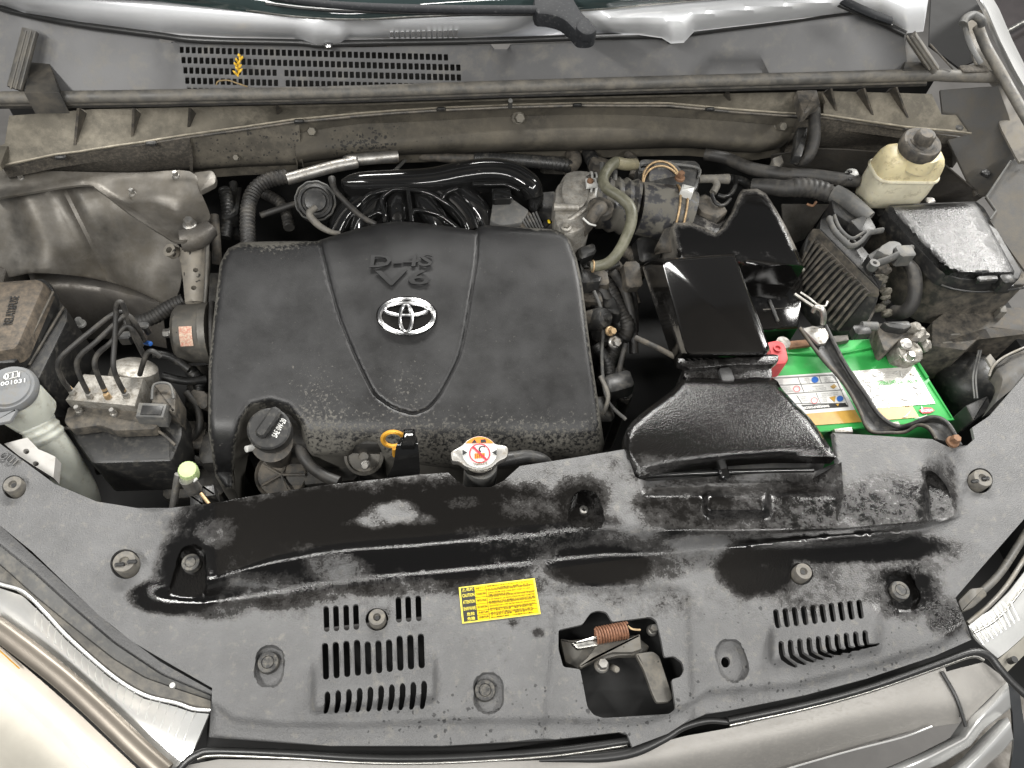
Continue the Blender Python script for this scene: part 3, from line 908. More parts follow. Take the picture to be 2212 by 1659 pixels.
seal = thing('cowl_seal', 'long dusty rubber hood seal running along the cowl front', 'rubber seal', 1100, 200, .12)
sp = [(-60, 212), (0, 211), (200, 209), (500, 204), (768, 198), (1100, 187), (1481, 176), (1791, 168), (2000, 162), (2060, 164), (2160, 166)]
tube('bulb', [(u, v, .150) for u, v in sp], [13] * 9 + [13, 13], 'seal_rubber', seal, segs=14)
tube('lip', [(u, v + 13, .136) for u, v in sp[:-2]], 6, 'seal_rubber', seal, segs=8)
tube('lip', [(u, v + 20, .126) for u, v in sp[:-2]], 4, 'rubber', seal, segs=8)
for k, (a, b, z0, z1, r) in enumerate((((66, 66), (33, 192), .215, .16, 18), ((1967, 76), (2017, 150), .215, .16, 16))):
    s = tube('rubber_post', [a + (z0,), b + (z1,)], r, 'seal_rubber', None, segs=14, flat=.7)
    tag(s, ['ribbed rubber stop post at the cowl panel end with a dark wedge behind', 'ribbed rubber stop post beside the short wiper arm end'][k], 'rubber stop', 'rubber stop posts on the cowl seal')
    for d in (-.55, 0.05, .6):
        tube('rib', [(a[0] + d * r, a[1] + 1, z0 + .012), (b[0] + d * r, b[1], z1 + .012)], 2.2, 'seal_rubber', s, segs=6)
prism('end_wedge', f('TL', [(240, 190), (370, 575), (150, 575)]), lambda u, v: .17, .04, 'dark_panel', cp, bev=.001)  # dark solid standing in for the shadow beside the left post
prism('end_wedge', f('CR', [(740, 480), (800, 600), (1000, 850), (720, 860)]), lambda u, v: .165, .03, 'dark_panel', cp, bev=.001)  # dark solid in place of the shadow by the right post

# dusty ledge in front of the seal
lg = thing('cowl_ledge', 'dust covered plastic ledge with triangular ribs below the hood seal', 'ledge', 1000, 240, .05)
lback = [(20, 250), (200, 236), (768, 224), (1100, 213), (1481, 204), (1800, 197), (2013, 203)]
lfront = f('TL', [(-60, 1045), (0, 1030), (340, 960), (500, 940), (720, 905), (900, 880), (1150, 838), (1500, 790), (1820, 743), (2212, 690)])[:-1] + \
         f('TC', [(160, 705), (400, 686), (700, 668), (1120, 650), (1550, 638), (1820, 640), (2212, 660)])[:-1] + \
         f('TR', [(0, 640), (400, 678), (700, 700), (840, 705), (875, 650), (945, 650), (965, 712), (1480, 788), (1780, 815), (1883, 828)])
def z_lg(u, v):
    a = interp(u, lback); b = interp(u, lfront)
    return .098 - .04 * min(1, max(0, (v - a) / max(6, b - a)))
lo = lback + f('TR', [(1640, 590), (1700, 715), (1805, 714)]) + list(reversed(lfront)) + [(-30, 330), (10, 310)]
lsh = sheet('ledge', lo, 'ledge_dust', lg, z_lg, step=9, thick=0.004)
tube('front_lip', [(u, v, z_lg(u, v) + .002) for u, v in lfront if not 1740 < u < 1776], 2.0, 'edge_worn', lg, segs=6, smooth=False)
tube('front_lip', [(u, v + 7, .048) for u, v in lfront if not 1740 < u < 1776], 2.6, 'plastic_dusty', lg, segs=6, smooth=False)
for fr, xt, yt, xb, yb, w in (('TL', 478, 672, 456, 905, 42), ('TL', 822, 672, 815, 850, 34), ('TL', 1172, 670, 1166, 792, 26), ('TL', 1716, 655, 1720, 712, 14),
                          ('TR', 378, 560, 388, 626, -20), ('TR', 1020, 548, 1052, 690, -40), ('TR', 1225, 548, 1278, 716, -44), ('TR', 1425, 540, 1495, 732, -50)):
    (u0, v0), (u1, v1), (u2, v2) = f(fr, [(xt, yt), (xb, yb), (xt + w, yt + 10)])
    A = P(u0, v0, z_lg(u0, v0) + .028); B = P(u1, v1, z_lg(u1, v1)); C = P(u2, v2, z_lg(u2, v2))
    C2 = P(u0, v0, z_lg(u0, v0) + .028) + Vector((0.002 if w > 0 else -.002, 0, 0)); 
    rings_mesh('rib', [[A, B, C], [A + Vector((.004 * (1 if w > 0 else -1), .0, 0)), B + Vector((.004 * (1 if w > 0 else -1), 0, 0)), C + Vector((.004 * (1 if w > 0 else -1), 0, -.01))]], 'plastic_dusty', lg)
for fr, x, y in (('TL', 370, 968), ('TL', 935, 882), ('TL', 1858, 744), ('TC', 690, 668), ('TC', 1540, 643), ('TR', 262, 668)):
    u, v = f(fr, [(x, y)])[0]
    wbox('clip_tab', P(u, v, z_lg(u, v) + .003), .018, .007, .008, 'plastic_black', lg)
tube('stud', f('TC', [(1122, 625, .10), (1120, 665, .075)]), 5, 'plastic_grey', lg, segs=8)
prism('bracket', f('TR', [(795, 560), (925, 556), (948, 640), (900, 660), (865, 700), (838, 705), (815, 640)]), .105, .02, 'plastic_dusty', lg, r=4)
lathe('rivet', *f('TR', [(1808, 790)])[0], .062, [(9, -.002), (9, .001), (6, .003), (0, .003)], 'plastic_grey', lg)
prism('corner_tab', f('TL', [(-60, 905), (50, 905), (0, 1030), (-60, 1045)]), .075, .01, 'ledge_dust', lg)
# drain hose hooked from the ledge
dh = thing('drain_hose', 'black rubber drain hose bent in a hook below the ledge notch', 'hose', 1745, 330, -.02)
tube('hose', f('TR', [(905, 650, .085), (910, 760, .07), (905, 880, .05), (870, 970, .03), (820, 1005, .015), (780, 980, .01)]), [13, 13, 13, 13, 12, 11], 'rubber', dh, segs=14)
prism('holder', f('TR', [(800, 790), (870, 785), (860, 870), (830, 975), (775, 965), (795, 870)]), .045, .02, 'plastic_black', dh, r=4)
# ================================================================== radiator cover
rc = thing('radiator_cover', 'wide grey plastic radiator cover, patchily wet, with slots and push clips', 'radiator cover', 1250, 1500, -.02)
A_ = [(309, 1288), (347, 1305), (441, 1305), (625, 1288), (768, 1270), (991, 1255), (1157, 1243), (1199, 1232), (1321, 1215), (1481, 1194), (1583, 1184), (1701, 1170), (1812, 1158), (1992, 1144), (2086, 1118)]
B_ = [(309, 1270), (448, 1250), (590, 1198), (694, 1173), (768, 1164), (908, 1154), (1130, 1128), (1300, 1118), (1444, 1139), (1600, 1145), (1812, 1141), (1992, 1125), (2086, 1112)]
C_ = [(465, 1510), (503, 1541), (590, 1552), (768, 1555), (956, 1545), (1234, 1545), (1330, 1548), (1400, 1545), (1480, 1515), (1531, 1484), (1722, 1468), (1895, 1423), (2034, 1378), (2090, 1340)]
pockets = []   # outline, depth, kind
def pocket(loop, depth):
    c = np.mean(np.array(loop), 0)
    inner = [tuple(c + (np.array(p) - c) * .86) for p in loop]
    pockets.append((loop, inner, depth))
rotL = 0.10
pocket(smooth_loop(f('BL', [(1055, 600), (1070, 480), (1110, 330), (1150, 280), (1215, 262), (1275, 310), (1285, 420), (1275, 600)]), 3), .0)
pocket(stadium(582, 1440, 33, 48, 0.12), .011)
pocket(stadium(1055, 1497, 34, 47, -0.02), .011)
pocket(stadium(1950, 1278, 34, 48, -0.42), .011)
pocket(stadium(1581, 1427, 33, 50, -0.30), .011)
pocket(smooth_loop(f('MR', [(1590, 1370), (1640, 1350), (1720, 1430), (1785, 1580), (1785, 1650), (1640, 1660), (1620, 1500)]), 3), .014)
pocket(smooth_loop([(1230, 1140), (1232, 1085), (1245, 1064), (1265, 1058), (1288, 1066), (1300, 1090), (1303, 1140)], 3), .0)
def base_z(u, v):
    va, vb = interp(u, A_), interp(u, B_)
    t = sstep(0, 1, (va - v) / max(10.0, va - vb))
    e = sstep(310, 470, u) * sstep(2086, 1985, u)
    z = .034 * t * e
    z -= .010 * sstep(0, 26, v - interp(u, C_)) * sstep(440, 470, u)
    # raised slot banks
    q = sstep(668, 684, u) * sstep(948, 932, u) * sstep(1395, 1480, v + (u - 800) * .10) * sstep(1537, 1512, v + (u - 800) * .10)
    z += .017 * q
    q = sstep(1655, 1675, u) * sstep(1915, 1880, u) * sstep(1310, 1385, v + (u - 1780) * .13) * sstep(1436, 1402, v + (u - 1780) * .13)
    z += .015 * q
    # latch bay plateau
    q = sstep(1182, 1200, u + (v - 1400) * .1) * sstep(1500, 1480, u - (v - 1400) * .05) * sstep(1262, 1285, v)
    z -= .006 * q
    # boss in front of the duct
    q = sstep(1517, 1530, u) * sstep(1666, 1652, u) * sstep(1042, 1052, v) * sstep(1122, 1100, v)
    z += .014 * q
    # gully to the intake mouth
    q = sstep(1385, 1400, u) * sstep(1815, 1800, u - (v - 1040) * .1) * sstep(1075, 1035, v)
    z -= .022 * q
    # turn-down at the sides
    return z
P_arr = [(np.array(o), np.mean(np.array(o), 0) + (np.array(o) - np.mean(np.array(o), 0)) * .93, d) for o, i, d in pockets]
def z_rc(u, v):
    z = base_z(u, v)
    p = np.array([[u, v]])
    for k, (o, i, d) in enumerate(P_arr):
        if o[:, 0].min() - 1 < u < o[:, 0].max() + 1 and o[:, 1].min() - 1 < v < o[:, 1].max() + 1:
            if inpoly(p, i)[0]:
                if k in (0, 6):
                    z = min(z, .004)
                else:
                    z = base_z(*o.mean(0)) - d if d else z
    return z
out_rc = f('ML', [(-180, 1020), (0, 1180), (150, 1290), (340, 1430), (600, 1540), (850, 1580), (1060, 1580), (1320, 1550), (1600, 1500), (2000, 1440), (2180, 1420)]) + \
    f('MC', [(360, 1395), (560, 1372), (735, 1360), (790, 1410), (850, 1450), (1000, 1450), (1080, 1410), (1180, 1320), (1500, 1270), (1830, 1215)]) + \
    [(1362, 1000), (1372, 1030), (1400, 1040), (1600, 1025), (1760, 1018), (1806, 1000)] + f('MR', [(1035, 1240), (1020, 1112), (1300, 1130), (1640, 1152), (1740, 1200), (1860, 1190), (1905, 1150), (1890, 1080), (2000, 1005), (2212, 760), (2330, 620)]) + \
    [(2330, 760), (2330, 1000)] + f('BR', [(2300, 30), (2212, 110), (1940, 420), (1785, 600), (1835, 720), (1885, 860), (1660, 960), (1240, 1100), (850, 1205), (380, 1300), (240, 1320), (90, 1385)]) + \
    f('BC', [(2100, 1445), (1880, 1528), (1850, 1450), (1800, 1435), (1400, 1480), (700, 1520), (0, 1520)]) + \
    f('BL', [(1300, 1465), (1320, 1160), (1060, 1012), (820, 870), (620, 712), (400, 505), (200, 312), (0, 150), (-180, 0)])
RC_HOLES = []
slotsL = []
for i, x in enumerate((705, 726, 748, 769)):
    slotsL.append(stadium(x, 1337 - i * 1.5, 6.2, 28, -.03))
for i, x in enumerate((861, 882, 904)):
    slotsL.append(stadium(x, 1317 - i * 1.5, 6.2, 28, -.03))
for i in range(10):
    x = 703 + i * 23
    top_ = 1388 - i * 2.2 + (6 if 3 < i < 7 else 0); bt = 1468 - i * 2.7
    slotsL.append(stadium(x, (top_ + bt) / 2, 6.8, (bt - top_) / 2, -.03))
for i in range(10):
    x = 707 + i * 23.2
    slotsL.append(smooth_loop([(x - 6, 1500 - i * 2.6), (x, 1493 - i * 2.6), (x + 6, 1499 - i * 2.6), (x + 6.5, 1516 - i * 2.6), (x + 2, 1536 - i * 1.2), (x - 4, 1542 - i * 1.1), (x - 9, 1537 - i * 1.1), (x - 6, 1518 - i * 2.2)], 2))
slotsR = []
for i in range(10):
    x0, y0 = f('BR', [(672 + i * 57.5, 730 - i * 6.6)])[0]
    slotsR.append(stadium(x0 + 1, y0, 6.0, 21, -.16))
    a = f('BR', [(692 + i * 58, 868 - i * 7.4), (718 + i * 58, 880 - i * 7.4), (728 + i * 58, 955 - i * 8), (800 + i * 57, 1015 - i * 15), (785 + i * 57, 1034 - i * 15), (700 + i * 58, 985 - i * 9), (684 + i * 58, 900 - i * 8)])
    slotsR.append(smooth_loop(a, 2))
RC_HOLES += slotsL + slotsR
latch_loop = f('BC', [(1420, 800), (1570, 765), (1600, 720), (1625, 690), (1670, 678), (1720, 690), (1755, 750), (1990, 718), (2030, 740), (2060, 860), (2080, 970), (2140, 962), (2190, 1000), (2203, 1050), (2180, 1092), (2125, 1108), (2150, 1290), (2110, 1322), (1700, 1348), (1640, 1330), (1600, 1280), (1555, 1045), (1450, 1030), (1420, 920)])
RC_HOLES.append(rnd(latch_loop, 5, 3))
clip_holes = [f('BL', [(780, 390)])[0] + (33,), (814, 1338, 25), f('ML', [(88, 1450)])[0] + (26,), f('MR', [(1938, 1410)])[0] + (28,), f('BR', [(828, 450)])[0] + (25,)]
for u, v, r in clip_holes:
    RC_HOLES.append(ell(u, v, r, r * .98, 24))
RC_HOLES.append(ell(*f('BR', [(356, 1000)])[0], 10, 12, 14))
wet_blobs = [  # u, v, ru, rv, amount
    (430, 1130, 60, 50, .7), (560, 1140, 175, 75, 1.3), (720, 1120, 220, 75, 1.3), (960, 1110, 270, 80, 1.3), (1180, 1130, 170, 60, 1.0), (640, 1215, 230, 55, 1.15), (900, 1200, 290, 60, 1.2),
    (1180, 1180, 230, 55, .72), (420, 1235, 78, 90, 1.4), (370, 1290, 90, 36, 1.4), (1290, 1222, 115, 46, 1.35), (1255, 1090, 70, 65, 1.0), (1260, 1040, 140, 60, .36),
    (1500, 1110, 150, 70, .9), (1700, 1100, 150, 75, .95), (1910, 1085, 145, 62, .85), (1560, 1060, 140, 45, .62), (1635, 1225, 84, 64, 1.35), (1830, 1180, 230, 36, 1.35), (1950, 1275, 90, 62, .95),
    (2040, 1330, 42, 48, .85), (1990, 1200, 80, 60, .72), (520, 1290, 230, 30, .9), (470, 1315, 80, 26, .75), (1000, 1262, 330, 30, .62), (1340, 1262, 80, 50, .62), (1440, 1300, 70, 40, .45), (1163, 1368, 16, 12, .8), (1110, 1345, 14, 10, .6),
    (1420, 1200, 130, 50, .62), (1740, 1262, 110, 66, .68), (1860, 1250, 110, 50, .58), (820, 1250, 300, 40, .85), (2020, 1060, 50, 70, .85), (1500, 1010, 120, 40, .85), (1450, 1165, 110, 26, .66), (1100, 1300, 160, 46, .30), (700, 1305, 230, 40, .34), (1560, 1300, 130, 60, .3), (980, 1370, 260, 70, .2)]
wet_dry = [(815, 1118, 40, 26, .8), (862, 1102, 36, 20, .75), (900, 1122, 50, 14, .5), (770, 1128, 30, 10, .4), (728, 1225, 64, 28, .8), (470, 1150, 40, 30, .5), (1130, 1100, 60, 24, .5), (1000, 1085, 40, 14, .5), (1400, 1130, 50, 30, .25), (560, 1252, 100, 16, .35), (1650, 1215, 16, 16, .3), (1500, 1172, 60, 14, .4), (640, 1180, 40, 12, .3), (1060, 1150, 60, 14, .3)]
def wet_rc(u, v):
    s = 0.0
    for a, b, ru, rv, k in wet_blobs:
        d = ((u - a) / ru) ** 2 + ((v - b) / rv) ** 2
        if d < 4:
            s = max(s, k * sstep(2.0, .25, d))
    for a, b, ru, rv, k in wet_dry:
        d = ((u - a) / ru) ** 2 + ((v - b) / rv) ** 2
        if d < 3:
            s -= k * sstep(2.2, .1, d)
    front = .10 * sstep(1330, 1550, v) * sstep(600, 1000, u)
    return max(front + .05, s)
def spot_rc(u, v):
    s = .85 * sstep(1430, 1550, v + max(0, u - 1450) * .25) * sstep(600, 1000, u) + .30 * sstep(1280, 1330, v) * sstep(1000, 1250, u)
    s += .5 * math.exp(-((u - 1250) / 110) ** 2 - ((v - 1030) / 45) ** 2) + .45 * math.exp(-((u - 880) / 60) ** 2 - ((v - 1325) / 40) ** 2)
    s += .22 * math.exp(-((u - 250) / 90) ** 2 - ((v - 1240) / 70) ** 2) + .5 * math.exp(-((u - 1640) / 120) ** 2 - ((v - 1290) / 60) ** 2)
    return min(.8, .10 + s)
def between(t_, n=90):
    us_ = np.linspace(335, 2075, n)
    return [(float(u), interp(u, A_) * (1 - t_) + min(interp(u, B_), interp(u, A_) - 10) * t_) for u in us_]
creases = [between(.03) + between(.5)[::-1], between(.27) + between(.97)[::-1], between(.75) + between(1.12)[::-1]]
creases += [o for o, i, d in pockets] + [i for o, i, d in pockets]
sheet('cover_sheet', out_rc, 'cover_grey', rc, z_rc, holes=RC_HOLES, creases=creases, step=6.5, thick=0.006, attrs={'wet': wet_rc, 'spot': spot_rc}, angle=50)

def flanged_clip(u, v, z, r, m='clip_grey', tilt=(0, 0, 1)):
    k = lathe('push_clip', u, v, z, [(r * .95, -.03), (r, -.012), (r, .004), (r * .93, .007), (r * .45, .0065), (r * .38, .003), (0, .003)], m, rc, tilt, 24)
    return k
for i, (u, v, r) in enumerate(clip_holes):
    rr = r * .74
    c = flanged_clip(u + 1, v - 2, .006 if i != 0 else .010, rr)
    if i in (0, 3):     # slotted head
        for s in (-1, 1):
            wbox('slot', P(u + 1 + s * rr * .55, v - 2 - s * 3, .0175 if i == 0 else .0135), .012, .005, .0012, 'print_black', c)
    else:
        lathe('bore', u + 1, v - 2, .0105, [(rr * .28, 0), (rr * .26, .0031), (0, .0031)], 'print_black', c, segs=12)
def push_clip(u, v, z, r):
    lathe('push_clip', u, v, z, [(r, -.006), (r, .003), (r * .92, .006), (r * .60, .0065), (r * .56, .005), (r * .52, .0065), (0, .007)], 'clip_black', rc, segs=24)
push_clip(*f('BL', [(1193, 388)])[0], .006, 20)
push_clip(*f('BL', [(1672, 1008)])[0], -.010, 23)
push_clip(*f('BC', [(962, 1180)])[0], -.010, 23)
push_clip(*f('BR', [(1432, 560)])[0], -.010, 21)
lathe('bolt_hole', *f('MC', [(1578, 1590)])[0], .006, [(9, -.004), (9, .001), (5, .002), (4.5, -.003), (0, -.003)], 'steel', rc, segs=16)
for loop in (stadium(585, 1484, 6, 3.5, 0, 4), stadium(1062, 1540, 6, 3.5, 0, 4)):
    flat('clip_notch', loop, -.0095, 'print_black', rc)
wbox('under_tray', P(1250, 1450, -.06), 0.95, .16, .01, 'void_black', rc)
# warning label
LZ = lambda u, v: .0016
lc = f('BC', [(800, 535), (1272, 478), (1310, 700), (822, 760)])
c0, c1, c2, c3 = [P(u, v, LZ(u, v)) for u, v in lc]
lab = rings_mesh('warning_label', [inset([c0, c1, c2, c3], 0), [q - Vector((0, 0, .001)) for q in (c0, c1, c2, c3)]], 'label_border', rc)
lab['label'] = 'yellow multilingual fan caution label with black side column'
def LP(s, t, h):
    a = c0 * (1 - s) + c1 * s; b = c3 * (1 - s) + c2 * s
    return a * (1 - t) + b * t + Vector((0, 0, h))
def lab_quad(name, s0, t0, s1, t1, h, m):
    W = [LP(s0, t0, h), LP(s1, t0, h), LP(s1, t1, h), LP(s0, t1, h)]
    return rings_mesh(name, [W, [q - Vector((0, 0, .0002)) for q in W]], m, lab)
lab_quad('field', .20, .035, .975, .965, .0004, 'label_yellow')
lab_quad('black_column', .022, .035, .20, .965, .0004, 'print_black')
ex = (c1 - c0).normalized(); ey = (c0 - c3).normalized()
Wl, Hl = (c1 - c0).length, (c0 - c3).length
def lab_text(s, sc, tc, w, h, m, bold=0.0):
    text('lettering', s, LP(sc, tc, .0008), ex, ey, w * Wl, h * Hl, m, lab, bold=bold)
rows = [0.035, .165, .345, .53, .71, .835, .965]
for k, s in enumerate(('\u26a0\u5371\u967a', 'CAUTION', 'ATTENTION', '\u0412\u041d\u0418\u041c\u0410\u041d\u0418\u0415', '\u5371\u9669', '\u5371\u96aa')):
    lab_text(s, .112 + .006 * (k > 3), (rows[k] + rows[k + 1]) / 2, .155 if k < 4 else .10, .095, 'label_border', .012)
for k, s in enumerate(('\u51b7\u5374\u30d5\u30a1\u30f3', 'COOLING FANS', 'VENTILATEURS', '\u0412\u0415\u041d\u0422\u0418\u041b\u042f\u0422\u041e\u0420\u042b', '\u51b7\u5374\u98ce\u6247', '\u51b7\u537b\u98a8\u6247')):
    lab_text(s, .275, (rows[k] + rows[k + 1]) / 2, .125, .068, 'print_brown', .02)
body_txt = [['\u56de\u8ee2\u90e8\u5206\u306b\u624b\u3092\u5165\u308c\u306a\u3044\u3067\u304f\u3060\u3055\u3044\u3002', '\u30d5\u30a1\u30f3\u306f\u81ea\u52d5\u7684\u306b\u59cb\u52d5\u3057\u307e\u3059\u3002'],
            ['TO AVOID PERSONAL INJURY, KEEP HANDS', 'AWAY FROM FANS. FANS MAY START AT ANY', 'TIME IGNITION IS ON.'],
            ['POUR EVITER TOUTE BLESSURE, NE PAS POSER LES MAINS', 'A CET ENDROIT. LES VENTILATEURS PEUVENT SE METTRE', 'EN MARCHE A TOUT MOMENT SI LE CONTACT EST MIS.'],
            ['\u0412\u041e \u0418\u0417\u0411\u0415\u0416\u0410\u041d\u0418\u0415 \u0422\u0420\u0410\u0412\u041c \u0414\u0415\u0420\u0416\u0418\u0422\u0415 \u0420\u0423\u041a\u0418 \u0414\u0410\u041b\u042c\u0428\u0415 \u041e\u0422', '\u0412\u0415\u041d\u0422\u0418\u041b\u042f\u0422\u041e\u0420\u0410. \u041f\u0420\u0418 \u0412\u041a\u041b\u042e\u0427\u0415\u041d\u041d\u041e\u041c \u0417\u0410\u0416\u0418\u0413\u0410\u041d\u0418\u0418', '\u0412\u0415\u041d\u0422\u0418\u041b\u042f\u0422\u041e\u0420\u042b \u041c\u041e\u0413\u0423\u0422 \u0412\u041a\u041b\u042e\u0427\u0418\u0422\u042c\u0421\u042f \u0412 \u041b\u042e\u0411\u041e\u0419 \u041c\u041e\u041c\u0415\u041d\u0422.'],
            ['\u4e3a\u4e86\u907f\u514d\u4eba\u8eab\u4f24\u5bb3\uff0c\u8bf7\u5c06\u624b\u8fdc\u79bb\u98ce\u6247\u3002', '\u70b9\u706b\u5f00\u5173\u63a5\u901a\u65f6\u98ce\u6247\u968f\u65f6\u53ef\u80fd\u8fd0\u8f6c\u3002'],
            ['\u70ba\u4e86\u907f\u514d\u4eba\u8eab\u50b7\u5bb3\uff0c\u8acb\u5c07\u624b\u9060\u96e2\u98a8\u6247\u3002', '\u9ede\u706b\u958b\u95dc\u63a5\u901a\u6642\uff0c\u98a8\u6247\u96a8\u6642\u53ef\u80fd\u904b\u8f49\u3002']]
for k, ls in enumerate(body_txt):
    n = len(ls)
    for j, s in enumerate(ls):
        w = (.60 if k in (2, 3) else .56) * (1 if j < n - 1 or k not in (1,) else .5)
        tc = rows[k] + (rows[k + 1] - rows[k]) * (j + .55) / n
        lab_text(s, .365 + w / 2, tc, w, .042, 'print_brown', .022)
for k in rows[1:-1]:
    lab_quad('rule', .20, k - .006, .975, k + .006, .0007, 'print_brown')
lab_quad('rule', .345, .035, .351, .965, .0007, 'print_brown')

# hood latch in the opening
hl = thing('hood_latch', 'rusty hood latch with a coil spring inside the cover opening', 'hood latch', 1330, 1420, -.06)
prism('base_plate', f('BC', [(1430, 850), (1500, 860), (1680, 840), (1900, 830), (1990, 900), (1960, 960), (1800, 960), (1640, 1000), (1540, 1040), (1460, 1000)]), -.035, .012, 'mount_steel', hl, r=6)
prism('lever', f('BC', [(1500, 880), (1640, 835), (1690, 840), (1700, 880), (1660, 900), (1540, 920)]), -.012, .008, 'chrome_dull', hl, r=4)
prism('hook_plate', f('BC', [(1650, 900), (1700, 870), (1840, 860), (1930, 820), (1940, 920), (1880, 940), (1760, 940), (1650, 980), (1560, 1040), (1545, 1020), (1600, 970)]), -.018, .008, 'mount_steel', hl, r=4)
sp0, sp1 = P(*f('BC', [(1650, 838)])[0], -.008), P(*f('BC', [(1850, 800)])[0], -.008)
axs = (sp1 - sp0); L = axs.length; axs = axs.normalized(); o1 = axs.orthogonal().normalized(); o2 = axs.cross(o1)
hp = [sp0 + axs * (L * i / 144) + (o1 * math.cos(i * math.pi / 6) + o2 * math.sin(i * math.pi / 6)) * .0100 for i in range(145)]
tube('coil_spring', hp, .0016, 'spring_rust', hl, segs=6, world=True, smooth=False)
tube('spring_end', f('BC', [(1850, 775, -.005), (1880, 795, -.005), (1930, 800, -.006)]), 2.2, 'rust_clamp', hl, segs=6)
prism('safety_lever', f('BC', [(1895, 945), (2010, 930), (2050, 960), (2090, 1080), (2135, 1220), (2110, 1250), (2030, 1255), (2000, 1190), (1950, 1050)]), -.02, .006, 'mount_steel', hl, r=6)
bolt(*f('BC', [(1690, 1020)])[0], -.03, 12, 'steel', hl)
lathe('small_spring', *f('BC', [(1770, 1040)])[0], -.03, [(6, -.02), (7, -.015), (7, .01), (5, .012), (0, .012)], 'clip_grey', hl, axis=(0, -.3, .8))
bolt(*f('BC', [(2005, 800)])[0], -.03, 9, 'steel', hl)
tube('release_cable', f('BC', [(1720, 1100, -.08), (1735, 1180, -.08), (1680, 1280, -.09), (1560, 1330, -.1)]), 9, 'rubber', hl, rib=(.006, .2))
lathe('horn', *f('BC', [(1640, 1090)])[0], -.07, [(20, -.03), (20, 0), (15, .006), (0, .006)], 'plastic_black', hl)

# ================================================================== grille, trim, headlights
gt = thing('grille_trim', 'black rubber trim strip along the front edge of the radiator cover', 'trim strip', 1000, 1630, -.03)
tube('strip', f('BL', [(1080, 1720, -.035), (1150, 1630, -.03), (1230, 1575, -.028), (1350, 1552, -.026), (1800, 1568, -.026), (2212, 1592, -.026)]) + f('BC', [(500, 1598, -.026), (900, 1585, -.026), (1400, 1550, -.026), (1850, 1490, -.026)]), 8, 'rubber_clean', gt, segs=10)
tube('strip_edge', f('BL', [(1230, 1600, -.032), (1350, 1580, -.03), (1800, 1596, -.03), (2212, 1622, -.03)]) + f('BC', [(500, 1628, -.03), (900, 1615, -.03), (1400, 1580, -.03), (1850, 1515, -.03)]), 4, 'chrome_dull', gt, segs=8)
tube('strip', f('BC', [(1300, 1610, -.032), (1500, 1600, -.03), (1700, 1590, -.028), (1900, 1555, -.026), (2080, 1475, -.026)]) + f('BR', [(90, 1405, -.026), (240, 1365, -.026), (370, 1372, -.026)]), [4, 8, 11, 11, 9, 8, 7, 6], 'rubber_clean', gt, segs=10)
tube('strip', f('BR', [(370, 1365, -.024), (850, 1265, -.024), (1240, 1160, -.024), (1660, 1015, -.024), (1880, 940, -.024), (1990, 960, -.026), (2060, 1040, -.03), (2140, 1130, -.035), (2260, 1240, -.04)]), 8, 'rubber_clean', gt, segs=10)
tube('strip_edge', f('BR', [(380, 1392, -.028), (850, 1290, -.028), (1240, 1185, -.028), (1660, 1040, -.028), (1880, 965, -.028), (1960, 985, -.03)]), 4, 'chrome_dull', gt, segs=8)
gr = thing('front_grille', 'wide satin grey upper grille bar with brighter silver bars at its end', 'grille', 1800, 1600, -.12)
loft('upper_bar', [f('D', [(360, 1662, -.045), (470, 1640, -.040), (768, 1645, -.040), (1100, 1645, -.040), (1300, 1636, -.040), (1480, 1590, -.040), (1580, 1572, -.040), (1740, 1533, -.040), (1947, 1470, -.040), (2040, 1438, -.04)]),
                  f('D', [(360, 1700, -.06), (600, 1700, -.055), (900, 1700, -.055), (1200, 1690, -.05), (1400, 1660, -.05), (1560, 1630, -.05), (1700, 1600, -.048), (1850, 1560, -.048), (1980, 1530, -.05), (2068, 1520, -.05)]),
                  f('D', [(360, 1760, -.10), (600, 1760, -.10), (900, 1760, -.10), (1200, 1740, -.10), (1420, 1720, -.10), (1600, 1690, -.10), (1740, 1650, -.095), (1880, 1605, -.085), (2000, 1572, -.07), (2072, 1562, -.07)])], 'grille_paint', gr, n=60, sub=6)
tube('edge_line', f('BR', [(650, 1690, -.085), (1100, 1560, -.08), (1450, 1470, -.07), (1640, 1400, -.06)]), 2, 'satin_silver', gr, segs=6)  # bright strip drawn as the highlight along the bar's crease
loft('end_panel', [f('BR', [(1700, 1070, -.042), (1800, 1040, -.042), (1960, 1000, -.042), (2080, 1090, -.05)]), f('BR', [(1790, 1240, -.05), (1890, 1230, -.05), (2010, 1160, -.05), (2095, 1110, -.05)]), f('BR', [(1850, 1410, -.07), (1890, 1330, -.06), (1960, 1260, -.055), (2100, 1125, -.052)])], 'grille_paint', gr, n=20)
tube('panel_joint', f('BR', [(1700, 1060, -.038), (1790, 1220, -.045), (1850, 1400, -.06)]), 4, 'rubber_clean', gr, segs=6)
bar1 = [[(1300, 1690, -.10), (1600, 1560, -.09), (1800, 1460, -.08), (1890, 1330, -.06), (2000, 1230, -.055), (2108, 1120, -.05)],
        [(1420, 1690, -.09), (1640, 1590, -.075), (1850, 1480, -.062), (1930, 1370, -.05), (2030, 1270, -.046), (2120, 1180, -.045)],
        [(1500, 1720, -.11), (1720, 1620, -.1), (1880, 1520, -.09), (1960, 1420, -.08), (2050, 1350, -.075), (2130, 1285, -.07)]]
loft('silver_bar', [f('BR', r) for r in bar1], 'satin_silver', gr, n=30, sub=5, thick=.02)
bar2 = [[(1700, 1740, -.12), (1800, 1650, -.11), (1885, 1580, -.1), (2000, 1450, -.09), (2110, 1345, -.08)],
        [(1760, 1760, -.11), (1860, 1680, -.1), (1940, 1600, -.09), (2040, 1490, -.08), (2130, 1390, -.075)],
        [(1840, 1780, -.13), (1930, 1700, -.12), (1990, 1640, -.12), (2080, 1560, -.11), (2145, 1480, -.1)]]
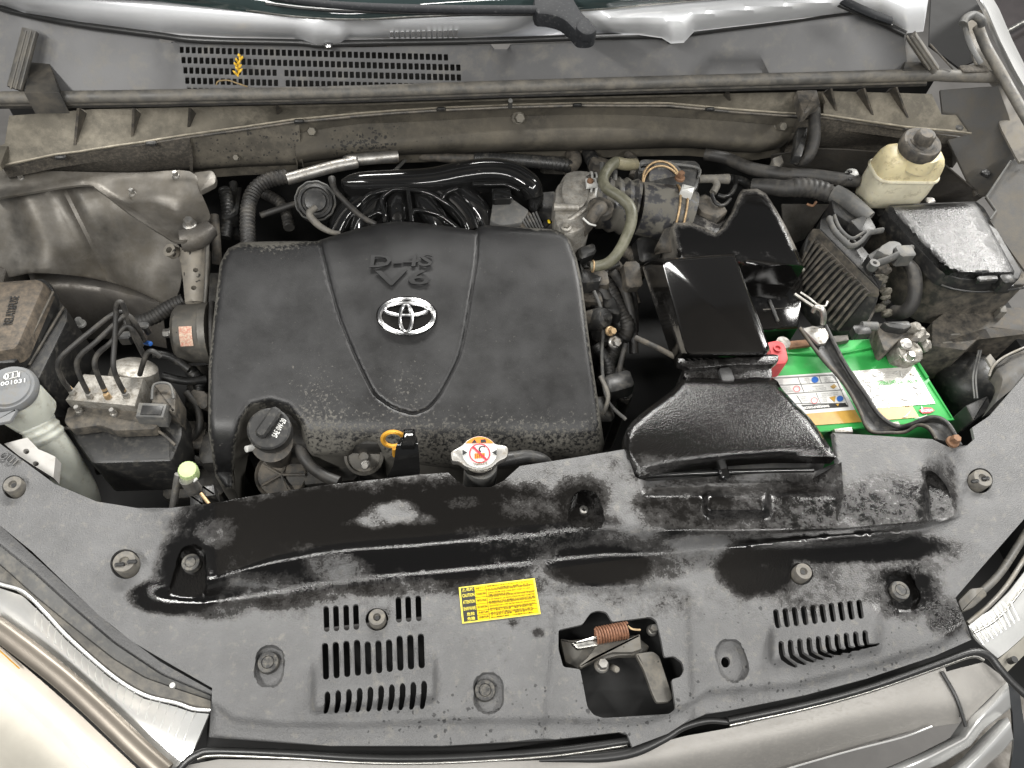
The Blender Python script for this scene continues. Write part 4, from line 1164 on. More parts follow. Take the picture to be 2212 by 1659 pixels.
loft('silver_bar', [f('BR', r) for r in bar2], 'satin_silver', gr, n=30, sub=5, thick=.02)
loft('side_bezel', [f('BR', [(2100, 1120, -.06), (2140, 1300, -.08), (2150, 1500, -.1), (2120, 1720, -.13)]), f('BR', [(2180, 1150, -.06), (2200, 1300, -.08), (2230, 1480, -.1), (2260, 1720, -.13)])], 'chrome', gr, n=16)
sheet('grille_back', f('BR', [(1500, 1760), (2000, 1200), (2400, 1200), (2400, 1900), (1500, 1900)]), 'body_metal_dark', gr, lambda u, v: -.16, step=0)

hR = thing('headlight', 'clear headlight with pleated reflector beside the slotted right end of the cover', 'headlight', 2150, 1400, -.08)
loft('reflector', [f('BR', [(1860, 760, -.03), (2000, 680, -.03), (2120, 560, -.035), (2260, 380, -.04)]), f('BR', [(1920, 860, -.035), (2060, 800, -.035), (2170, 700, -.04), (2280, 560, -.045)]), f('BR', [(2050, 975, -.05), (2110, 930, -.05), (2200, 850, -.055), (2300, 740, -.06)])], 'lamp_reflector', hR, n=24)
tube('gasket', f('BR', [(1830, 640, -.02), (1950, 560, -.022), (2060, 450, -.025), (2160, 300, -.03), (2260, 140, -.03)]), 8, 'seal_rubber', hR)
tube('housing_rim', f('BR', [(1860, 760, -.026), (1990, 650, -.028), (2100, 530, -.03), (2200, 380, -.032), (2280, 250, -.034)]), 5, 'fender_paint', hR)
tube('rim_edge', f('BR', [(1900, 820, -.028), (2030, 745, -.03), (2130, 640, -.033), (2260, 470, -.038)]), 2.5, 'chrome_dull', hR)
for i in range(9):
    t = i / 9
    a = f('BR', [(1890 + 260 * t, 790 - 200 * t, -.028), (1960 + 250 * t, 890 - 170 * t, -.035)])
    tube('flute', a, 2.0, 'lamp_reflector', hR, segs=6)
loft('lens', [f('BR', [(2050, 985, -.05), (2110, 935, -.05), (2200, 855, -.055), (2300, 745, -.06)]), f('BR', [(2110, 1060, -.07), (2160, 1010, -.07), (2240, 930, -.075), (2320, 850, -.08)])], 'bumper_paint', hR, n=12)
lathe('adjuster', *f('BR', [(2150, 985)])[0], -.045, [(7, -.01), (7, .002), (0, .002)], 'print_black', hR)
prism('bracket', f('BR', [(1800, 620), (1880, 540), (1960, 530), (1990, 580), (1900, 660), (1830, 690)]), -.015, .01, 'mount_steel', hR, r=5)

hL = thing('headlight', 'overexposed headlight with pleated reflector and amber strip at the left of the cover', 'headlight', 200, 1550, -.08)
rimL = [(-120, 470), (0, 515), (150, 565), (290, 700), (430, 850), (700, 1085), (900, 1205), (1100, 1255), (1200, 1290), (1310, 1300)]
g1 = [(-120, 300), (0, 400), (80, 470), (200, 580), (420, 760), (700, 980), (900, 1100), (1100, 1170), (1310, 1240)]
loft('gasket_band', [f('BL', [(x, y, -.012) for x, y in g1]), f('BL', [(x, y, -.02) for x, y in resample(rimL, 9)])], 'seal_rubber', hL, n=40)
loft('fender_lip', [f('BL', [(-120, 180, -.008), (0, 280, -.008), (200, 440, -.008), (420, 640, -.008), (700, 880, -.008), (1000, 1080, -.008), (1310, 1210, -.008)]), f('BL', [(x, y, -.016) for x, y in g1])], 'plastic_grey', hL, n=40)
loft('underlay', [f('BL', [(-120, 60, -.012), (0, 150, -.012), (200, 330, -.012), (420, 530, -.012), (700, 780, -.012), (1000, 1000, -.012), (1320, 1180, -.012)]), f('BL', [(-120, 200, -.014), (0, 300, -.014), (200, 460, -.014), (420, 660, -.014), (700, 900, -.014), (1000, 1100, -.014), (1310, 1230, -.014)])], 'cover_grey', hL, n=40)
tube('housing_rim', f('BL', [(x, y, -.016) for x, y in rimL]), 4, 'satin_silver', hL, segs=8)
refl_top = [(x - 10, y + 22) for x, y in rimL]
refl_bot = [(-120, 660), (0, 720), (200, 870), (380, 1030), (620, 1240), (900, 1500), (1040, 1640), (1130, 1720)]
rows_ = [[p + (-.022,) for p in f('BL', refl_top)], [p + (-.045,) for p in [tuple(q) for q in (resample(f('BL', refl_top), 40) * .5 + resample(f('BL', refl_bot), 40) * .5)]], [p + (-.05,) for p in f('BL', refl_bot)]]
loft('reflector', rows_, 'lamp_reflector', hL, n=50, sub=5)
Rt, Rb = resample(f('BL', refl_top), 60), resample(f('BL', refl_bot), 60)
for i in range(14, 58, 2):
    a, b = Rt[i], Rb[i]
    tube('flute', [(a[0], a[1], -.020), (a[0] * .75 + b[0] * .25, a[1] * .75 + b[1] * .25, -.036), ((a[0] + b[0]) / 2, (a[1] + b[1]) / 2, -.043)], 1.8, 'lamp_reflector', hL, segs=6, sub=2)
tube('bezel', f('BL', [(-120, 720, -.035), (0, 800, -.035), (200, 950, -.035), (400, 1110, -.035), (620, 1310, -.035), (860, 1540, -.035), (1030, 1690, -.035)]), 22, 'lamp_bezel', hL, flat=.5)
loft('amber_strip', [f('BL', [(-120, 840, -.055), (0, 900, -.055), (250, 1110, -.055), (500, 1330, -.055), (870, 1680, -.055)]), f('BL', [(-120, 960, -.05), (0, 1030, -.05), (230, 1240, -.05), (450, 1430, -.05), (760, 1720, -.05)]), f('BL', [(-120, 1080, -.06), (0, 1150, -.06), (230, 1350, -.06), (420, 1530, -.06), (620, 1720, -.06)])], 'lamp_amber', hL, n=24)
loft('lens', [f('BL', [(-120, 1080, -.06), (0, 1150, -.06), (230, 1350, -.06), (420, 1530, -.06), (640, 1740, -.06)]), f('BL', [(-120, 1350, -.07), (0, 1420, -.07), (150, 1540, -.07), (300, 1660, -.07), (400, 1760, -.07)]), f('BL', [(-120, 1700, -.1), (0, 1740, -.1), (100, 1800, -.1), (200, 1850, -.1), (250, 1900, -.1)])], 'bumper_paint', hL, n=24)
tube('amber_line', f('BL', [(-60, 880, -.048), (0, 930, -.048), (120, 1040, -.048)]), 1.5, 'dipstick_orange', hL, segs=6)
lathe('screw', *f('BL', [(1075, 1145)])[0], -.012, [(6, -.004), (6, .002), (0, .003)], 'label_white', hL, segs=10)
# ================================================================== engine and its plastic cover
en = thing('engine', 'dark grimy engine block below the plastic cover', 'engine', 880, 760, -.40)
def zc(u, v):
    return .035 - .085 * (v - 490) / 480.0
out_ec = f('TL', [(1420, 1545), (1500, 1505), (1750, 1500), (1970, 1500)]) + f('TC', [(0, 1472), (170, 1420), (300, 1390), (430, 1375), (600, 1390), (760, 1410), (900, 1432), (925, 1412), (960, 1400), (1380, 1425), (1460, 1445), (1490, 1490), (1515, 1560)]) + \
    f('MC', [(1535, 30), (1570, 200), (1620, 600), (1680, 1000), (1705, 1180)]) + [(1300, 985), (1180, 1008), (1000, 1016), (832, 994)] + \
    f('MC', [(330, 1240), (290, 1180), (230, 1160), (160, 1195), (110, 1262)]) + f('ML', [(1930, 1265), (1885, 1160), (1865, 1050), (1790, 955), (1680, 922), (1560, 950), (1500, 1040), (1470, 1200), (1460, 1300), (1462, 1470), (1400, 1472), (1340, 1385), (1295, 1100), (1298, 700), (1328, 400), (1368, 60), (1395, 5)])
seamL = [(691, 521)] + f('MC', [(-20, 110), (0, 190), (60, 400), (140, 600), (260, 850), (330, 920), (400, 962), (470, 985), (520, 994), (600, 968), (650, 920), (700, 850), (800, 650), (845, 460), (870, 300), (910, 50), (920, -120)]) + [(1033, 499)]
OE = np.array(out_ec)
def edge_d(u, v):
    a = OE; b = np.roll(OE, -1, 0); p = np.array([u, v])
    ab = b - a; t = np.clip(((p - a) * ab).sum(1) / np.maximum(1e-9, (ab ** 2).sum(1)), 0, 1)
    return float(np.sqrt(((a + ab * t[:, None] - p) ** 2).sum(1)).min())
SM = np.array(smooth_loop(seamL, 4, False))
def seam_d(u, v):
    a = SM[:-1]; b = SM[1:]; p = np.array([u, v])
    ab = b - a; t = np.clip(((p - a) * ab).sum(1) / np.maximum(1e-9, (ab ** 2).sum(1)), 0, 1)
    return float(np.sqrt(((a + ab * t[:, None] - p) ** 2).sum(1)).min())
mid_poly = [tuple(p) for p in SM] + [(862, 470)]
def z_ec(u, v):
    d = edge_d(u, v)
    z = zc(u, v)
    w = 13.0
    if d < w:
        z -= .013 * (1 - math.sqrt(max(0, 1 - (1 - d / w) ** 2)))
    if v > 900:
        z -= .05 * ((v - 900) / 100) ** 2 if v < 1020 else .07
    s = seam_d(u, v)
    ins = inpoly(np.array([[u, v]]), mid_poly)[0]
    if ins:
        z += .0025 * sstep(1.6, 6, s) + .005 * sstep(30, 150, s) * sstep(900, 600, v)
    z -= .0022 * sstep(2.6, 1.4, s)
    return z
def dust_ec(u, v):
    s = .10 + .62 * sstep(850, 985, v) * sstep(440, 640, u)
    s += .75 * sstep(9, 1, edge_d(u, v)) * (1 if (u < 560 or u > 1150) else .35)
    s += .8 * math.exp(-((u - 590) / 70) ** 2 - ((v - 522) / 20) ** 2)
    s += .26 * math.exp(-((u - 690) / 70) ** 2 - ((v - 860) / 90) ** 2) + .24 * math.exp(-((u - 880) / 60) ** 2 - ((v - 840) / 60) ** 2)
    return s
offs = lambda k: [tuple(p) for p in SM + 0]
n1 = np.gradient(SM, axis=0); nn = np.stack([-n1[:, 1], n1[:, 0]], 1); nn /= np.linalg.norm(nn, axis=1)[:, None]
band = [tuple(p) for p in SM + nn * 1.6] + [tuple(p) for p in (SM - nn * 1.6)[::-1]]
band2 = [tuple(p) for p in SM + nn * 3.6] + [tuple(p) for p in (SM - nn * 3.6)[::-1]]
ec = thing('engine_cover', 'large black plastic engine cover with silver oval emblem and raised centre shield', 'engine cover', 880, 960, -.10)
dust_out = smooth_loop(out_ec, 2)
sheet('cover_shell', out_ec, 'engine_cover', ec, z_ec, creases=[band, band2], step=7, thick=.07, attrs={'dust': dust_ec}, angle=60)
# letters pressed into the cover, emblem
def on_cover(u, v, h=.0):
    return P(u, v, z_ec(u, v) + h)
def cover_text(s, u, v, wpx, hpx, sk=0.0):
    c = on_cover(u, v, .0022)
    ex_ = (on_cover(u + 40, v - 1) - on_cover(u - 40, v + 1)).normalized(); ey_ = (on_cover(u, v - 14) - on_cover(u, v + 14)).normalized()
    w = wpx * mpp(u, v, c.z); h = (on_cover(u, v - hpx / 2) - on_cover(u, v + hpx / 2)).length
    return text('lettering', s, c, ex_, ey_, w, h, 'letter_black', ec, depth=.0012, bold=.012, skew=sk)
cover_text('D-4S', 868, 563, 134, 27, .12)
cover_text('V6', 870, 600, 118, 33, .0)
em = thing('x', '', ''); bpy.data.objects.remove(em)
eu, ev = f('MC', [(476, 385)])[0]
disc = rings_mesh('emblem', [[on_cover(p[0], p[1], .0045) for p in ell(eu, ev, 58, 36, 40)], [on_cover(p[0], p[1], .0035) for p in ell(eu, ev, 66, 42.5, 40)], [on_cover(p[0], p[1], -.004) for p in ell(eu, ev, 67, 43.5, 40)]], 'gloss_black', ec)
disc['label'] = 'silver emblem of three interlocking ovals in an oval ring'
def oval_ring(cu, cv, ru, rv, wid, name='emblem_ring', h=.007, wid2=None):
    n = 64
    bm = bmesh.new(); R = []
    for i in range(n):
        a = 2 * math.pi * i / n
        wv_ = wid * (abs(math.cos(a))) + (wid2 or wid) * (abs(math.sin(a)))
        row = []
        for k, (q, hh) in enumerate(((-.5, .002), (-.42, h), (0, h + .0012), (.42, h), (.5, .002))):
            uu = cu + (ru + wv_ * q) * math.cos(a); vv = cv + (rv + wv_ * q) * math.sin(a)
            row.append(bm.verts.new(on_cover(uu, vv, hh)))
        R.append(row)
    for i in range(n):
        for k in range(4):
            bm.faces.new((R[i][k], R[i][k + 1], R[(i + 1) % n][k + 1], R[(i + 1) % n][k]))
    return from_bm(name, bm, 'chrome', disc, 30)
oval_ring(eu, ev, 58.5, 37, 9.5, wid2=6.5)
ou, ov = f('MC', [(470, 343)])[0]
oval_ring(ou, ov, 46, 13.5, 8, wid2=6, h=.0075)
iu, iv = f('MC', [(472, 400)])[0]
oval_ring(iu, iv, 13, 29, 7.5, wid2=6, h=.0082)

# block and accessories below
prism('block', [(520, 560), (1220, 540), (1270, 900), (1180, 960), (560, 960), (500, 800)], -.07, .3, 'engine_dark', en, bev=.01)
random.seed(11)
for u, v, z, a, b, h in ((1290, 600, -.08, .05, .05, .2), (1310, 700, -.1, .06, .07, .2), (1330, 820, -.13, .05, .08, .2), (1300, 880, -.1, .04, .05, .15), (1350, 640, -.12, .05, .06, .2), (1250, 560, -.05, .05, .03, .1), (470, 620, -.14, .05, .08, .2), (440, 830, -.17, .06, .09, .2), (470, 960, -.16, .06, .06, .2), (420, 1040, -.2, .1, .05, .2), (690, 1010, -.14, .12, .05, .2)):
    wbox('accessory', P(u, v, z), a, b, h, 'engine_dark', en, bev=.006)
lathe('alternator', 1290, 690, -.06, [(10, -.03), (20, -.028), (24, -.015), (24, .012), (20, .02), (9, .022), (8, .03), (0, .03)], 'plastic_black', en, axis=(.5, -.4, .7))
tube('conduit', f('MC', [(1690, 120, -.05), (1790, 330, -.08), (1850, 470, -.09), (1760, 600, -.12), (1700, 800, -.12)]), 16, 'rubber', en, rib=(.007, .12))
tube('conduit', f('MC', [(1820, 130, -.05), (1890, 260, -.09), (1900, 480, -.1)]), 7, 'rubber', en)
tube('cable', f('MC', [(1640, 230, -.04), (1700, 400, -.06), (1690, 650, -.08), (1720, 900, -.09), (1840, 1030, -.1)]), 4, 'plastic_grey', en)
tube('cable', f('MC', [(1680, 760, -.05), (1730, 880, -.06), (1700, 1000, -.08)]), 5, 'clip_grey', en, segs=8)
bolt(*f('MC', [(1745, 480)])[0], -.05, 8, 'rust_clamp', en, axis=(.2, -.5, .7)); bolt(*f('MC', [(1770, 550)])[0], -.06, 10, 'steel', en, axis=(.2, -.5, .7))
prism('connector', f('MC', [(1540, 30), (1580, 90), (1690, 140), (1680, 170), (1570, 180), (1530, 120)]), -.02, .03, 'plastic_black', en, r=3)
lathe('sensor', *f('MC', [(1665, 390)])[0], -.05, [(18, -.03), (18, -.01), (14, .0), (12, .012), (0, .012)], 'plastic_dusty', en, axis=(.6, -.3, .6))
lathe('pulley', *f('MC', [(210, 1260)])[0], -.10, [(42, -.03), (42, 0), (36, .002), (34, -.004), (12, -.004), (10, .004), (0, .004)], 'mount_steel', en, axis=(0, -.6, .8))
bolt(*f('MC', [(218, 1310)])[0], -.09, 8, 'steel', en, axis=(0, -.6, .8))

# dull hoses, brackets and plugs filling the gaps round the block
random.seed(21)
fills = [('TL', [(1330, 1340, -.05), (1345, 1500, -.07), (1350, 1640, -.1)], 10), ('TL', [(1400, 1180, -.05), (1420, 1320, -.06), (1400, 1480, -.08)], 14), ('TL', [(1450, 1140, -.07), (1480, 1300, -.08), (1470, 1480, -.09)], 9),
         ('TL', [(1640, 1200, -.08), (1760, 1280, -.08), (1800, 1420, -.08)], 12), ('TC', [(900, 985, -.06), (1200, 1000, -.05), (1420, 1020, -.05), (1500, 1040, -.06)], 14), ('TC', [(1500, 950, -.07), (1520, 1000, -.06), (1480, 1060, -.06)], 16), ('TC', [(1600, 950, -.07), (1640, 1010, -.06)], 16),
         ('TC', [(1850, 960, -.06), (1900, 1010, -.05), (1880, 1100, -.05)], 8), ('TC', [(560, 970, -.07), (800, 985, -.06), (1000, 975, -.06)], 10), ('MC', [(1580, 250, -.06), (1660, 330, -.07), (1700, 420, -.09)], 12), ('MC', [(1750, 100, -.03), (1830, 220, -.06), (1880, 420, -.09), (1890, 620, -.12)], 10),
         ('MC', [(1610, 60, -.04), (1700, 90, -.03), (1800, 60, -.02)], 6), ('MC', [(1650, 560, -.08), (1730, 690, -.1), (1740, 860, -.11), (1760, 1000, -.12)], 12), ('MC', [(1840, 560, -.08), (1800, 740, -.1), (1840, 900, -.11)], 6), ('MC', [(1900, 520, -.03), (2050, 590, -.02), (2180, 660, -.01)], 6),
         ('K', [(330, 880, -.08), (420, 960, -.08), (430, 1100, -.09)], 14), ('K', [(240, 960, -.06), (340, 1100, -.08), (420, 1300, -.1)], 9), ('K', [(90, 1100, -.05), (170, 1250, -.07), (300, 1500, -.1)], 16), ('K', [(1100, 300, -.06), (1250, 330, -.06), (1320, 380, -.08)], 10),
         ('ML', [(1180, 720, -.14), (1240, 800, -.15), (1250, 950, -.17)], 14), ('ML', [(1010, 760, -.12), (1150, 790, -.13), (1280, 780, -.14)], 9), ('ML', [(1130, 1200, -.17), (1200, 1270, -.18), (1290, 1300, -.19)], 10), ('ML', [(1160, 860, -.12), (1230, 960, -.13), (1240, 1080, -.15), (1180, 1180, -.17)], 8),
         ('ML', [(950, 620, -.09), (1060, 640, -.1), (1180, 720, -.11)], 9), ('ML', [(600, 1330, -.2), (800, 1300, -.2), (1000, 1320, -.2)], 16)]
for fr_, pts_, r_ in fills:
    tube('hose', f(fr_, pts_), r_, random.choice(('rubber', 'plastic_dusty', 'rubber', 'plastic_black')), en, segs=12, rib=(.0075, .1) if r_ in (12, 14) else None)
for fr_, x, y, z, a, b in (('TL', 1440, 1250, -.06, .03, .10), ('MC', 1620, 250, -.05, .04, .03), ('MC', 1800, 780, -.08, .05, .04), ('MC', 1740, 300, -.06, .03, .05), ('K', 90, 1080, -.03, .045, .03), ('K', 30, 870, -.02, .04, .025), ('K', 520, 850, -.05, .05, .05), ('K', 960, 480, -.01, .04, .03), ('K', 1060, 520, .0, .03, .025), ('ML', 1230, 900, -.12, .03, .03), ('ML', 1200, 1120, -.16, .04, .05), ('MC', 1890, 120, -.02, .03, .05), ('TC', 1700, 1000, -.05, .05, .03), ('TC', 1400, 990, -.07, .06, .03)):
    wbox('bracket', P(*f(fr_, [(x, y)])[0], z), a, b, .03, random.choice(('plastic_dusty', 'mount_steel', 'plastic_black')), en, bev=.004, ex=(1, random.uniform(-.5, .5), random.uniform(-.2, .2)), ey=(0, 1, random.uniform(-.3, .3)))

# oil filler
of = thing('oil_filler', 'black oil filler neck with a winged cap lettered SAE 0W-20', 'oil filler', 600, 1010, -.14)
uc, vc = f('ML', [(1672, 1085)])[0]
axo = (0.03, -.28, .96)
zo = -.02
cap = lathe('cap', uc, vc, zo, [(43, -.036), (46, -.030), (47, -.006), (46, -.002), (42, .0), (0, .0)], 'plastic_black', of, axo, 40)
nz_ = Vector(axo).normalized()
c0_ = P(uc, vc, zo)
def onplane(u, v):
    d = R3 @ Vector(((u - CX) / FPX, -(v - CY) / FPX, -1.0))
    return EYE + d * ((c0_ - EYE).dot(nz_) / d.dot(nz_))
A3, B3 = [onplane(*q_) for q_ in f('ML', [(1625, 1130), (1725, 985)])]
axd = (B3 - A3).normalized(); sd = nz_.cross(axd).normalized()
wbox('grip', (A3 + B3) / 2 + nz_ * .014, (B3 - A3).length * 1.2, .017, .014, 'plastic_black', cap, ex=axd, ey=sd, bev=.003)
T0, T1 = [onplane(*q_) for q_ in f('ML', [(1705, 1138), (1768, 1028)])]
exs = (T1 - T0).normalized()
text('lettering', 'SAE 0W-20', (T0 + T1) / 2 + nz_ * .0008, exs, nz_.cross(exs), (T1 - T0).length, .009, 'print_white', cap, bold=.01)
lathe('neck', uc + 7, vc + 30, -.06, [(38, -.1), (38, -.02), (44, 0), (0, 0)], 'plastic_dusty', of, axo)
lathe('flange', uc + 27, vc + 100, -.14, [(56, -.02), (56, 0), (52, .004), (48, .0), (0, .0)], 'plastic_dusty', of, axo)
for a in range(5):
    t = a * 1.2566
    tube('web', [(uc + 27, vc + 100, -.135), (uc + 27 + 52 * math.cos(t), vc + 100 + 40 * math.sin(t), -.135)], 3, 'plastic_dusty', of, segs=6)
tube('hose', f('ML', [(1840, 1150, -.08), (1900, 1280, -.09), (2000, 1370, -.1), (2110, 1420, -.1)]), 13, 'rubber', of)
lathe('plug', *f('ML', [(1550, 1210)])[0], -.06, [(7, -.01), (7, .005), (0, .006)], 'label_white', of, axis=(-.6, -.4, .5))

# dipstick with its bracket
ds = thing('dipstick', 'orange looped dipstick handle beside a black bracket', 'dipstick', 850, 975, -.06)
du, dv = f('MC', [(392, 1152)])[0]
n = 36
bm = bmesh.new(); R = []
for i in range(n):
    a = 2 * math.pi * i / n
    R.append([bm.verts.new(P(du + (22 + 5.5 * math.cos(s)) * math.cos(a) * 1.02, dv + (15.5 + 5 * math.cos(s)) * math.sin(a) - math.cos(a) * 0, .012 + .006 * math.sin(s) - .02 * math.sin(a))) for s in [2 * math.pi * j / 8 for j in range(8)]])
for i in range(n):
    for j in range(8):
        bm.faces.new((R[i][j], R[i][(j + 1) % 8], R[(i + 1) % n][(j + 1) % 8], R[(i + 1) % n][j]))
from_bm('loop', bm, 'dipstick_orange', ds)
tube('stem', [(du + 3, dv + 18, -.005), (du + 4, dv + 34, -.04)], 6, 'dipstick_orange', ds)
wbox('mark', P(du - 3, dv - 15, .0335), .007, .005, .001, 'print_blue', ds)
br = thing('support_bracket', 'glossy black bent metal bracket between dipstick and radiator cap', 'bracket', 870, 1025, -.01)
loft('blade', [f('MC', [(330, 1420, .0), (450, 1400, .0), (560, 1385, .0)]), f('MC', [(390, 1320, .02), (470, 1310, .02), (556, 1300, .02)]), f('MC', [(410, 1200, .045), (475, 1195, .045), (548, 1190, .045)]), f('MC', [(440, 1140, .05), (480, 1136, .05), (535, 1132, .05)])], 'gloss_black', br, n=14, thick=.006)
prism('tip', f('MC', [(452, 1085), (528, 1082), (535, 1160), (520, 1190), (440, 1190), (436, 1150), (452, 1140)]), .055, .012, 'gloss_black', br, r=3)

# radiator cap
rk = thing('coolant_filler', 'round steel radiator cap with orange and white hot warning sticker', 'radiator cap', 1036, 1035, -.02)
u0, v0 = f('MC', [(930, 1235)])[0]
zk = .035
axk = Vector((0, -.12, 1)).normalized()
def ZK(u, v):
    return zk + (v - v0) * -.00012
rim = smooth_loop(f('MC', [(750, 1240), (760, 1285), (800, 1292), (850, 1325), (930, 1345), (1000, 1330), (1050, 1290), (1100, 1262), (1108, 1210), (1090, 1190), (1030, 1178), (990, 1148), (925, 1137), (860, 1150), (815, 1190), (760, 1222)]), 4)
prism('cap_plate', rim, ZK, .010, 'steel', rk, bev=.003)
lathe('cap_skirt', u0, v0 + 10, zk - .008, [(36, -.02), (38, -.004), (38, 0), (0, 0)], 'chrome_dull', rk)
st = prism('sticker', ell(u0, v0 - 1, 38, 34, 40), lambda u, v: ZK(u, v) + .0018, .002, 'label_white', rk, bev=.0006)
def dz(u, v):
    return ZK(u, v) + .0026
flat('orange_band', [p for p in ell(u0, v0 - 1, 37, 33, 40) if p[1] < v0 - 18], dz, 'print_orange', st)
def ringflat(name, cu, cv, r1, r2, k, m, parent, zf):
    n = 32
    a_ = [P(p[0], p[1], zf(*p)) for p in ell(cu, cv, r1, r1 * k, n)]; b_ = [P(p[0], p[1], zf(*p)) for p in ell(cu, cv, r2, r2 * k, n)]
    me = bpy.data.meshes.new(name); me.from_pydata([tuple(x) for x in a_ + b_], [], [(i, (i + 1) % n, n + (i + 1) % n, n + i) for i in range(n)])
    return link(name, me, m, parent)
dz2 = lambda u, v: dz(u, v) + .0007
ringflat('red_ring', u0, v0 + 2, 23, 20.5, .92, 'print_red', st, dz2)
flat('red_slash', [(u0 - 17, v0 - 12), (u0 - 14, v0 - 15), (u0 + 17, v0 + 15), (u0 + 14, v0 + 18)], dz2, 'print_red', st)
flat('radiator_icon', [(u0 - 11, v0 + 2), (u0 + 11, v0 + 1), (u0 + 11, v0 + 11), (u0 - 11, v0 + 13)], dz, 'print_orange', st)
for i in range(5):
    flat('icon_fin', [(u0 - 10 + i * 4.6, v0 + 3), (u0 - 9 + i * 4.6, v0 + 3), (u0 - 9 + i * 4.6, v0 + 11), (u0 - 10 + i * 4.6, v0 + 11)], dz2, 'print_black', st)
tube('steam_icon', [(u0 + 2, v0 - 1, zk + .003), (u0 - 1, v0 - 8, zk + .003), (u0 + 5, v0 - 13, zk + .003), (u0 + 12, v0 - 12, zk + .003)], 1.6, 'print_black', st, segs=6)
flat('warning_triangle', [(u0 - 17, v0 - 21), (u0 - 6, v0 - 21), (u0 - 11, v0 - 29)], dz2, 'print_black', st)
flat('warning_mark', [(u0 + 2, v0 - 28), (u0 + 13, v0 - 29), (u0 + 14, v0 - 22), (u0 + 2, v0 - 21)], dz2, 'print_black', st)
for s in (-1, 1):
    flat('pointer', [(u0 + s * 37, v0 - 6), (u0 + s * 37, v0 + 6), (u0 + s * 27, v0)], dz2, 'print_black', st)
text('lettering', '108kPa', P(u0 + 2, v0 + 23.5, dz2(u0, v0 + 23) + .0006), (1, 0, 0), Vector((0, 1, 0)), .019, .0055, 'print_brown', st)
lathe('filler_neck', u0 + 2, v0 + 40, -.01, [(37, -.06), (36, -.005), (34, .02), (0, .02)], 'plastic_grey', rk)
tube('overflow_hose', f('MC', [(1030, 1285, .0), (1150, 1270, .0), (1230, 1262, -.005), (1310, 1280, -.015), (1345, 1310, -.03)]), 15, 'plastic_black', rk)

# intake manifold
im = thing('intake_manifold', 'glossy wet black intake manifold with curved runners behind the engine cover', 'intake manifold', 870, 470, -.10)
dm = None
tube('plenum', f('IM', [(500, 335, .0), (620, 320, .005), (900, 318, .005), (1150, 300, .008), (1350, 262, .012), (1550, 238, .016), (1720, 262, .012), (1850, 340, .004), (1880, 420, -.01)]), [14, 24, 29, 29, 30, 30, 30, 27, 22], 'gloss_black', im, segs=18)
prism('plenum_top', smooth_loop(f('IM', [(490, 300), (560, 268), (1000, 250), (1110, 232), (1300, 185), (1500, 168), (1700, 185), (1840, 250), (1890, 330), (1780, 330), (1690, 300), (1450, 300), (1250, 330), (900, 345), (560, 350)]), 2), .022, .03, 'gloss_black', im, bev=.006)
runs = [[(680, 380, -.012), (600, 470, -.02), (500, 580, -.035), (440, 700, -.05)], [(790, 380, -.01), (730, 470, -.015), (660, 580, -.025), (620, 680, -.04)], [(900, 370, -.008), (895, 470, -.012), (890, 580, -.02), (890, 660, -.03)],
        [(1040, 380, -.008), (1100, 480, -.013), (1180, 590, -.02), (1220, 680, -.03)], [(1170, 370, -.008), (1290, 450, -.012), (1390, 560, -.02), (1440, 680, -.03)], [(1360, 390, -.01), (1460, 490, -.015), (1520, 580, -.025), (1560, 680, -.035)]]
for r_ in runs:
    tube('runner', f('IM', r_), [26, 27, 26, 24], 'gloss_black', im, segs=14)
for r_ in ([(630, 455, .012), (690, 400, .016), (850, 362, .018), (980, 362, .018), (1110, 385, .016), (1190, 425, .014), (1290, 490, .01), (1370, 580, .004), (1405, 660, -.005)], [(800, 600, .0), (800, 540, .006), (780, 430, .012), (850, 365, .018)], [(1000, 600, .0), (985, 480, .01), (970, 370, .018)],
           [(1000, 545, .006), (1030, 512, .008), (1180, 540, .006), (1290, 610, .0), (1340, 650, -.004)], [(1215, 435, .014), (1250, 385, .016), (1330, 355, .018)], [(1440, 322, .02), (1560, 325, .022), (1680, 325, .022), (1780, 370, .018)], [(680, 560, .0), (750, 530, .004), (800, 545, .004)]):
    tube('ridge', f('IM', r_), 5.5, 'gloss_black', im, segs=10)
prism('flange', f('IM', [(1850, 280), (1930, 300), (1960, 400), (1900, 520), (1850, 480)]), .0, .06, 'gloss_black', im, r=5)
prism('adapter', f('IM', [(1900, 380), (2040, 370), (2040, 560), (1960, 600), (1900, 540)]), -.02, .06, 'plastic_black', im, r=5)
prism('sensor_housing', f('IM', [(1565, 590), (1590, 430), (1700, 405), (1850, 510), (1800, 600), (1650, 620)]), .005, .04, 'plastic_grey', im, r=5)
wbox('sensor_top', P(*f('IM', [(1650, 385)])[0], .02), .035, .03, .03, 'gloss_black', im)
cb = prism('ribbed_connector', f('IM', [(1770, 570), (1850, 515), (1960, 640), (1880, 670), (1800, 665)]), .0, .03, 'plastic_dusty', im)
for i in range(6):
    a = f('IM', [(1790 + i * 22, 565 - i * 8, .003), (1850 + i * 20, 660 - i * 4, .003)])
    tube('ridge', a, 2.2, 'plastic_grey', im, segs=6)
prism('plug', f('IM', [(1950, 590), (2030, 580), (2030, 660), (1950, 660)]), .0, .03, 'plastic_black', im, r=2)
wbox('yellow_lock', P(*f('IM', [(1995, 588)])[0], .004), .005, .009, .004, 'label_yellow', im)

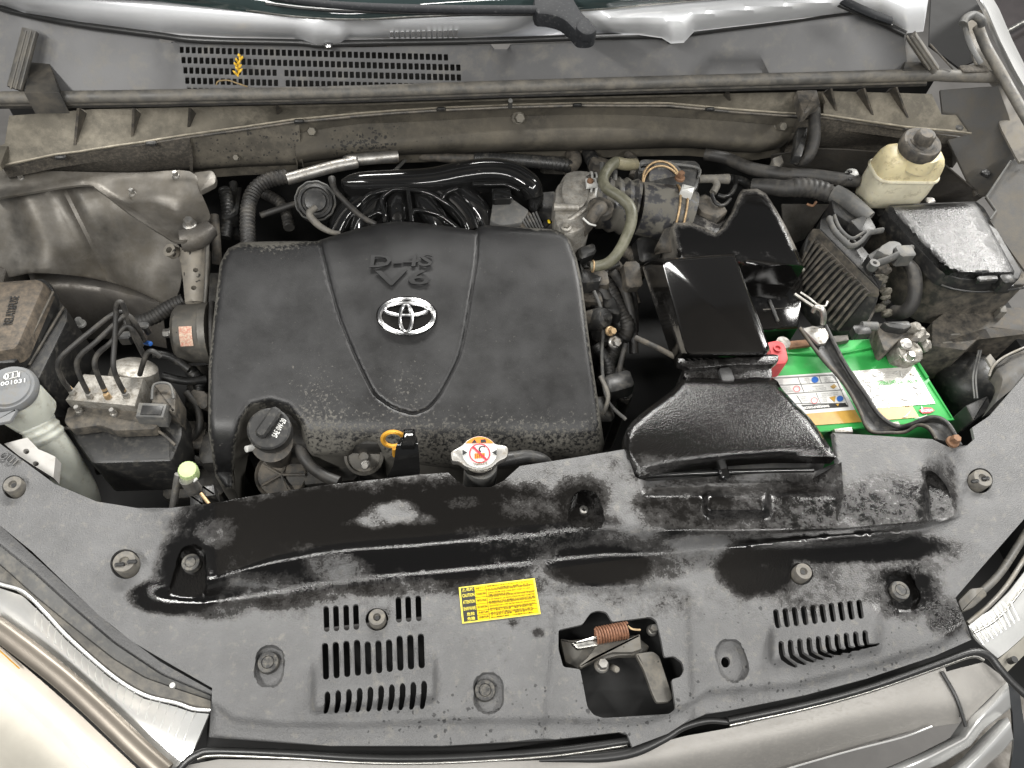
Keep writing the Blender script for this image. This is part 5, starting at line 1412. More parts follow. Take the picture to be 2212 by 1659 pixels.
# round vacuum actuator and small hose
va = thing('vacuum_actuator', 'round ribbed black actuator with a bent grey nipple beside the manifold', 'actuator', 681, 460, -.06)
au, av = f('TL', [(1962, 1252)])[0]
axv = (.05, -.55, .8)
lathe('drum', au, av, .0, [(40, -.04), (42, -.03), (42, -.012), (37, -.008), (36, .0), (31, .002), (29, -.004), (24, -.004), (22, .004), (12, .006), (0, .006)], 'plastic_black', va, axv, 36)
lathe('rim', au, av, -.006, [(42, -.008), (43.5, -.004), (43.5, .004), (41, .006), (38, .0), (0, -.004)], 'plastic_grey', va, axv, 40, fn=lambda t: 1 + .02 * math.cos(t * 12))
tube('nipple', f('TL', [(1965, 1290, .012), (1925, 1330, .01), (1975, 1395, .0), (2050, 1440, -.005), (2115, 1452, -.01)]), [7, 8, 7.5, 6, 5], 'clip_grey', va)
vh = tube('vacuum_hose', f('TC', [(10, 1110, .02), (30, 1180, .02), (100, 1260, .015), (200, 1350, .01), (285, 1395, .005)]), [8, 6, 6, 6, 5.5], 'rubber', None)
tag(vh, 'thin black hose running diagonally over the manifold runners', 'hose')
hh = thing('heater_hose', 'black corrugated hose bending into a bare aluminium pipe', 'hose', 535, 480, -.1)
tube('hose', f('TL', [(1545, 1530, -.06), (1540, 1400, -.05), (1545, 1290, -.04), (1580, 1190, -.035), (1660, 1125, -.03), (1790, 1095, -.028)]), 16, 'rubber', hh, rib=(.0075, .14), segs=14)
tube('pipe', f('TL', [(1785, 1115, -.028), (2060, 1040, -.024), (2212, 1010, -.022)]) + f('TC', [(120, 1000, -.024), (420, 970, -.03)]), 13, 'steel', hh, segs=14)
tube('pipe', f('TL', [(1620, 1340, -.06), (1860, 1260, -.05)]), 7, 'rubber', hh)
tube('rod', f('TC', [(390, 1075, -.06), (500, 960, -.08)]), 4, 'plastic_grey', hh, segs=8)

# throttle body, intake hose, olive coolant hose
tb = thing('throttle_body', 'pitted cast aluminium throttle body with a bolt boss', 'throttle body', 1245, 470, -.10)
prism('casting', smooth_loop(f('TC', [(1400, 1180), (1430, 1130), (1470, 1070), (1560, 1055), (1640, 1075), (1665, 1160), (1640, 1300), (1600, 1400), (1500, 1450), (1430, 1430), (1395, 1350)]), 2), .03, .10, 'aluminium', tb, bev=.006)
prism('raised_plate', smooth_loop(f('TC', [(1465, 1100), (1560, 1085), (1610, 1110), (1600, 1240), (1540, 1300), (1460, 1260), (1440, 1180)]), 2), .037, .01, 'aluminium', tb, bev=.003)
tube('shaft_boss', f('TC', [(1390, 1287, .035), (1545, 1292, .035)]), [9, 8], 'aluminium', tb)
tube('rib', f('TC', [(1440, 1390, .02), (1520, 1350, .03), (1600, 1290, .03)]), 6, 'aluminium', tb)
lathe('boss', *f('TC', [(1465, 1420)])[0], .03, [(12, -.02), (12, .004), (8, .006), (5, .0), (0, .0)], 'aluminium', tb)
prism('clamp_tab', f('TC', [(1590, 1105), (1660, 1100), (1665, 1150), (1595, 1160)]), .045, .006, 'label_white', tb)
lathe('screw', *f('TC', [(1618, 1128)])[0], .046, [(7, -.002), (7, .003), (0, .004)], 'rusty', tb)
ih = thing('intake_hose', 'dusty black corrugated air intake hose with wire clamps', 'hose', 1400, 470, -.09)
tube('bellows', f('K', [(-40, 440, -.01), (60, 470, -.01), (160, 500, -.012), (260, 520, -.014), (380, 535, -.016), (440, 545, -.016)]), [46, 52, 56, 58, 58, 57], 'hose_grey', ih, rib=(.019, .10), segs=28)
tube('sleeve', f('K', [(420, 545, -.016), (520, 560, -.018), (640, 580, -.02), (760, 600, -.022), (830, 620, -.024)]), [57, 58, 60, 58, 56], 'hose_grey', ih, segs=28)
for (x, y, zz, rr_, m_) in ((20, 460, -.01, 54, 'label_white'), (55, 470, -.01, 55, 'label_white'), (690, 590, -.021, 61.5, 'rust_clamp'), (745, 600, -.022, 61.5, 'rust_clamp')):
    u, v = f('K', [(x, y)])[0]
    c = P(u, v, zz); dx = (P(*f('K', [(x + 60, y + 10)])[0], zz - .001) - c).normalized()
    ring_tube('wire_clamp', c, dx, rr_ * mpp(u, v, zz), .0022, m_, ih)
prism('clamp_screw', f('K', [(780, 345), (880, 370), (860, 430), (765, 395)]), .045, .015, 'label_white', ih, r=2)
bolt(*f('K', [(760, 298)])[0], .04, 8, 'rusty', ih)
tube('vent_elbow', f('K', [(130, 540, .045), (95, 570, .05), (40, 660, .03), (-20, 740, .0), (-60, 800, -.02)]), [17, 15, 13, 12, 11], 'plastic_dusty', ih)
lathe('vent_collar', *f('K', [(130, 540)])[0], .035, [(28, -.01), (28, .004), (22, .008), (0, .008)], 'plastic_dusty', ih)
tube('band', f('K', [(-10, 620, .05), (40, 665, .045), (90, 680, .035)]), 2.2, 'label_white', ih, segs=6)
oh = thing('coolant_hose', 'olive green rubber hose curving down in front of the intake hose', 'hose', 1365, 500, -.02)
tube('hose', f('K', [(395, 195, .03), (330, 195, .04), (255, 180, .05), (195, 225, .058), (150, 310, .06), (180, 385, .06), (280, 450, .06), (360, 530, .055), (375, 640, .045), (325, 790, .03), (250, 920, .015), (170, 985, .0), (60, 1005, -.01)]), [11, 12, 12.5, 12, 12, 12, 12, 12.5, 12.5, 12, 12, 12, 11], 'hose_olive', oh, segs=16)
tube('hose_end', f('K', [(400, 195, .028), (330, 196, .042), (255, 182, .052)]), [12.5, 13, 12.5], 'hose_tan', oh, segs=16)
ring_tube('clamp', P(*f('K', [(70, 1003)])[0], -.009), (1, -.1, -.05), .0095, .0018, 'rust_clamp', oh)
for x in (145, 245):
    tube('holder', f('K', [(x, 190, .035), (x - 5, 330, .03)]), 6, 'plastic_grey', oh, segs=8)
rs = thing('resonator_box', 'rounded black resonator box behind the intake hose', 'air box', 1450, 390, -.08)
prism('box', rnd(f('K', [(430, 140), (890, 155), (935, 200), (910, 380), (840, 440), (600, 430), (415, 330)]), 14), .02, .09, 'plastic_black', rs, bev=.008)
tube('lid_rim', f('K', [(450, 250, .02), (470, 190, .024), (880, 215, .024), (905, 300, .022)]), 3, 'plastic_grey', rs, segs=6)
c = P(*f('K', [(615, 330)])[0], .02)
ring_tube('wire_ring', c, (.1, -.5, .85), .038, .0022, 'rust_clamp', rs, a0=0, a1=6.3); ring_tube('wire_ring', c + Vector((0, -.008, -.004)), (.1, -.5, .85), .038, .0022, 'rust_clamp', rs)
lathe('spout', *f('K', [(615, 340)])[0], .0, [(42, -.02), (44, .01), (40, .022), (0, .022)], 'hose_grey', rs, axis=(.1, -.5, .85))
tcn = thing('pipe_tee', 'pale grey plastic pipe tee beside the resonator box', 'pipe fitting', 1545, 385, -.03)
tube('tee', f('K', [(905, 312, .0), (1010, 310, .0), (1145, 312, .0)]), [9, 9, 11], 'clip_grey', tcn, segs=16)
tube('branch', f('K', [(1030, 310, .0), (1050, 360, -.005), (1020, 420, -.01)]), 8, 'clip_grey', tcn)
tube('cable', f('K', [(1060, 440, -.02), (1130, 450, -.02), (1190, 390, -.03), (1200, 300, -.04)]), 5, 'plastic_black', tcn)
prism('plug', f('K', [(850, 470), (960, 420), (1120, 540), (1000, 620), (860, 540)]), -.02, .04, 'plastic_black', tcn, r=3)
# ================================================================== air filter box and intake duct
ab = thing('air_filter_box', 'wet black air filter box lid with a stepped rear edge', 'air box', 1600, 560, -.14)
top_ab = f('K', [(690, 690), (715, 655), (850, 655), (960, 700), (1040, 740), (1090, 700), (1180, 560), (1225, 430), (1255, 392), (1370, 388), (1440, 425), (1520, 550), (1600, 690), (1680, 860), (1742, 1010), (1500, 1000), (1250, 988), (1000, 960), (760, 940), (730, 860)])
def z_ab(u, v):
    return .005 + .012 * sstep(560, 420, v)
def wet_ab(co):
    return 1.0
def edgewet(poly, w, hi=1.05, lo=.35):
    O = np.array(poly)
    def fn(u, v):
        a = O; b = np.roll(O, -1, 0); p = np.array([u, v]); ab_ = b - a
        t = np.clip(((p - a) * ab_).sum(1) / np.maximum(1e-9, (ab_ ** 2).sum(1)), 0, 1)
        d = float(np.sqrt(((a + ab_ * t[:, None] - p) ** 2).sum(1)).min())
        return lo + (hi - lo) * sstep(0, w, d)
    return fn
EW = edgewet(top_ab, 22, 1.6, .35)
def dome(poly, w, drop):
    O = np.array(poly)
    def fn(u, v):
        a = O; b = np.roll(O, -1, 0); p = np.array([u, v]); ab_ = b - a
        t = np.clip(((p - a) * ab_).sum(1) / np.maximum(1e-9, (ab_ ** 2).sum(1)), 0, 1)
        d = float(np.sqrt(((a + ab_ * t[:, None] - p) ** 2).sum(1)).min())
        return -drop * (1 - math.sqrt(max(0, 1 - (1 - min(1, d / w)) ** 2)))
    return fn
DA = dome(top_ab, 10, .006)
sheet('lid', top_ab, 'box_black', ab, lambda u, v: z_ab(u, v) + DA(u, v), step=7, thick=.115, attrs={'wet': lambda u, v: EW(u, v) if v < 540 else 1.15}, angle=60)
prism('lower_case', f('K', [(1180, 1000), (1500, 1020), (1735, 1040), (1740, 1240), (1700, 1480), (1400, 1500), (1260, 1200)]), -.05, .16, 'box_black', ab, bev=.004, attrs={'wet': lambda co: 1.2})
for i, y in enumerate((1330, 1385)):
    prism('clip_ledge', f('K', [(1400, y), (1640, y - 10), (1650, y + 20), (1410, y + 30)]), -.05 - i * .02, .01, 'plastic_dusty', ab)
wbox('divider', P(*f('K', [(1505, 1345)])[0], -.045), .006, .05, .03, 'plastic_black', ab)
tube('flange', f('K', [(1250, 1005, -.012), (1500, 1018, -.012), (1740, 1030, -.012)]), 4, 'box_black', ab)
loft('side_skirt', [f('K', [(560, 860, -.02), (640, 700, -.01), (690, 690, -.004)]), f('K', [(560, 900, -.05), (640, 880, -.03), (740, 880, -.012)])], 'plastic_dusty', ab, n=10)

prism('outlet_neck', smooth_loop(f('K', [(700, 640), (770, 560), (860, 545), (960, 590), (1060, 640), (1180, 560), (1200, 640), (1120, 740), (1040, 780), (900, 740), (760, 720)]), 2), -.002, .08, 'box_black', ab, bev=.014, attrs={'wet': lambda co: .62})
tube('neck_ring', f('K', [(840, 520, -.005), (800, 590, .0), (770, 660, -.01)]), 6, 'plastic_black', ab)
prism('flow_sensor', f('K', [(860, 470), (960, 430), (1060, 480), (1140, 560), (1060, 620), (930, 570)]), .002, .04, 'plastic_dusty', ab, r=3)
tube('sensor_cable', f('K', [(1010, 430, .01), (1040, 500, .008), (1100, 520, .006), (1160, 470, -.005)]), 4, 'plastic_black', ab, segs=8)
rb = thing('intake_resonator', 'tall wet black intake box with a smooth slanted top', 'air box', 1540, 780, -.10)
tp = rnd(f('K', [(605, 945), (1195, 900)]) + f('MR', [(425, 40), (632, 590), (600, 622), (110, 632)]), 16, 5)
def grow(pts, l, r_, t_, b_):
    us = [p[0] for p in pts]; vs_ = [p[1] for p in pts]
    cu, cv = (min(us) + max(us)) / 2, (min(vs_) + max(vs_)) / 2
    hu, hv = (max(us) - min(us)) / 2, (max(vs_) - min(vs_)) / 2
    o = []
    for u, v in pts:
        x = (u - cu) / hu; y = (v - cv) / hv
        o.append((u + (r_ * max(0, x) - l * max(0, -x)), v + (b_ * max(0, y) - t_ * max(0, -y))))
    return o
zt = .055
def stackz(name, secs, m, parent, attrs=None):
    return rings_mesh(name, [[P(p[0], p[1], zz) for p in pts] for pts, zz in secs], m, parent, angle=50, attrs=attrs)
wet_side = lambda co: .16 if (co.z < .052 and co.x < .432) else 1.7
# left wall is dusty with runs, the rest is wet
stackz('box', [(grow(tp, -7, -7, -7, -7), zt + .003), (grow(tp, -3, -3, -3, -3), zt + .002), (tp, zt - .004), (grow(tp, 8, 1, 1, 3), zt - .016), (grow(tp, 26, 4, 0, 14), zt - .05), (grow(tp, 42, 8, -10, 34), zt - .075)], 'box_black', rb, {'wet': wet_side})
rimp = grow(tp, 6, 10, -60, 22)
RIM = rnd(f('MR', [(60, 640), (120, 660), (650, 618), (690, 625), (690, 660), (660, 685), (400, 690), (130, 715), (60, 680)]), 4)
prism('rim', RIM, .035, .012, 'duct_black', rb, bev=.003, attrs={'wet': lambda co: 1.0})
prism('collar', f('MR', [(100, 690), (640, 672), (650, 745), (640, 800), (110, 800), (95, 740)]), .026, .05, 'duct_black', rb, r=5, attrs={'wet': lambda co: .9})
wbox('latch', P(*f('MR', [(365, 745)])[0], .034), .02, .025, .02, 'duct_black', rb)

dct = thing('intake_duct', 'wet black flared air intake duct widening onto the radiator cover', 'intake duct', 1570, 1000, -.01)
od = f('MR', [(95, 770), (120, 765), (400, 775), (640, 765), (700, 830), (790, 930), (880, 1020), (960, 1130), (1032, 1250), (1010, 1262), (700, 1258), (400, 1280), (130, 1310), (0, 1330), (-100, 1350), (-185, 1385), (-240, 1300), (-268, 1240), (-272, 1140), (-240, 1060), (-130, 960), (20, 850)])
DD = dome(od, 15, .014)
def z_d(u, v):
    return .032 + .016 * math.sin(min(1, max(0, (v - 790) / 230)) * 2.6) + DD(u, v) * sstep(1010, 990, v + (u - 1600) * .12)
def wet_d(u, v):
    s = 1.7 - .5 * sstep(870, 990, v)
    s -= .5 * sstep(955, 985, v + (u - 1600) * .06) * sstep(1560, 1400, u)
    s -= .5 * math.exp(-((u - 1385) / 40) ** 2 - ((v - 935) / 30) ** 2) * 0
    return s
sheet('duct_top', smooth_loop(od, 2), 'duct_black', dct, z_d, step=7, thick=.022, attrs={'wet': wet_d}, angle=60)
tube('mouth_bar', f('MR', [(-200, 1385, .012), (0, 1372, .012), (280, 1360, .012), (600, 1350, .012), (900, 1345, .012)]), 6, 'gloss_black', dct, segs=10)
wbox('mouth_rib', P(*f('MR', [(345, 1335)])[0], .022), .014, .03, .03, 'gloss_black', dct)
loft('mouth_floor', [f('MR', [(-190, 1300, .0), (300, 1230, .0), (1020, 1200, .0)]), f('MR', [(-190, 1420, -.012), (300, 1420, -.012), (930, 1400, -.012)])], 'plastic_black', dct, n=12)
tri = f('MR', [(820, 1440), (1080, 1290), (1095, 1500), (1060, 1655), (1040, 1660)])
prism('cheek', tri, zplane((1730, 1045, .0), (1820, 1000, .045), (1812, 1125, .036)), .03, 'duct_black', dct, bev=.002, attrs={'wet': lambda co: .8})

# ================================================================== battery
bt = thing('battery', 'green car battery with a white danger label and wet plastic film', 'battery', 1850, 880, -.26)
zb = -.07
bp = f('B', [(-200, 450), (1560, 338), (2092, 1255), (330, 1405)])
bcase = prism('case', bp, zb, .18, 'battery_green', bt, bev=.004)
fl = lambda n_, pts, m_, h=.0012, par=bt: flat(n_, f('B', pts), zb + h, m_, par)
tube('lid_ridge', f('B', [(100, 515, zb + .002), (650, 545, zb + .002), (900, 520, zb + .002), (1260, 450, zb + .002)]), 2.4, 'battery_green', bt, segs=6, smooth=False)
tube('lid_edge', f('B', [(1620, 520, zb + .002), (1800, 800, zb + .002)]), 4, 'battery_green', bt, segs=6)
tube('lid_edge', f('B', [(1820, 840, zb + .001), (2080, 1250, zb + .001), (1500, 1305, zb + .001), (400, 1398, zb + .001)]), 3, 'battery_green', bt, segs=6, smooth=False)
wl = fl('white_label', [(20, 785), (790, 735), (1015, 1142), (240, 1205)], 'label_white')
fl('ochre_band', [(240, 1206), (1016, 1144), (1090, 1275), (310, 1330)], 'label_ochre')
wl2 = fl('film_label', [(985, 720), (1625, 672), (1665, 690), (1890, 1075), (1250, 1125)], 'label_wet')
fl('ochre_band', [(1252, 1127), (1640, 1103), (1712, 1225), (1330, 1255)], 'label_ochre')
random.seed(3)
film = sheet('clear_film', f('B', [(1000, 730), (1650, 680), (1990, 1260), (1330, 1300), (1080, 1000)]), 'label_wet', bt, lambda u, v: zb - .002, step=0)
bpy.data.objects.remove(film)
# wrinkles of the film
for k in range(34):
    x = random.uniform(1040, 1820); y = random.uniform(730, 1230)
    if not inpoly(np.array([[x, y]]), [(1010, 740), (1640, 690), (1960, 1250), (1340, 1280)])[0]:
        continue
    a = random.uniform(0, 6.28); l = random.uniform(20, 70)
    pts = [(x + math.cos(a) * l * t + random.uniform(-10, 10), y + math.sin(a) * l * t * .7 + random.uniform(-10, 10), zb + .0022) for t in (-1, -.3, .4, 1)]
    tube('film_wrinkle', f('B', pts), [.6, 1.5, 1.3, .5], 'label_white', wl2, segs=6, sub=3)
exb = (P(*bp[0], zb) - P(*bp[1], zb)).normalized(); eyb = (P(*bp[2], zb) - P(*bp[1], zb)).normalized()
eyb = (eyb - exb * eyb.dot(exb)).normalized()
def btext(s, x, y, w, h, m_, par, bold=0.0, dzz=.0022):
    u, v = f('B', [(x, y)])[0]
    k = mpp(u, v, zb) * FR['B'][2]
    text('lettering', s, P(u, v, zb + dzz), exb, eyb, w * k, h * k * 1.25, m_, par, bold=bold)
fl('table_border', [(130, 792), (770, 755), (800, 775), (812, 815), (812, 822), (770, 768), (130, 803)], 'print_grey', .002, wl)
for a, b in (((125, 880), (830, 842)), ((200, 975), (880, 925)), ((390, 780), (460, 950)), ((620, 770), (650, 855)), ((800, 790), (940, 1100)), ((250, 1075), (915, 1070)), ((590, 960), (640, 1075)), ((380, 985), (440, 1080))):
    (u0_, v0_), (u1_, v1_) = f('B', [a, b])
    tube('rule', [(u0_, v0_, zb + .0018), (u1_, v1_, zb + .0018)], .7, 'print_grey', wl, segs=4)
fl('danger_band', [(430, 1090), (905, 1070), (945, 1108), (480, 1142)], 'print_black', .002, wl)
btext('DANGER/POISON', 590, 1112, 300, 24, 'print_white', wl, .02, .0032)
def disc_b(x, y, r, m_, par, name, r2=None):
    u, v = f('B', [(x, y)])[0]
    k = FR['B'][2]
    if r2:
        ringflat(name, u, v, r * k, r2 * k, .9, m_, par, lambda a, b: zb + .0026)
    else:
        flat(name, ell(u, v, r * k, r * k * .88, 18), zb + .0024, m_, par)
disc_b(578, 815, 38, 'print_blue', wl, 'blue_icon'); disc_b(851, 1021, 36, 'print_blue', wl, 'blue_icon')
disc_b(380, 915, 38, 'print_red', wl, 'ban_icon', 31); disc_b(571, 1041, 38, 'print_red', wl, 'ban_icon', 31)
fl('diamond_icon', [(745, 890), (785, 862), (818, 888), (782, 912)], 'label_ochre', .0024, wl)
fl('triangle_icon', [(735, 1008), (803, 992), (790, 1058)], 'label_ochre', .0024, wl)
fl('triangle_icon', [(805, 1080), (842, 1076), (828, 1104)], 'label_ochre', .0034, wl)
for s, x, y, w, h in (('BATTERY', 190, 866, 80, 14), ('MUST BE', 190, 842, 80, 14), ('RECYCLED', 185, 820, 90, 14), ('READ', 505, 842, 45, 14), ('INSTRUC-', 490, 822, 80, 14), ('TIONS', 490, 802, 55, 14), ('DO NOT TIP', 735, 832, 100, 13), ('OR OPEN', 715, 812, 75, 13), ('BATTERY', 715, 792, 75, 13), ('KEEP OUT', 290, 940, 90, 14), ('OF THE REACH', 265, 918, 110, 14), ('OF CHILDREN', 255, 896, 110, 14),
                   ('SULFURIC ACID CAN CAUSE', 600, 930, 220, 14), ('BLINDNESS OR', 640, 908, 120, 14), ('SEVERE BURNS', 610, 886, 130, 14), ('SHIELD', 680, 1050, 70, 14), ('EYES.', 680, 1030, 55, 14), ('EXPLOSIVE', 670, 1010, 80, 13), ('GASES CAN CAUSE', 740, 985, 190, 13), ('BLINDNESS OR INJURY', 730, 962, 200, 13), ('NO', 515, 1065, 28, 14), ('SPARKS', 470, 1045, 75, 14), ('FLAMES', 455, 1022, 70, 14), ('SMOKING', 440, 1000, 85, 14)):
    btext(s, x, y, w, h, 'print_grey', wl)
btext('INTERSTATE BATTERIES', 1480, 838, 470, 40, 'print_green', wl2, .02, .003)
for i in range(4):
    btext('Refer servicing to a qualified dealer before handling this battery unit', 1380 - i * 8, 732 + i * 20, 440, 9, 'print_grey', wl2, 0, .003)
for i in range(8):
    btext('Distributed by 12770 Merit Drive, Dallas, TX 75251 USA', 1360 + i * 7 - 60, 915 + i * 20, 330 - (i % 3) * 30, 9, 'print_grey', wl2, 0, .003)
fl('triangle_icon', [(1605, 740), (1645, 735), (1630, 762)], 'label_ochre', .003, wl2)
rl = fl('red_mark', [(1710, 1150), (1770, 1118), (1850, 1122), (1880, 1150), (1830, 1178), (1750, 1182)], 'print_red', .0024, bt)
btext('INTERSTATE', 1795, 1150, 140, 26, 'print_white', rl, .01, .0034)
lathe('terminal_post', *f('B', [(190, 480)])[0], zb + .002, [(16, 0), (15, .02), (0, .02)], 'steel', bt)
# loose things on the battery
rt = thing('terminal_cover', 'faded red plastic cover over the positive battery post', 'terminal cover', 1678, 770, zb)
prism('cover', f('B', [(60, 395), (170, 375), (240, 405), (265, 440), (300, 580), (265, 640), (120, 650), (60, 600)]), zb + .045, .04, 'terminal_red', rt, r=5, bev=.006)
lathe('boss', *f('B', [(170, 475)])[0], zb + .047, [(9, -.004), (9, .002), (6, .002), (5, -.001), (0, -.001)], 'terminal_red', rt)
prism('rust_tab', f('B', [(275, 390), (500, 370), (540, 440), (300, 470)]), zb + .008, .006, 'rusty', bt)
prism('holder_tab', f('B', [(760, 335), (940, 320), (955, 385), (800, 410)]), zb + .010, .01, 'mount_steel', bt)
prism('holder_tab', f('B', [(785, 1345), (985, 1320), (1000, 1385), (800, 1390)]), zb + .010, .02, 'steel', bt)
prism('holder_tab', f('B', [(1370, 1275), (1490, 1262), (1520, 1310), (1430, 1330)]), zb + .008, .02, 'steel', bt)

sx = thing('battery_strap', 'rusted dark steel hold-down strap crossing the battery', 'strap', 1850, 860, zb)
Ls = [(415, 250, -.03), (640, 560, -.035), (830, 770, -.04), (960, 950, -.045), (1080, 1180, -.05), (1125, 1300, -.05), (1210, 1385, -.05), (1400, 1392, -.045), (1560, 1385, -.035), (1700, 1310, -.015), (1820, 1340, .004), (1900, 1460, .006)]
Rs = [(690, 225, -.03), (800, 450, -.035), (900, 640, -.04), (1000, 800, -.045), (1130, 980, -.05), (1260, 1180, -.05), (1390, 1290, -.05), (1510, 1330, -.045), (1630, 1300, -.03), (1850, 1225, -.005), (2020, 1290, .008), (2160, 1530, .008)]
Ms = [((a[0] + b[0]) / 2, (a[1] + b[1]) / 2, (a[2] + b[2]) / 2 - .006) for a, b in zip(Ls, Rs)]
loft('strap', [smooth_loop(f('B', Ls), 4, False), smooth_loop(f('B', Ms), 4, False), smooth_loop(f('B', Rs), 4, False)], 'plastic_black', sx, n=60, sub=4, thick=.006)
tube('strap_edge', f('B', [(p[0], p[1], p[2] + .003) for p in Rs]), 5, 'plastic_black', sx, segs=8)
tube('strap_edge', f('B', [(p[0], p[1], p[2] + .002) for p in Ls]), 3.5, 'plastic_dusty', sx, segs=8)
bolt(*f('MR', [(1772, 1166)])[0], .014, 10, 'rusty', sx)
prism('top_plate', f('B', [(440, 255), (560, 220), (640, 250), (690, 240), (740, 340), (700, 420), (620, 430)]), -.024, .006, 'steel', sx, r=4)
tube('hook_rod', f('RR', [(375, 1500, .0), (400, 1460, .01), (450, 1480, .01), (465, 1540, .0), (460, 1600, -.015)]), [5, 6, 7, 7, 6], 'steel', sx)
tube('wing', f('RR', [(215, 1345, .0), (310, 1410, .0), (400, 1470, .0)]), 3.5, 'steel', sx, segs=8)
tube('wing', f('RR', [(265, 1330, .0), (340, 1380, .0), (420, 1440, .0), (480, 1450, .0), (500, 1410, .0)]), 2.5, 'steel', sx, segs=8)

# negative clamp and sensor
ng = thing('battery_clamp', 'corroded grey negative battery clamp with black current sensor', 'battery clamp', 1960, 770, zb)
def lump(name, c, r, m, par, seed, sq=(1, 1, 1)):
    random.seed(seed)
    bm = bmesh.new()
    bmesh.ops.create_icosphere(bm, subdivisions=3, radius=1)
    ph = [random.uniform(0, 6.28) for _ in range(6)]
    for v_ in bm.verts:
        p = v_.co
        k = 1 + .16 * math.sin(3.1 * p.x + ph[0]) * math.sin(3.7 * p.y + ph[1]) + .12 * math.sin(6 * p.z + ph[2]) * math.sin(5 * p.x + ph[3]) + random.uniform(-.03, .03)
        v_.co = Vector((p.x * sq[0], p.y * sq[1], p.z * sq[2])) * k * r + c
    return from_bm(name, bm, m, par, 25)
u_, v_ = f('B', [(1560, 500)])[0]
lathe('post_ring', *f('B', [(1570, 520)])[0], zb + .02, [(30, -.02), (31, 0), (28, .012), (17, .016), (16, .012), (0, .012)], 'aluminium', ng, axis=(.1, -.2, 1), segs=20, fn=lambda t: 1 + .06 * math.sin(3 * t) + .04 * math.sin(7 * t))
lathe('post', *f('B', [(1565, 430)])[0], zb + .04, [(15, -.02), (14, .002), (11, .005), (0, .006)], 'steel', ng, axis=(.1, -.2, 1), segs=16)
lump('clamp_jaw', P(*f('B', [(1620, 560)])[0], zb + .025), .02, 'aluminium', ng, 2, (1.1, .7, .7))
bolt(*f('B', [(1600, 580)])[0], zb + .035, 9, 'steel', ng)
lathe('nut', *f('B', [(1665, 245)])[0], zb + .05, [(11, -.03), (11, .004), (8, .008), (0, .008)], 'aluminium', ng, axis=(.2, -.4, .9))
lump('lug', P(*f('B', [(1700, 330)])[0], zb + .03), .018, 'aluminium', ng, 4, (.9, .8, .8))
lump('lug', P(*f('B', [(1770, 440)])[0], zb + .015), .014, 'aluminium', ng, 5, (.8, 1, .8))
prism('sensor', f('B', [(1255, 200), (1400, 190), (1480, 250), (1560, 300), (1700, 330), (1720, 400), (1500, 380), (1410, 460), (1370, 505), (1330, 490), (1260, 300)]), zb + .04, .03, 'plastic_dusty', ng, r=4)
prism('sensor_arm', f('B', [(1320, 180), (1600, 170), (1640, 230), (1560, 270), (1380, 240)]), zb + .055, .02, 'plastic_black', ng, r=4)
prism('sensor_foot', f('B', [(1310, 420), (1400, 440), (1395, 500), (1310, 490)]), zb + .03, .025, 'plastic_black', ng, r=3)
tube('plug', f('B', [(1085, 225, zb + .045), (1250, 235, zb + .045)]), [9, 10], 'plastic_grey', ng, segs=12)
wbox('plug_latch', P(*f('B', [(1100, 260)])[0], zb + .05), .03, .02, .02, 'plastic_black', ng)
tube('green_wire', f('B', [(985, 310, zb + .02), (1020, 265, zb + .03), (1065, 240, zb + .04)]), 1.4, 'print_green', ng, segs=6)

# ================================================================== engine computer
ecu = thing('engine_computer', 'dusty finned aluminium engine control unit tilted beside the fuse box', 'control unit', 1800, 690, -.12)
ze = zplane(*[f('RR', [(385, 760)])[0] + (.01,), f('RR', [(950, 1300)])[0] + (.01,), f('RR', [(270, 1330)])[0] + (-.085,)])
pts_e = f('RR', [(370, 770), (430, 775), (950, 1300), (955, 1340), (930, 1430), (860, 1560), (760, 1659), (560, 1665), (480, 1610), (262, 1335), (258, 1100), (320, 850)])
prism('heat_sink', rnd(pts_e, 4), ze, .03, 'plastic_black', ecu, bev=.003)
for i in range(14):
    t = i / 13
    s0 = np.array([395, 872]) * (1 - t) + np.array([865, 1335]) * t
    if t < .38:
        q = t / .38; e0 = np.array([268, 1070]) * (1 - q) + np.array([268, 1325]) * q
    else:
        q = (t - .38) / .62; e0 = np.array([275, 1340]) * (1 - q) + np.array([590, 1655]) * q
    m0 = s0 * .80 + e0 * .20 + np.array([-6, -14])
    pts = []
    for k_ in (s0, m0, e0):
        u, v = f('RR', [tuple(k_)])[0]
        pts.append((u, v, ze(u, v) + .006))
    tube('fin', pts, [2.2, 3.5, 3.2], 'plastic_dusty', ecu, segs=6, sub=4)
prism('top_rail', f('RR', [(375, 770), (430, 775), (950, 1300), (955, 1345), (870, 1330), (400, 865), (350, 830)]), lambda u, v: ze(u, v) + .004, .012, 'plastic_dusty', ecu, bev=.002)
prism('case', f('RR', [(440, 690), (560, 640), (1010, 1160), (960, 1300), (430, 775)]), .004, .06, 'plastic_black', ecu, r=3)
prism('mount_ear', f('RR', [(790, 1480), (900, 1430), (930, 1470), (870, 1590), (800, 1580)]), -.06, .02, 'plastic_dusty', ecu, r=3)
bolt(*f('RR', [(845, 1512)])[0], -.058, 6, 'steel', ecu)
def lever(name, pts, z, wid):
    C = smooth_loop(f('RR', pts), 4, False)
    return tube(name, [p + (z,) for p in C], wid, 'plastic_grey', ecu, segs=8, smooth=False, flat=1.6)
lever('plug_lever', [(510, 680), (560, 790), (640, 880), (710, 930), (790, 890), (850, 820), (920, 800), (980, 790)], .045, 5)
lever('plug_lever', [(560, 660), (600, 760), (660, 830), (720, 860), (780, 830), (830, 800)], .05, 3)
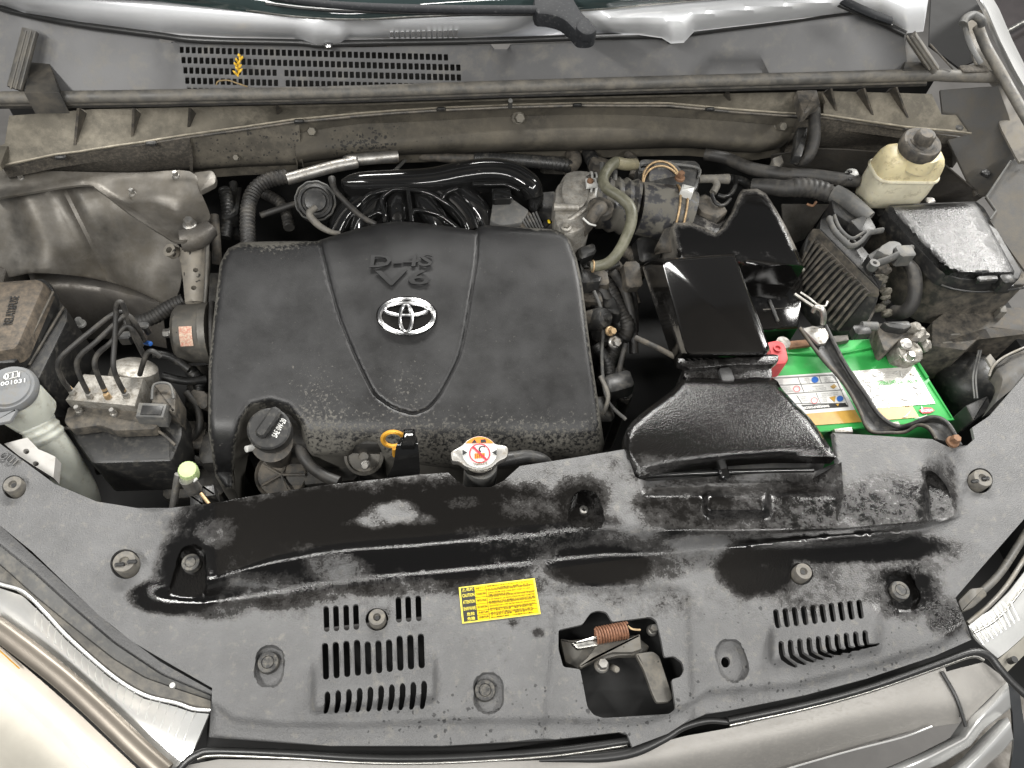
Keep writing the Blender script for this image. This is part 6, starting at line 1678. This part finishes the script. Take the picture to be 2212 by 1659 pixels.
for i, (a, b) in enumerate((((540, 670), (560, 800)), ((575, 720), (640, 870)), ((600, 790), (590, 830)), ((640, 830), (700, 920)), ((690, 860), (680, 920)), ((720, 860), (760, 910)), ((770, 840), (820, 860)))):
    tube('lever_web', [f('RR', [a])[0] + (.047,), f('RR', [b])[0] + (.045,)], 2, 'plastic_grey', ecu, segs=6)
prism('plug_body', f('RR', [(700, 700), (860, 640), (930, 770), (870, 820), (780, 790)]), .04, .05, 'plastic_black', ecu, r=4)
prism('plug_body', f('RR', [(850, 1000), (1010, 900), (1070, 960), (1050, 1040), (920, 1110)]), .03, .05, 'plastic_black', ecu, r=4)
lever('plug_lever', [(900, 1090), (960, 1070), (1060, 1030), (1150, 980), (1230, 950)], .045, 7)
lathe('lever_pivot', *f('RR', [(905, 1085)])[0], .05, [(11, -.01), (11, .004), (5, .004), (4, .0), (0, .0)], 'plastic_grey', ecu, segs=18)
wbox('plug_end', P(*f('RR', [(1190, 960)])[0], .055), .03, .025, .03, 'plastic_grey', ecu)
prism('plug_arch', smooth_loop(f('RR', [(940, 960), (1040, 880), (1130, 890), (1150, 930), (1080, 950), (1060, 1010)]), 2), .05, .03, 'plastic_grey', ecu)
random.seed(8)
for k in range(9):
    x = 1000 + random.uniform(-45, 90) - k * 2; y = 1130 + k * 48
    lump('corroded_bracket', P(*f('RR', [(x if k < 3 else 985 + random.uniform(-35, 35), y)])[0], .02 - k * .012), random.uniform(.008, .015), 'bolt_dusty' if k % 3 else 'plastic_dusty', ecu, 20 + k, (1, .6, .8))
wl_ = thing('wiring_loom', 'thick taped wiring loom leading to the control unit plugs', 'wiring loom', 1730, 420, -.03)
tube('loom', f('RR', [(-160, 400, .0), (0, 410, .01), (120, 425, .015), (260, 415, .02), (400, 430, .02), (540, 480, .02)]), [15, 17, 18, 19, 19, 18], 'rubber', wl_, segs=16)
tube('tape_wrap', f('RR', [(190, 420, .018), (260, 415, .02), (400, 430, .02), (520, 470, .02)]), [19.5, 20.5, 20.5, 19.5], 'rubber', wl_, rib=(.011, .08), segs=16)
tube('boot', f('RR', [(560, 470, .025), (660, 520, .03), (780, 610, .035), (870, 680, .035)]), [20, 19, 17, 14], 'plastic_grey', wl_, segs=16)
prism('boot_body', f('RR', [(530, 520), (640, 470), (870, 660), (900, 760), (720, 740), (560, 640)]), .025, .05, 'plastic_black', wl_, r=5)
ring_tube('cable_tie', P(*f('RR', [(540, 480)])[0], .02), (.7, -.3, 0), .0135, .002, 'plastic_grey', wl_)
tube('wire_pair', f('RR', [(320, 560, -.01), (370, 575, -.01), (400, 545, -.01)]), 3, 'rusty', wl_, segs=8)
el = tube('rubber_elbow', f('RR', [(1190, 1070, -.01), (1250, 1150, -.01), (1265, 1280, -.02), (1240, 1420, -.04), (1170, 1500, -.06), (1080, 1500, -.08)]), [12, 14, 15, 15, 15, 15], 'rubber', None, segs=16)
tag(el, 'curved black rubber elbow pipe between control unit and fuse box', 'pipe')

# ================================================================== right fuse box
fb = thing('fuse_box', 'large wet black fuse box with a glossy clipped lid in the right corner', 'fuse box', 2080, 700, -.10)
lid = f('RR', [(1045, 585), (1120, 575), (1780, 545), (1830, 600), (2130, 1145), (2125, 1172), (1960, 1178), (1830, 1185), (1690, 1172), (1560, 1140), (1500, 1095), (1250, 830), (1060, 620)])
DL = dome(lid, 9, .008)
def wet_fb(u, v):
    a = f('RR', [(1150, 640)])[0]
    s = .95
    x = (u - FR['RR'][0]) / FR['RR'][2]; y = (v - FR['RR'][1]) / FR['RR'][2]
    s -= .5 * sstep(120, 20, abs((y - 585) - (x - 1045) * 1.1) / 1.4) * sstep(1600, 1200, x)
    s -= .45 * sstep(1780, 1950, x + (900 - y) * .5)
    return s
sheet('lid', lid, 'fuse_lid', fb, lambda u, v: .03 + DL(u, v), step=7, thick=.02, attrs={'wet': wet_fb}, angle=60)
prism('lid_rim', f('RR', [(1000, 610), (1040, 560), (1800, 530), (1870, 590), (2200, 1150), (2170, 1215), (1830, 1225), (1650, 1215), (1500, 1160), (1230, 880)]), .012, .03, 'plastic_black', fb, r=5)
prism('case', f('RR', [(1010, 640), (1060, 600), (1850, 570), (2250, 1150), (2230, 1260), (1830, 1270), (1600, 1240), (1440, 1160), (1200, 920)]), -.015, .12, 'plastic_dusty', fb, r=5)
wbox('lid_clip', P(*f('RR', [(2075, 1195)])[0], .026), .025, .022, .03, 'plastic_black', fb)
wbox('lid_clip', P(*f('RR', [(2060, 1255)])[0], -.012), .03, .015, .02, 'plastic_black', fb)
wbox('lid_clip', P(*f('RR', [(1900, 1200)])[0], .024), .04, .012, .012, 'plastic_black', fb)
prism('lower_body', f('MR', [(1640, 420), (1760, 330), (2212, 330), (2300, 500), (2000, 460), (1850, 600), (1640, 570)]), -.10, .1, 'plastic_dusty', fb, r=5)
for x, y in ((1790, 495), (1740, 545), (1850, 545)):
    wbox('vent_mark', P(*f('MR', [(x, y)])[0], -.098), .02, .004, .004, 'clip_grey', fb)
tube('trim_line', f('RR', [(1490, 1265, -.01), (1600, 1300, -.01), (1800, 1325, -.01), (2050, 1310, -.01), (2212, 1290, -.01)]), 2.5, 'plastic_black', fb, segs=6)
prism('corner_bracket', f('RR', [(2000, 1440), (2060, 1440), (2070, 1500), (2010, 1500)]), -.08, .02, 'clip_grey', fb)

# ================================================================== brake fluid reservoir
br_ = thing('brake_reservoir', 'yellowed translucent brake fluid reservoir with a dusty black cap', 'reservoir', 1960, 430, -.03)
zs = .055
FL, FRt, BLt = P(*f('RR', [(950, 362)])[0], zs), P(*f('RR', [(1490, 372)])[0], zs), P(*f('RR', [(845, 165)])[0], zs)
BRt = FRt + BLt - FL
BRt = BRt * .8 + P(*f('RR', [(1550, 240)])[0], zs) * .2
def rrect(pts, r, n=5):
    out = []
    k = len(pts)
    for i in range(k):
        a, b, c = pts[i - 1], pts[i], pts[(i + 1) % k]
        s = b + (a - b).normalized() * r; e = b + (c - b).normalized() * r
        for j in range(n + 1):
            t = j / n
            out.append(s * (1 - t) ** 2 + b * 2 * t * (1 - t) + e * t * t)
    return out
foot = rrect([FL, FRt, BRt, BLt], .022)
H = lambda L, h: [Vector((p.x, p.y, h)) for p in L]
rings_mesh('lower_tank', [H(foot, zs), H(foot, zs - .04), H(inset(foot, .004), zs - .072), H(inset(foot, .014), zs - .080)], 'reservoir_low', br_, angle=50)
rings_mesh('seam', [H(inset(foot, -.0015), zs + .002), H(inset(foot, -.003), zs), H(inset(foot, -.003), zs - .003), H(inset(foot, -.001), zs - .005)], 'reservoir_low', br_)
ct_ = sum((p for p in foot), Vector()) / len(foot)
sc_ = lambda L, k, h: [Vector((ct_.x + (p.x - ct_.x) * k, ct_.y + (p.y - ct_.y) * k + .0, h)) for p in L]
rings_mesh('upper_tank', [sc_(foot, .45, zs + .050), sc_(foot, .66, zs + .047), sc_(foot, .84, zs + .040), sc_(foot, .93, zs + .030), sc_(foot, .975, zs + .016), H(foot, zs + .001)], 'reservoir', br_, angle=60)
cu_, cv_ = f('TR', [(1580, 885)])[0]
lathe('neck', *f('TR', [(1590, 935)])[0], .112, [(40, -.03), (39, -.01), (37, 0), (0, 0)], 'reservoir', br_, axis=(0, -.08, 1))
capb = lathe('cap', cu_, cv_, .128, [(41, -.02), (43, -.014), (43, -.002), (40, .002), (34, .001), (30, .003), (24, .001), (19, .003), (17, .018), (14, .021), (0, .022)], 'plastic_dusty', br_, axis=(.03, -.1, 1), segs=36)
lathe('cap_knob', *f('TR', [(1597, 838)])[0], .148, [(18, -.012), (18, .0), (14, .005), (0, .006)], 'plastic_dusty', capb, axis=(.03, -.1, 1))
wbox('foot_bracket', P(*f('RR', [(1400, 520)])[0], -.01), .02, .015, .02, 'steel', br_)
wbox('base', P(*f('RR', [(1100, 560)])[0], -.03), .10, .06, .03, 'plastic_black', br_)
fh = thing('brake_hose', 'dark rubber brake fluid hose with a white spring clamp at the reservoir', 'hose', 1750, 390, -.02)
tube('hose', f('TR', [(230, 960, -.03), (360, 985, -.02), (520, 1050, -.01), (720, 1085, .0), (900, 1095, .005), (1060, 1115, .01), (1180, 1125, .012)]), [13, 13, 14, 15, 15, 15, 14], 'rubber', fh, segs=16)
c_ = P(*f('TR', [(1135, 1105)])[0], .01)
ring_tube('clamp', c_, (1, -.1, .02), .0135, .004, 'label_white', fh, flat=2.2)
for dy in (-30, 20):
    wbox('clamp_slot', P(*f('TR', [(1132, 1095 + dy)])[0], .028), .008, .006, .002, 'print_black', fh)
prism('support', f('TR', [(650, 980), (705, 960), (720, 1010), (690, 1035), (655, 1020)]), .01, .02, 'clip_grey', fh)

# dark lamp housing at the right front corner
rh = thing('lamp_housing', 'rear of the dark headlight housing below the cover edge by the battery', 'lamp housing', 2160, 860, -.12)
tube('cover_rim', f('MR', [(1995, 760, -.04), (2020, 700, -.03), (2090, 640, -.02), (2230, 575, -.02)]), 3, 'fender_paint', rh)
loft('bowl', [f('MR', [(1995, 770, -.045), (2030, 700, -.035), (2100, 645, -.03), (2230, 590, -.03)]), f('MR', [(2040, 850, -.03), (2080, 780, -.02), (2150, 720, -.02), (2260, 660, -.02)]), f('MR', [(1960, 1010, -.05), (2040, 920, -.03), (2140, 840, -.02), (2260, 760, -.02)])], 'dark_panel', rh, n=16)
prism('tag', f('MR', [(1975, 645), (2005, 615), (2050, 675), (2010, 705)]), -.03, .004, 'clip_grey', rh)
for k in range(2):
    tube('wire', f('MR', [(1905 + k * 18, 900, -.08), (1895 + k * 18, 760, -.09), (1930 + k * 14, 600, -.12)]), 2, 'plastic_grey', rh, segs=6)
prism('socket', f('MR', [(1850, 940), (1990, 880), (2010, 960), (1900, 1040)]), -.06, .05, 'plastic_black', rh, r=4)
lathe('reflector_back', *f('MR', [(1880, 760)])[0], -.16, [(70, -.05), (66, 0), (50, .02), (20, .03), (0, .03)], 'plastic_black', rh, axis=(-.3, .2, .9))
# ================================================================== left side
# engine mount
mt = thing('engine_mount', 'dusty steel engine mount bracket with a round rubber drum', 'engine mount', 415, 760, -.2)
hs = [ell(*f('ML', [(1217, 100)])[0], 6, 5, 12), ell(*f('ML', [(1205, 210)])[0], 6, 5, 12)]
sheet('arm', f('TL', [(1090, 1535), (1180, 1545), (1290, 1520)]) + f('ML', [(1290, 0), (1285, 150), (1275, 300), (1150, 300), (1140, 180), (1125, 60), (1105, 0)]), 'bracket_steel', mt, lambda u, v: -.012 - .05 * (v - 525) / 130 - .010 * ((u - 418) / 32) ** 2, holes=hs, step=7, thick=.02)
tube('arm_edge', f('ML', [(1290, -60, -.012), (1286, 150, -.035), (1275, 305, -.065)]), 5, 'mount_steel', mt, segs=8)
tube('sleeve', f('TL', [(1130, 1500, .0), (1225, 1480, .0), (1310, 1420, .0)]), [24, 26, 20], 'body_metal_dark', mt)
lathe('ear', *f('TL', [(1060, 1560)])[0], -.02, [(14, -.01), (14, .004), (7, .004), (6, -.01), (0, -.01)], 'bracket_steel', mt, axis=(-.3, -.3, .9))
ca, cb_ = P(*f('ML', [(1105, 500)])[0], -.10), P(*f('ML', [(1320, 490)])[0], -.10)
axm = (cb_ - ca).normalized(); Lm = (cb_ - ca).length
lathe('drum', 0, 0, 0, [(.018, -.002), (.044, 0), (.050, .006), (.051, Lm * .75), (.053, Lm * .8), (.053, Lm), (.03, Lm + .002)], 'mount_steel', mt, axis=axm, world=ca, segs=36)
bolt(*f('ML', [(1062, 492)])[0], -.085, 10, 'steel', mt, axis=(-1, 0, 0))
# sticker wrapped on the drum
a_ax = axm
wv = Vector((0, 0, 1)); wv = (wv - a_ax * wv.dot(a_ax)).normalized(); fv = Vector((0, -1, 0)); fv = (fv - a_ax * fv.dot(a_ax) - wv * fv.dot(wv)).normalized()
V_, F_ = [], []
for i in range(9):
    th = math.radians(30 + i * 4.6)
    for j in (0, 1):
        V_.append(tuple(ca + a_ax * (Lm * (.30 + .36 * j)) + (wv * math.sin(th) + fv * math.cos(th)) * .0520))
for i in range(8):
    F_.append((2 * i, 2 * i + 1, 2 * i + 3, 2 * i + 2))
me = bpy.data.meshes.new('sticker'); me.from_pydata(V_, [], F_); link('sticker', me, 'sticker_pink', mt)
tube('rear_ring', f('ML', [(1318, 300, -.06), (1312, 420, -.06), (1315, 560, -.08), (1330, 680, -.1)]), 6, 'rubber', mt)

cd = tube('cable_conduit', f('ML', [(780, 430, -.10), (870, 420, -.10), (960, 390, -.10), (1060, 330, -.095), (1150, 285, -.09)]), [13, 15, 16, 16, 15], 'rubber', None, rib=(.006, .1), segs=14)
tag(cd, 'dusty corrugated cable conduit behind the brake lines', 'conduit')

# ABS unit with its brake lines
ab_ = thing('brake_modulator', 'aluminium brake modulator block above a black plastic control box', 'brake modulator', 270, 960, -.2)
za = -.055
prism('valve_block', f('ML', [(520, 745), (892, 772), (838, 945), (405, 906)]), za, .055, 'aluminium', ab_, bev=.002)
lathe('pump_motor', *f('ML', [(835, 760)])[0], -.10, [(50, -.06), (50, 0), (46, .016), (34, .022), (0, .024)], 'aluminium', ab_, axis=(.25, .45, .75), segs=36)
prism('control_box', rnd(f('ML', [(430, 960), (470, 930), (840, 960), (1060, 860), (1130, 960), (1135, 1130), (1070, 1290), (570, 1305), (430, 1110), (395, 1070)]), 8), za - .045, .10, 'plastic_black', ab_, bev=.006)
prism('flange', rnd(f('ML', [(420, 950), (840, 965), (870, 1020), (985, 1060), (960, 1090), (720, 1100), (620, 1065), (440, 1090), (395, 1040)]), 5), za - .018, .02, 'plastic_dusty', ab_, bev=.003)
tube('flange_lip', f('ML', [(400, 1085, za - .03), (520, 1075, za - .03), (640, 1068, za - .03), (700, 1105, za - .032), (760, 1090, za - .03), (960, 1090, za - .03), (1090, 1190, za - .04)]), 3.5, 'plastic_dusty', ab_, segs=8)
for q in ((490, 975), (708, 992)):
    bolt(*f('ML', [q])[0], za - .014, 6, 'steel', ab_)
prism('plug', rnd(f('ML', [(940, 800), (1060, 800), (1095, 850), (1090, 990), (940, 940)]), 5), za - .005, .06, 'plastic_dusty', ab_, bev=.004)
prism('plug_lock', f('ML', [(860, 920), (1040, 930), (1015, 1018), (840, 1010)]), za + .005, .03, 'plastic_grey', ab_, bev=.003)
prism('plug_recess', f('ML', [(885, 940), (1015, 945), (1000, 1000), (870, 995)]), za + .007, .006, 'plastic_black', ab_, bev=.001)
tube('plug_bail', f('ML', [(945, 905, za + .002), (960, 812, za + .006), (1055, 812, za + .006), (1080, 900, za + .002)]), 3, 'plastic_grey', ab_, segs=8)
lines = [[(455, 865, za + .0), (400, 800, za + .03), (362, 715, za + .055), (375, 650, za + .07), (440, 585, za + .08), (560, 485, za + .09), (700, 378, za + .10), (770, 365, za + .1), (810, 400, za + .09)],
         [(562, 888, za), (515, 800, za + .03), (478, 700, za + .055), (500, 630, za + .07), (600, 545, za + .085), (720, 430, za + .10), (790, 380, za + .105), (840, 430, za + .09), (880, 500, za + .06)],
         [(672, 890, za), (620, 780, za + .03), (588, 690, za + .055), (610, 620, za + .065), (690, 550, za + .08), (780, 450, za + .09), (830, 480, za + .08), (880, 570, za + .05)],
         [(788, 885, za), (740, 800, za + .03), (706, 700, za + .06), (712, 560, za + .08), (722, 380, za + .11), (728, 315, za + .125), (748, 298, za + .13), (770, 330, za + .12), (830, 500, za + .07), (900, 640, za + .02)],
         [(870, 750, za - .01), (890, 680, za + .02), (915, 620, za + .035), (950, 605, za + .04), (1000, 640, za + .03)]]
for k, l in enumerate(lines):
    tb_ = tube('brake_line', f('ML', l), 5.6, 'rubber', ab_, segs=10)
    if k < 4:
        lathe('fitting', *f('ML', [(l[0][0], l[0][1])])[0], za + .001, [(8, -.002), (8, .006), (6, .009), (0, .009)], 'rust_clamp' if k == 2 else 'steel', ab_, segs=6)
        q = [(l[0][0] * .62 + l[1][0] * .38, l[0][1] * .62 + l[1][1] * .38, l[0][2] * .62 + l[1][2] * .38), (l[0][0] * .5 + l[1][0] * .5, l[0][1] * .5 + l[1][1] * .5, l[0][2] * .5 + l[1][2] * .5)]
        tube('yellow_mark', f('ML', q), 5.9, 'rust_clamp', tb_, segs=10)
for q in ((770, 500), (850, 490), (880, 440)):
    wbox('line_clip', P(*f('ML', [q])[0], za + .06), .02, .014, .02, 'plastic_black', ab_)
lathe('blue_cap', *f('ML', [(922, 555)])[0], za + .03, [(5, -.01), (5, .006), (0, .007)], 'print_blue', ab_, axis=(.6, -.4, .3))

# left fuse box
fl_ = thing('relay_box', 'brown dusty black relay box with a ribbed lid at the left edge', 'fuse box', 60, 760, -.15)
tpf = f('ML', [(-120, 175), (225, 150), (265, 165), (275, 190), (115, 560), (85, 590), (-120, 625)])
mat('relay_lid', (0.045, 0.038, 0.03), 0.6, var=.3, dust=(0.12, 0.095, 0.07), damt=.5, dscale=80, bump=.2)
prism('lid', rnd(tpf, 5), .0, .03, 'relay_lid', fl_, bev=.006, draft=.15)
prism('lid_rim', rnd(f('ML', [(-120, 180), (270, 150), (320, 190), (335, 230), (140, 630), (100, 660), (-120, 690)]), 5), -.022, .025, 'plastic_black', fl_, bev=.003)
prism('case', rnd(f('ML', [(-120, 200), (280, 180), (420, 350), (415, 420), (240, 780), (100, 760), (-120, 760)]), 5), -.05, .12, 'plastic_black', fl_, bev=.003)
tube('rim_line', f('ML', [(60, 640, -.02), (145, 615, -.02), (330, 235, -.02)]), 3, 'plastic_dusty', fl_, segs=6, smooth=False)
tube('rim_line', f('ML', [(180, 690, -.045), (395, 330, -.045)]), 3, 'plastic_dusty', fl_, segs=6)
ua, ub = f('ML', [(50, 440), (95, 265)])
ctx = (P(*ua, .0) + P(*ub, .0)) / 2 + Vector((0, 0, .0012))
dx_ = (P(*ub, 0) - P(*ua, 0)).normalized()
text('lettering', 'RELAY&FUSE', ctx, dx_, Vector((0, 0, 1)).cross(dx_), (P(*ub, 0) - P(*ua, 0)).length, .013, 'plastic_black', fl_, depth=.0006)
wbox('latch', P(*f('ML', [(20, 640)])[0], -.02), .04, .02, .02, 'plastic_black', fl_)
bolt(*f('ML', [(500, 430)])[0], -.17, 8, 'label_white', body)

# washer filler
wf = thing('washer_filler', 'white translucent washer filler neck with a round grey cap', 'washer filler', 130, 1040, -.2)
cu2, cv2 = f('ML', [(70, 840)])[0]
wc = lathe('cap', cu2, cv2, .005, [(50, -.012), (54, -.006), (54, .0), (50, .006), (44, .005), (42, .008), (0, .009)], 'washer_cap', wf, axis=(.05, -.12, 1), segs=40)
prism('cap_tab', rnd(f('ML', [(-60, 990), (110, 960), (60, 1040), (-60, 1060)]), 4), .004, .006, 'washer_cap', wc)
lathe('throat', *f('ML', [(130, 930)])[0], -.03, [(50, -.03), (54, .0), (52, .022), (0, .022)], 'washer_neck', wf, axis=(-.25, .12, .9), segs=36)
tube('bellows', f('ML', [(190, 1000, -.05), (240, 1070, -.065), (300, 1160, -.085)]), [34, 37, 38], 'washer_neck', wf, rib=(.011, .09), segs=26)
tube('tube', f('ML', [(280, 1130, -.08), (370, 1260, -.11), (450, 1400, -.15), (500, 1520, -.2), (520, 1650, -.26)]), [36, 36, 37, 38, 38], 'washer_neck', wf, segs=26)
ctw = P(*f('ML', [(75, 770)])[0], .015)
text('lettering', '011', P(*f('ML', [(72, 757)])[0], .0175), (1, .12, 0), (-.12, 1, 0), .022, .009, 'print_white', wc)
text('lettering', '001031', P(*f('ML', [(80, 797)])[0], .0175), (1, .12, 0), (-.12, 1, 0), .032, .007, 'print_white', wc)
for a, b in (((35, 745), (108, 728)), ((35, 782), (112, 762)), ((35, 745), (35, 782)), ((108, 728), (112, 762))):
    tube('frame_line', [f('ML', [a])[0] + (.0172,), f('ML', [b])[0] + (.0172,)], .7, 'print_white', wc, segs=4)
lb = thing('lamp_bracket', 'pale zinc plated bracket with two holes beside the washer neck', 'bracket', 80, 1020, -.05)
hsb = [ell(*f('ML', [(163, 1228)])[0], 7, 6, 12), ell(*f('ML', [(222, 1305)])[0], 7, 5.5, 12)]
mat('zinc', (0.42, 0.41, 0.39), .45, metal=.3, var=.12, dust=(.3, .28, .24), damt=.2)
sheet('plate', f('ML', [(25, 1180), (170, 1142), (240, 1215), (300, 1240), (345, 1262), (332, 1392), (200, 1310), (110, 1250)]), 'zinc', lb, lambda u, v: -.02, holes=hsb, step=8, thick=.02)
text('lettering', 'OUT', P(*f('ML', [(60, 1275)])[0], .003), (.8, -.55, 0), (.55, .8, 0), .03, .012, 'cover_grey', rc, depth=.001)

# air conditioning service port
ac = thing('service_port', 'air conditioning service port with a pale green knurled cap', 'service port', 410, 1070, -.1)
lathe('cap', *f('ML', [(1168, 1345)])[0], -.02, [(19, -.022), (20, -.018), (20.5, .0), (18, .004), (0, .005)], 'valve_green', ac, axis=(.1, -.15, 1), segs=40, fn=lambda t: 1 + .035 * math.cos(t * 18))
lathe('stem', *f('ML', [(1190, 1440)])[0], -.045, [(16, -.04), (17, -.01), (15, .018), (0, .018)], 'steel', ac, axis=(-.1, .1, 1), segs=20)
tube('pipe', f('ML', [(1110, 1370, -.04), (1095, 1460, -.06), (1075, 1590, -.09)]), 8, 'steel', ac)
tube('clamp', f('ML', [(1160, 1405, -.03), (1195, 1415, -.03), (1225, 1395, -.03)]), 4, 'label_white', ac, segs=8)
prism('plug', f('ML', [(1250, 1440), (1330, 1430), (1340, 1500), (1270, 1510)]), -.04, .03, 'plastic_black', ac, r=2)
prism('plug', f('ML', [(1180, 1500), (1250, 1490), (1270, 1560), (1180, 1580)]), -.05, .03, 'plastic_black', ac, r=2)
tube('rod', f('ML', [(1250, 1490, -.04), (1300, 1555, -.04)]), 4, 'rust_clamp', ac, segs=8)

# open hood above the rear of the bay, out of the picture: it shades the engine
hd = rings_mesh('car_hood', [[Vector(p) for p in ((-.62, 1.02, .62), (1.10, 1.02, .62), (1.02, .42, 1.62), (-.54, .42, 1.62))], [Vector(p) for p in ((-.62, 1.06, .64), (1.10, 1.06, .64), (1.02, .46, 1.64), (-.54, .46, 1.64))]], 'body_metal_dark')
tag(hd, 'raised hood above the rear of the engine bay', 'hood')
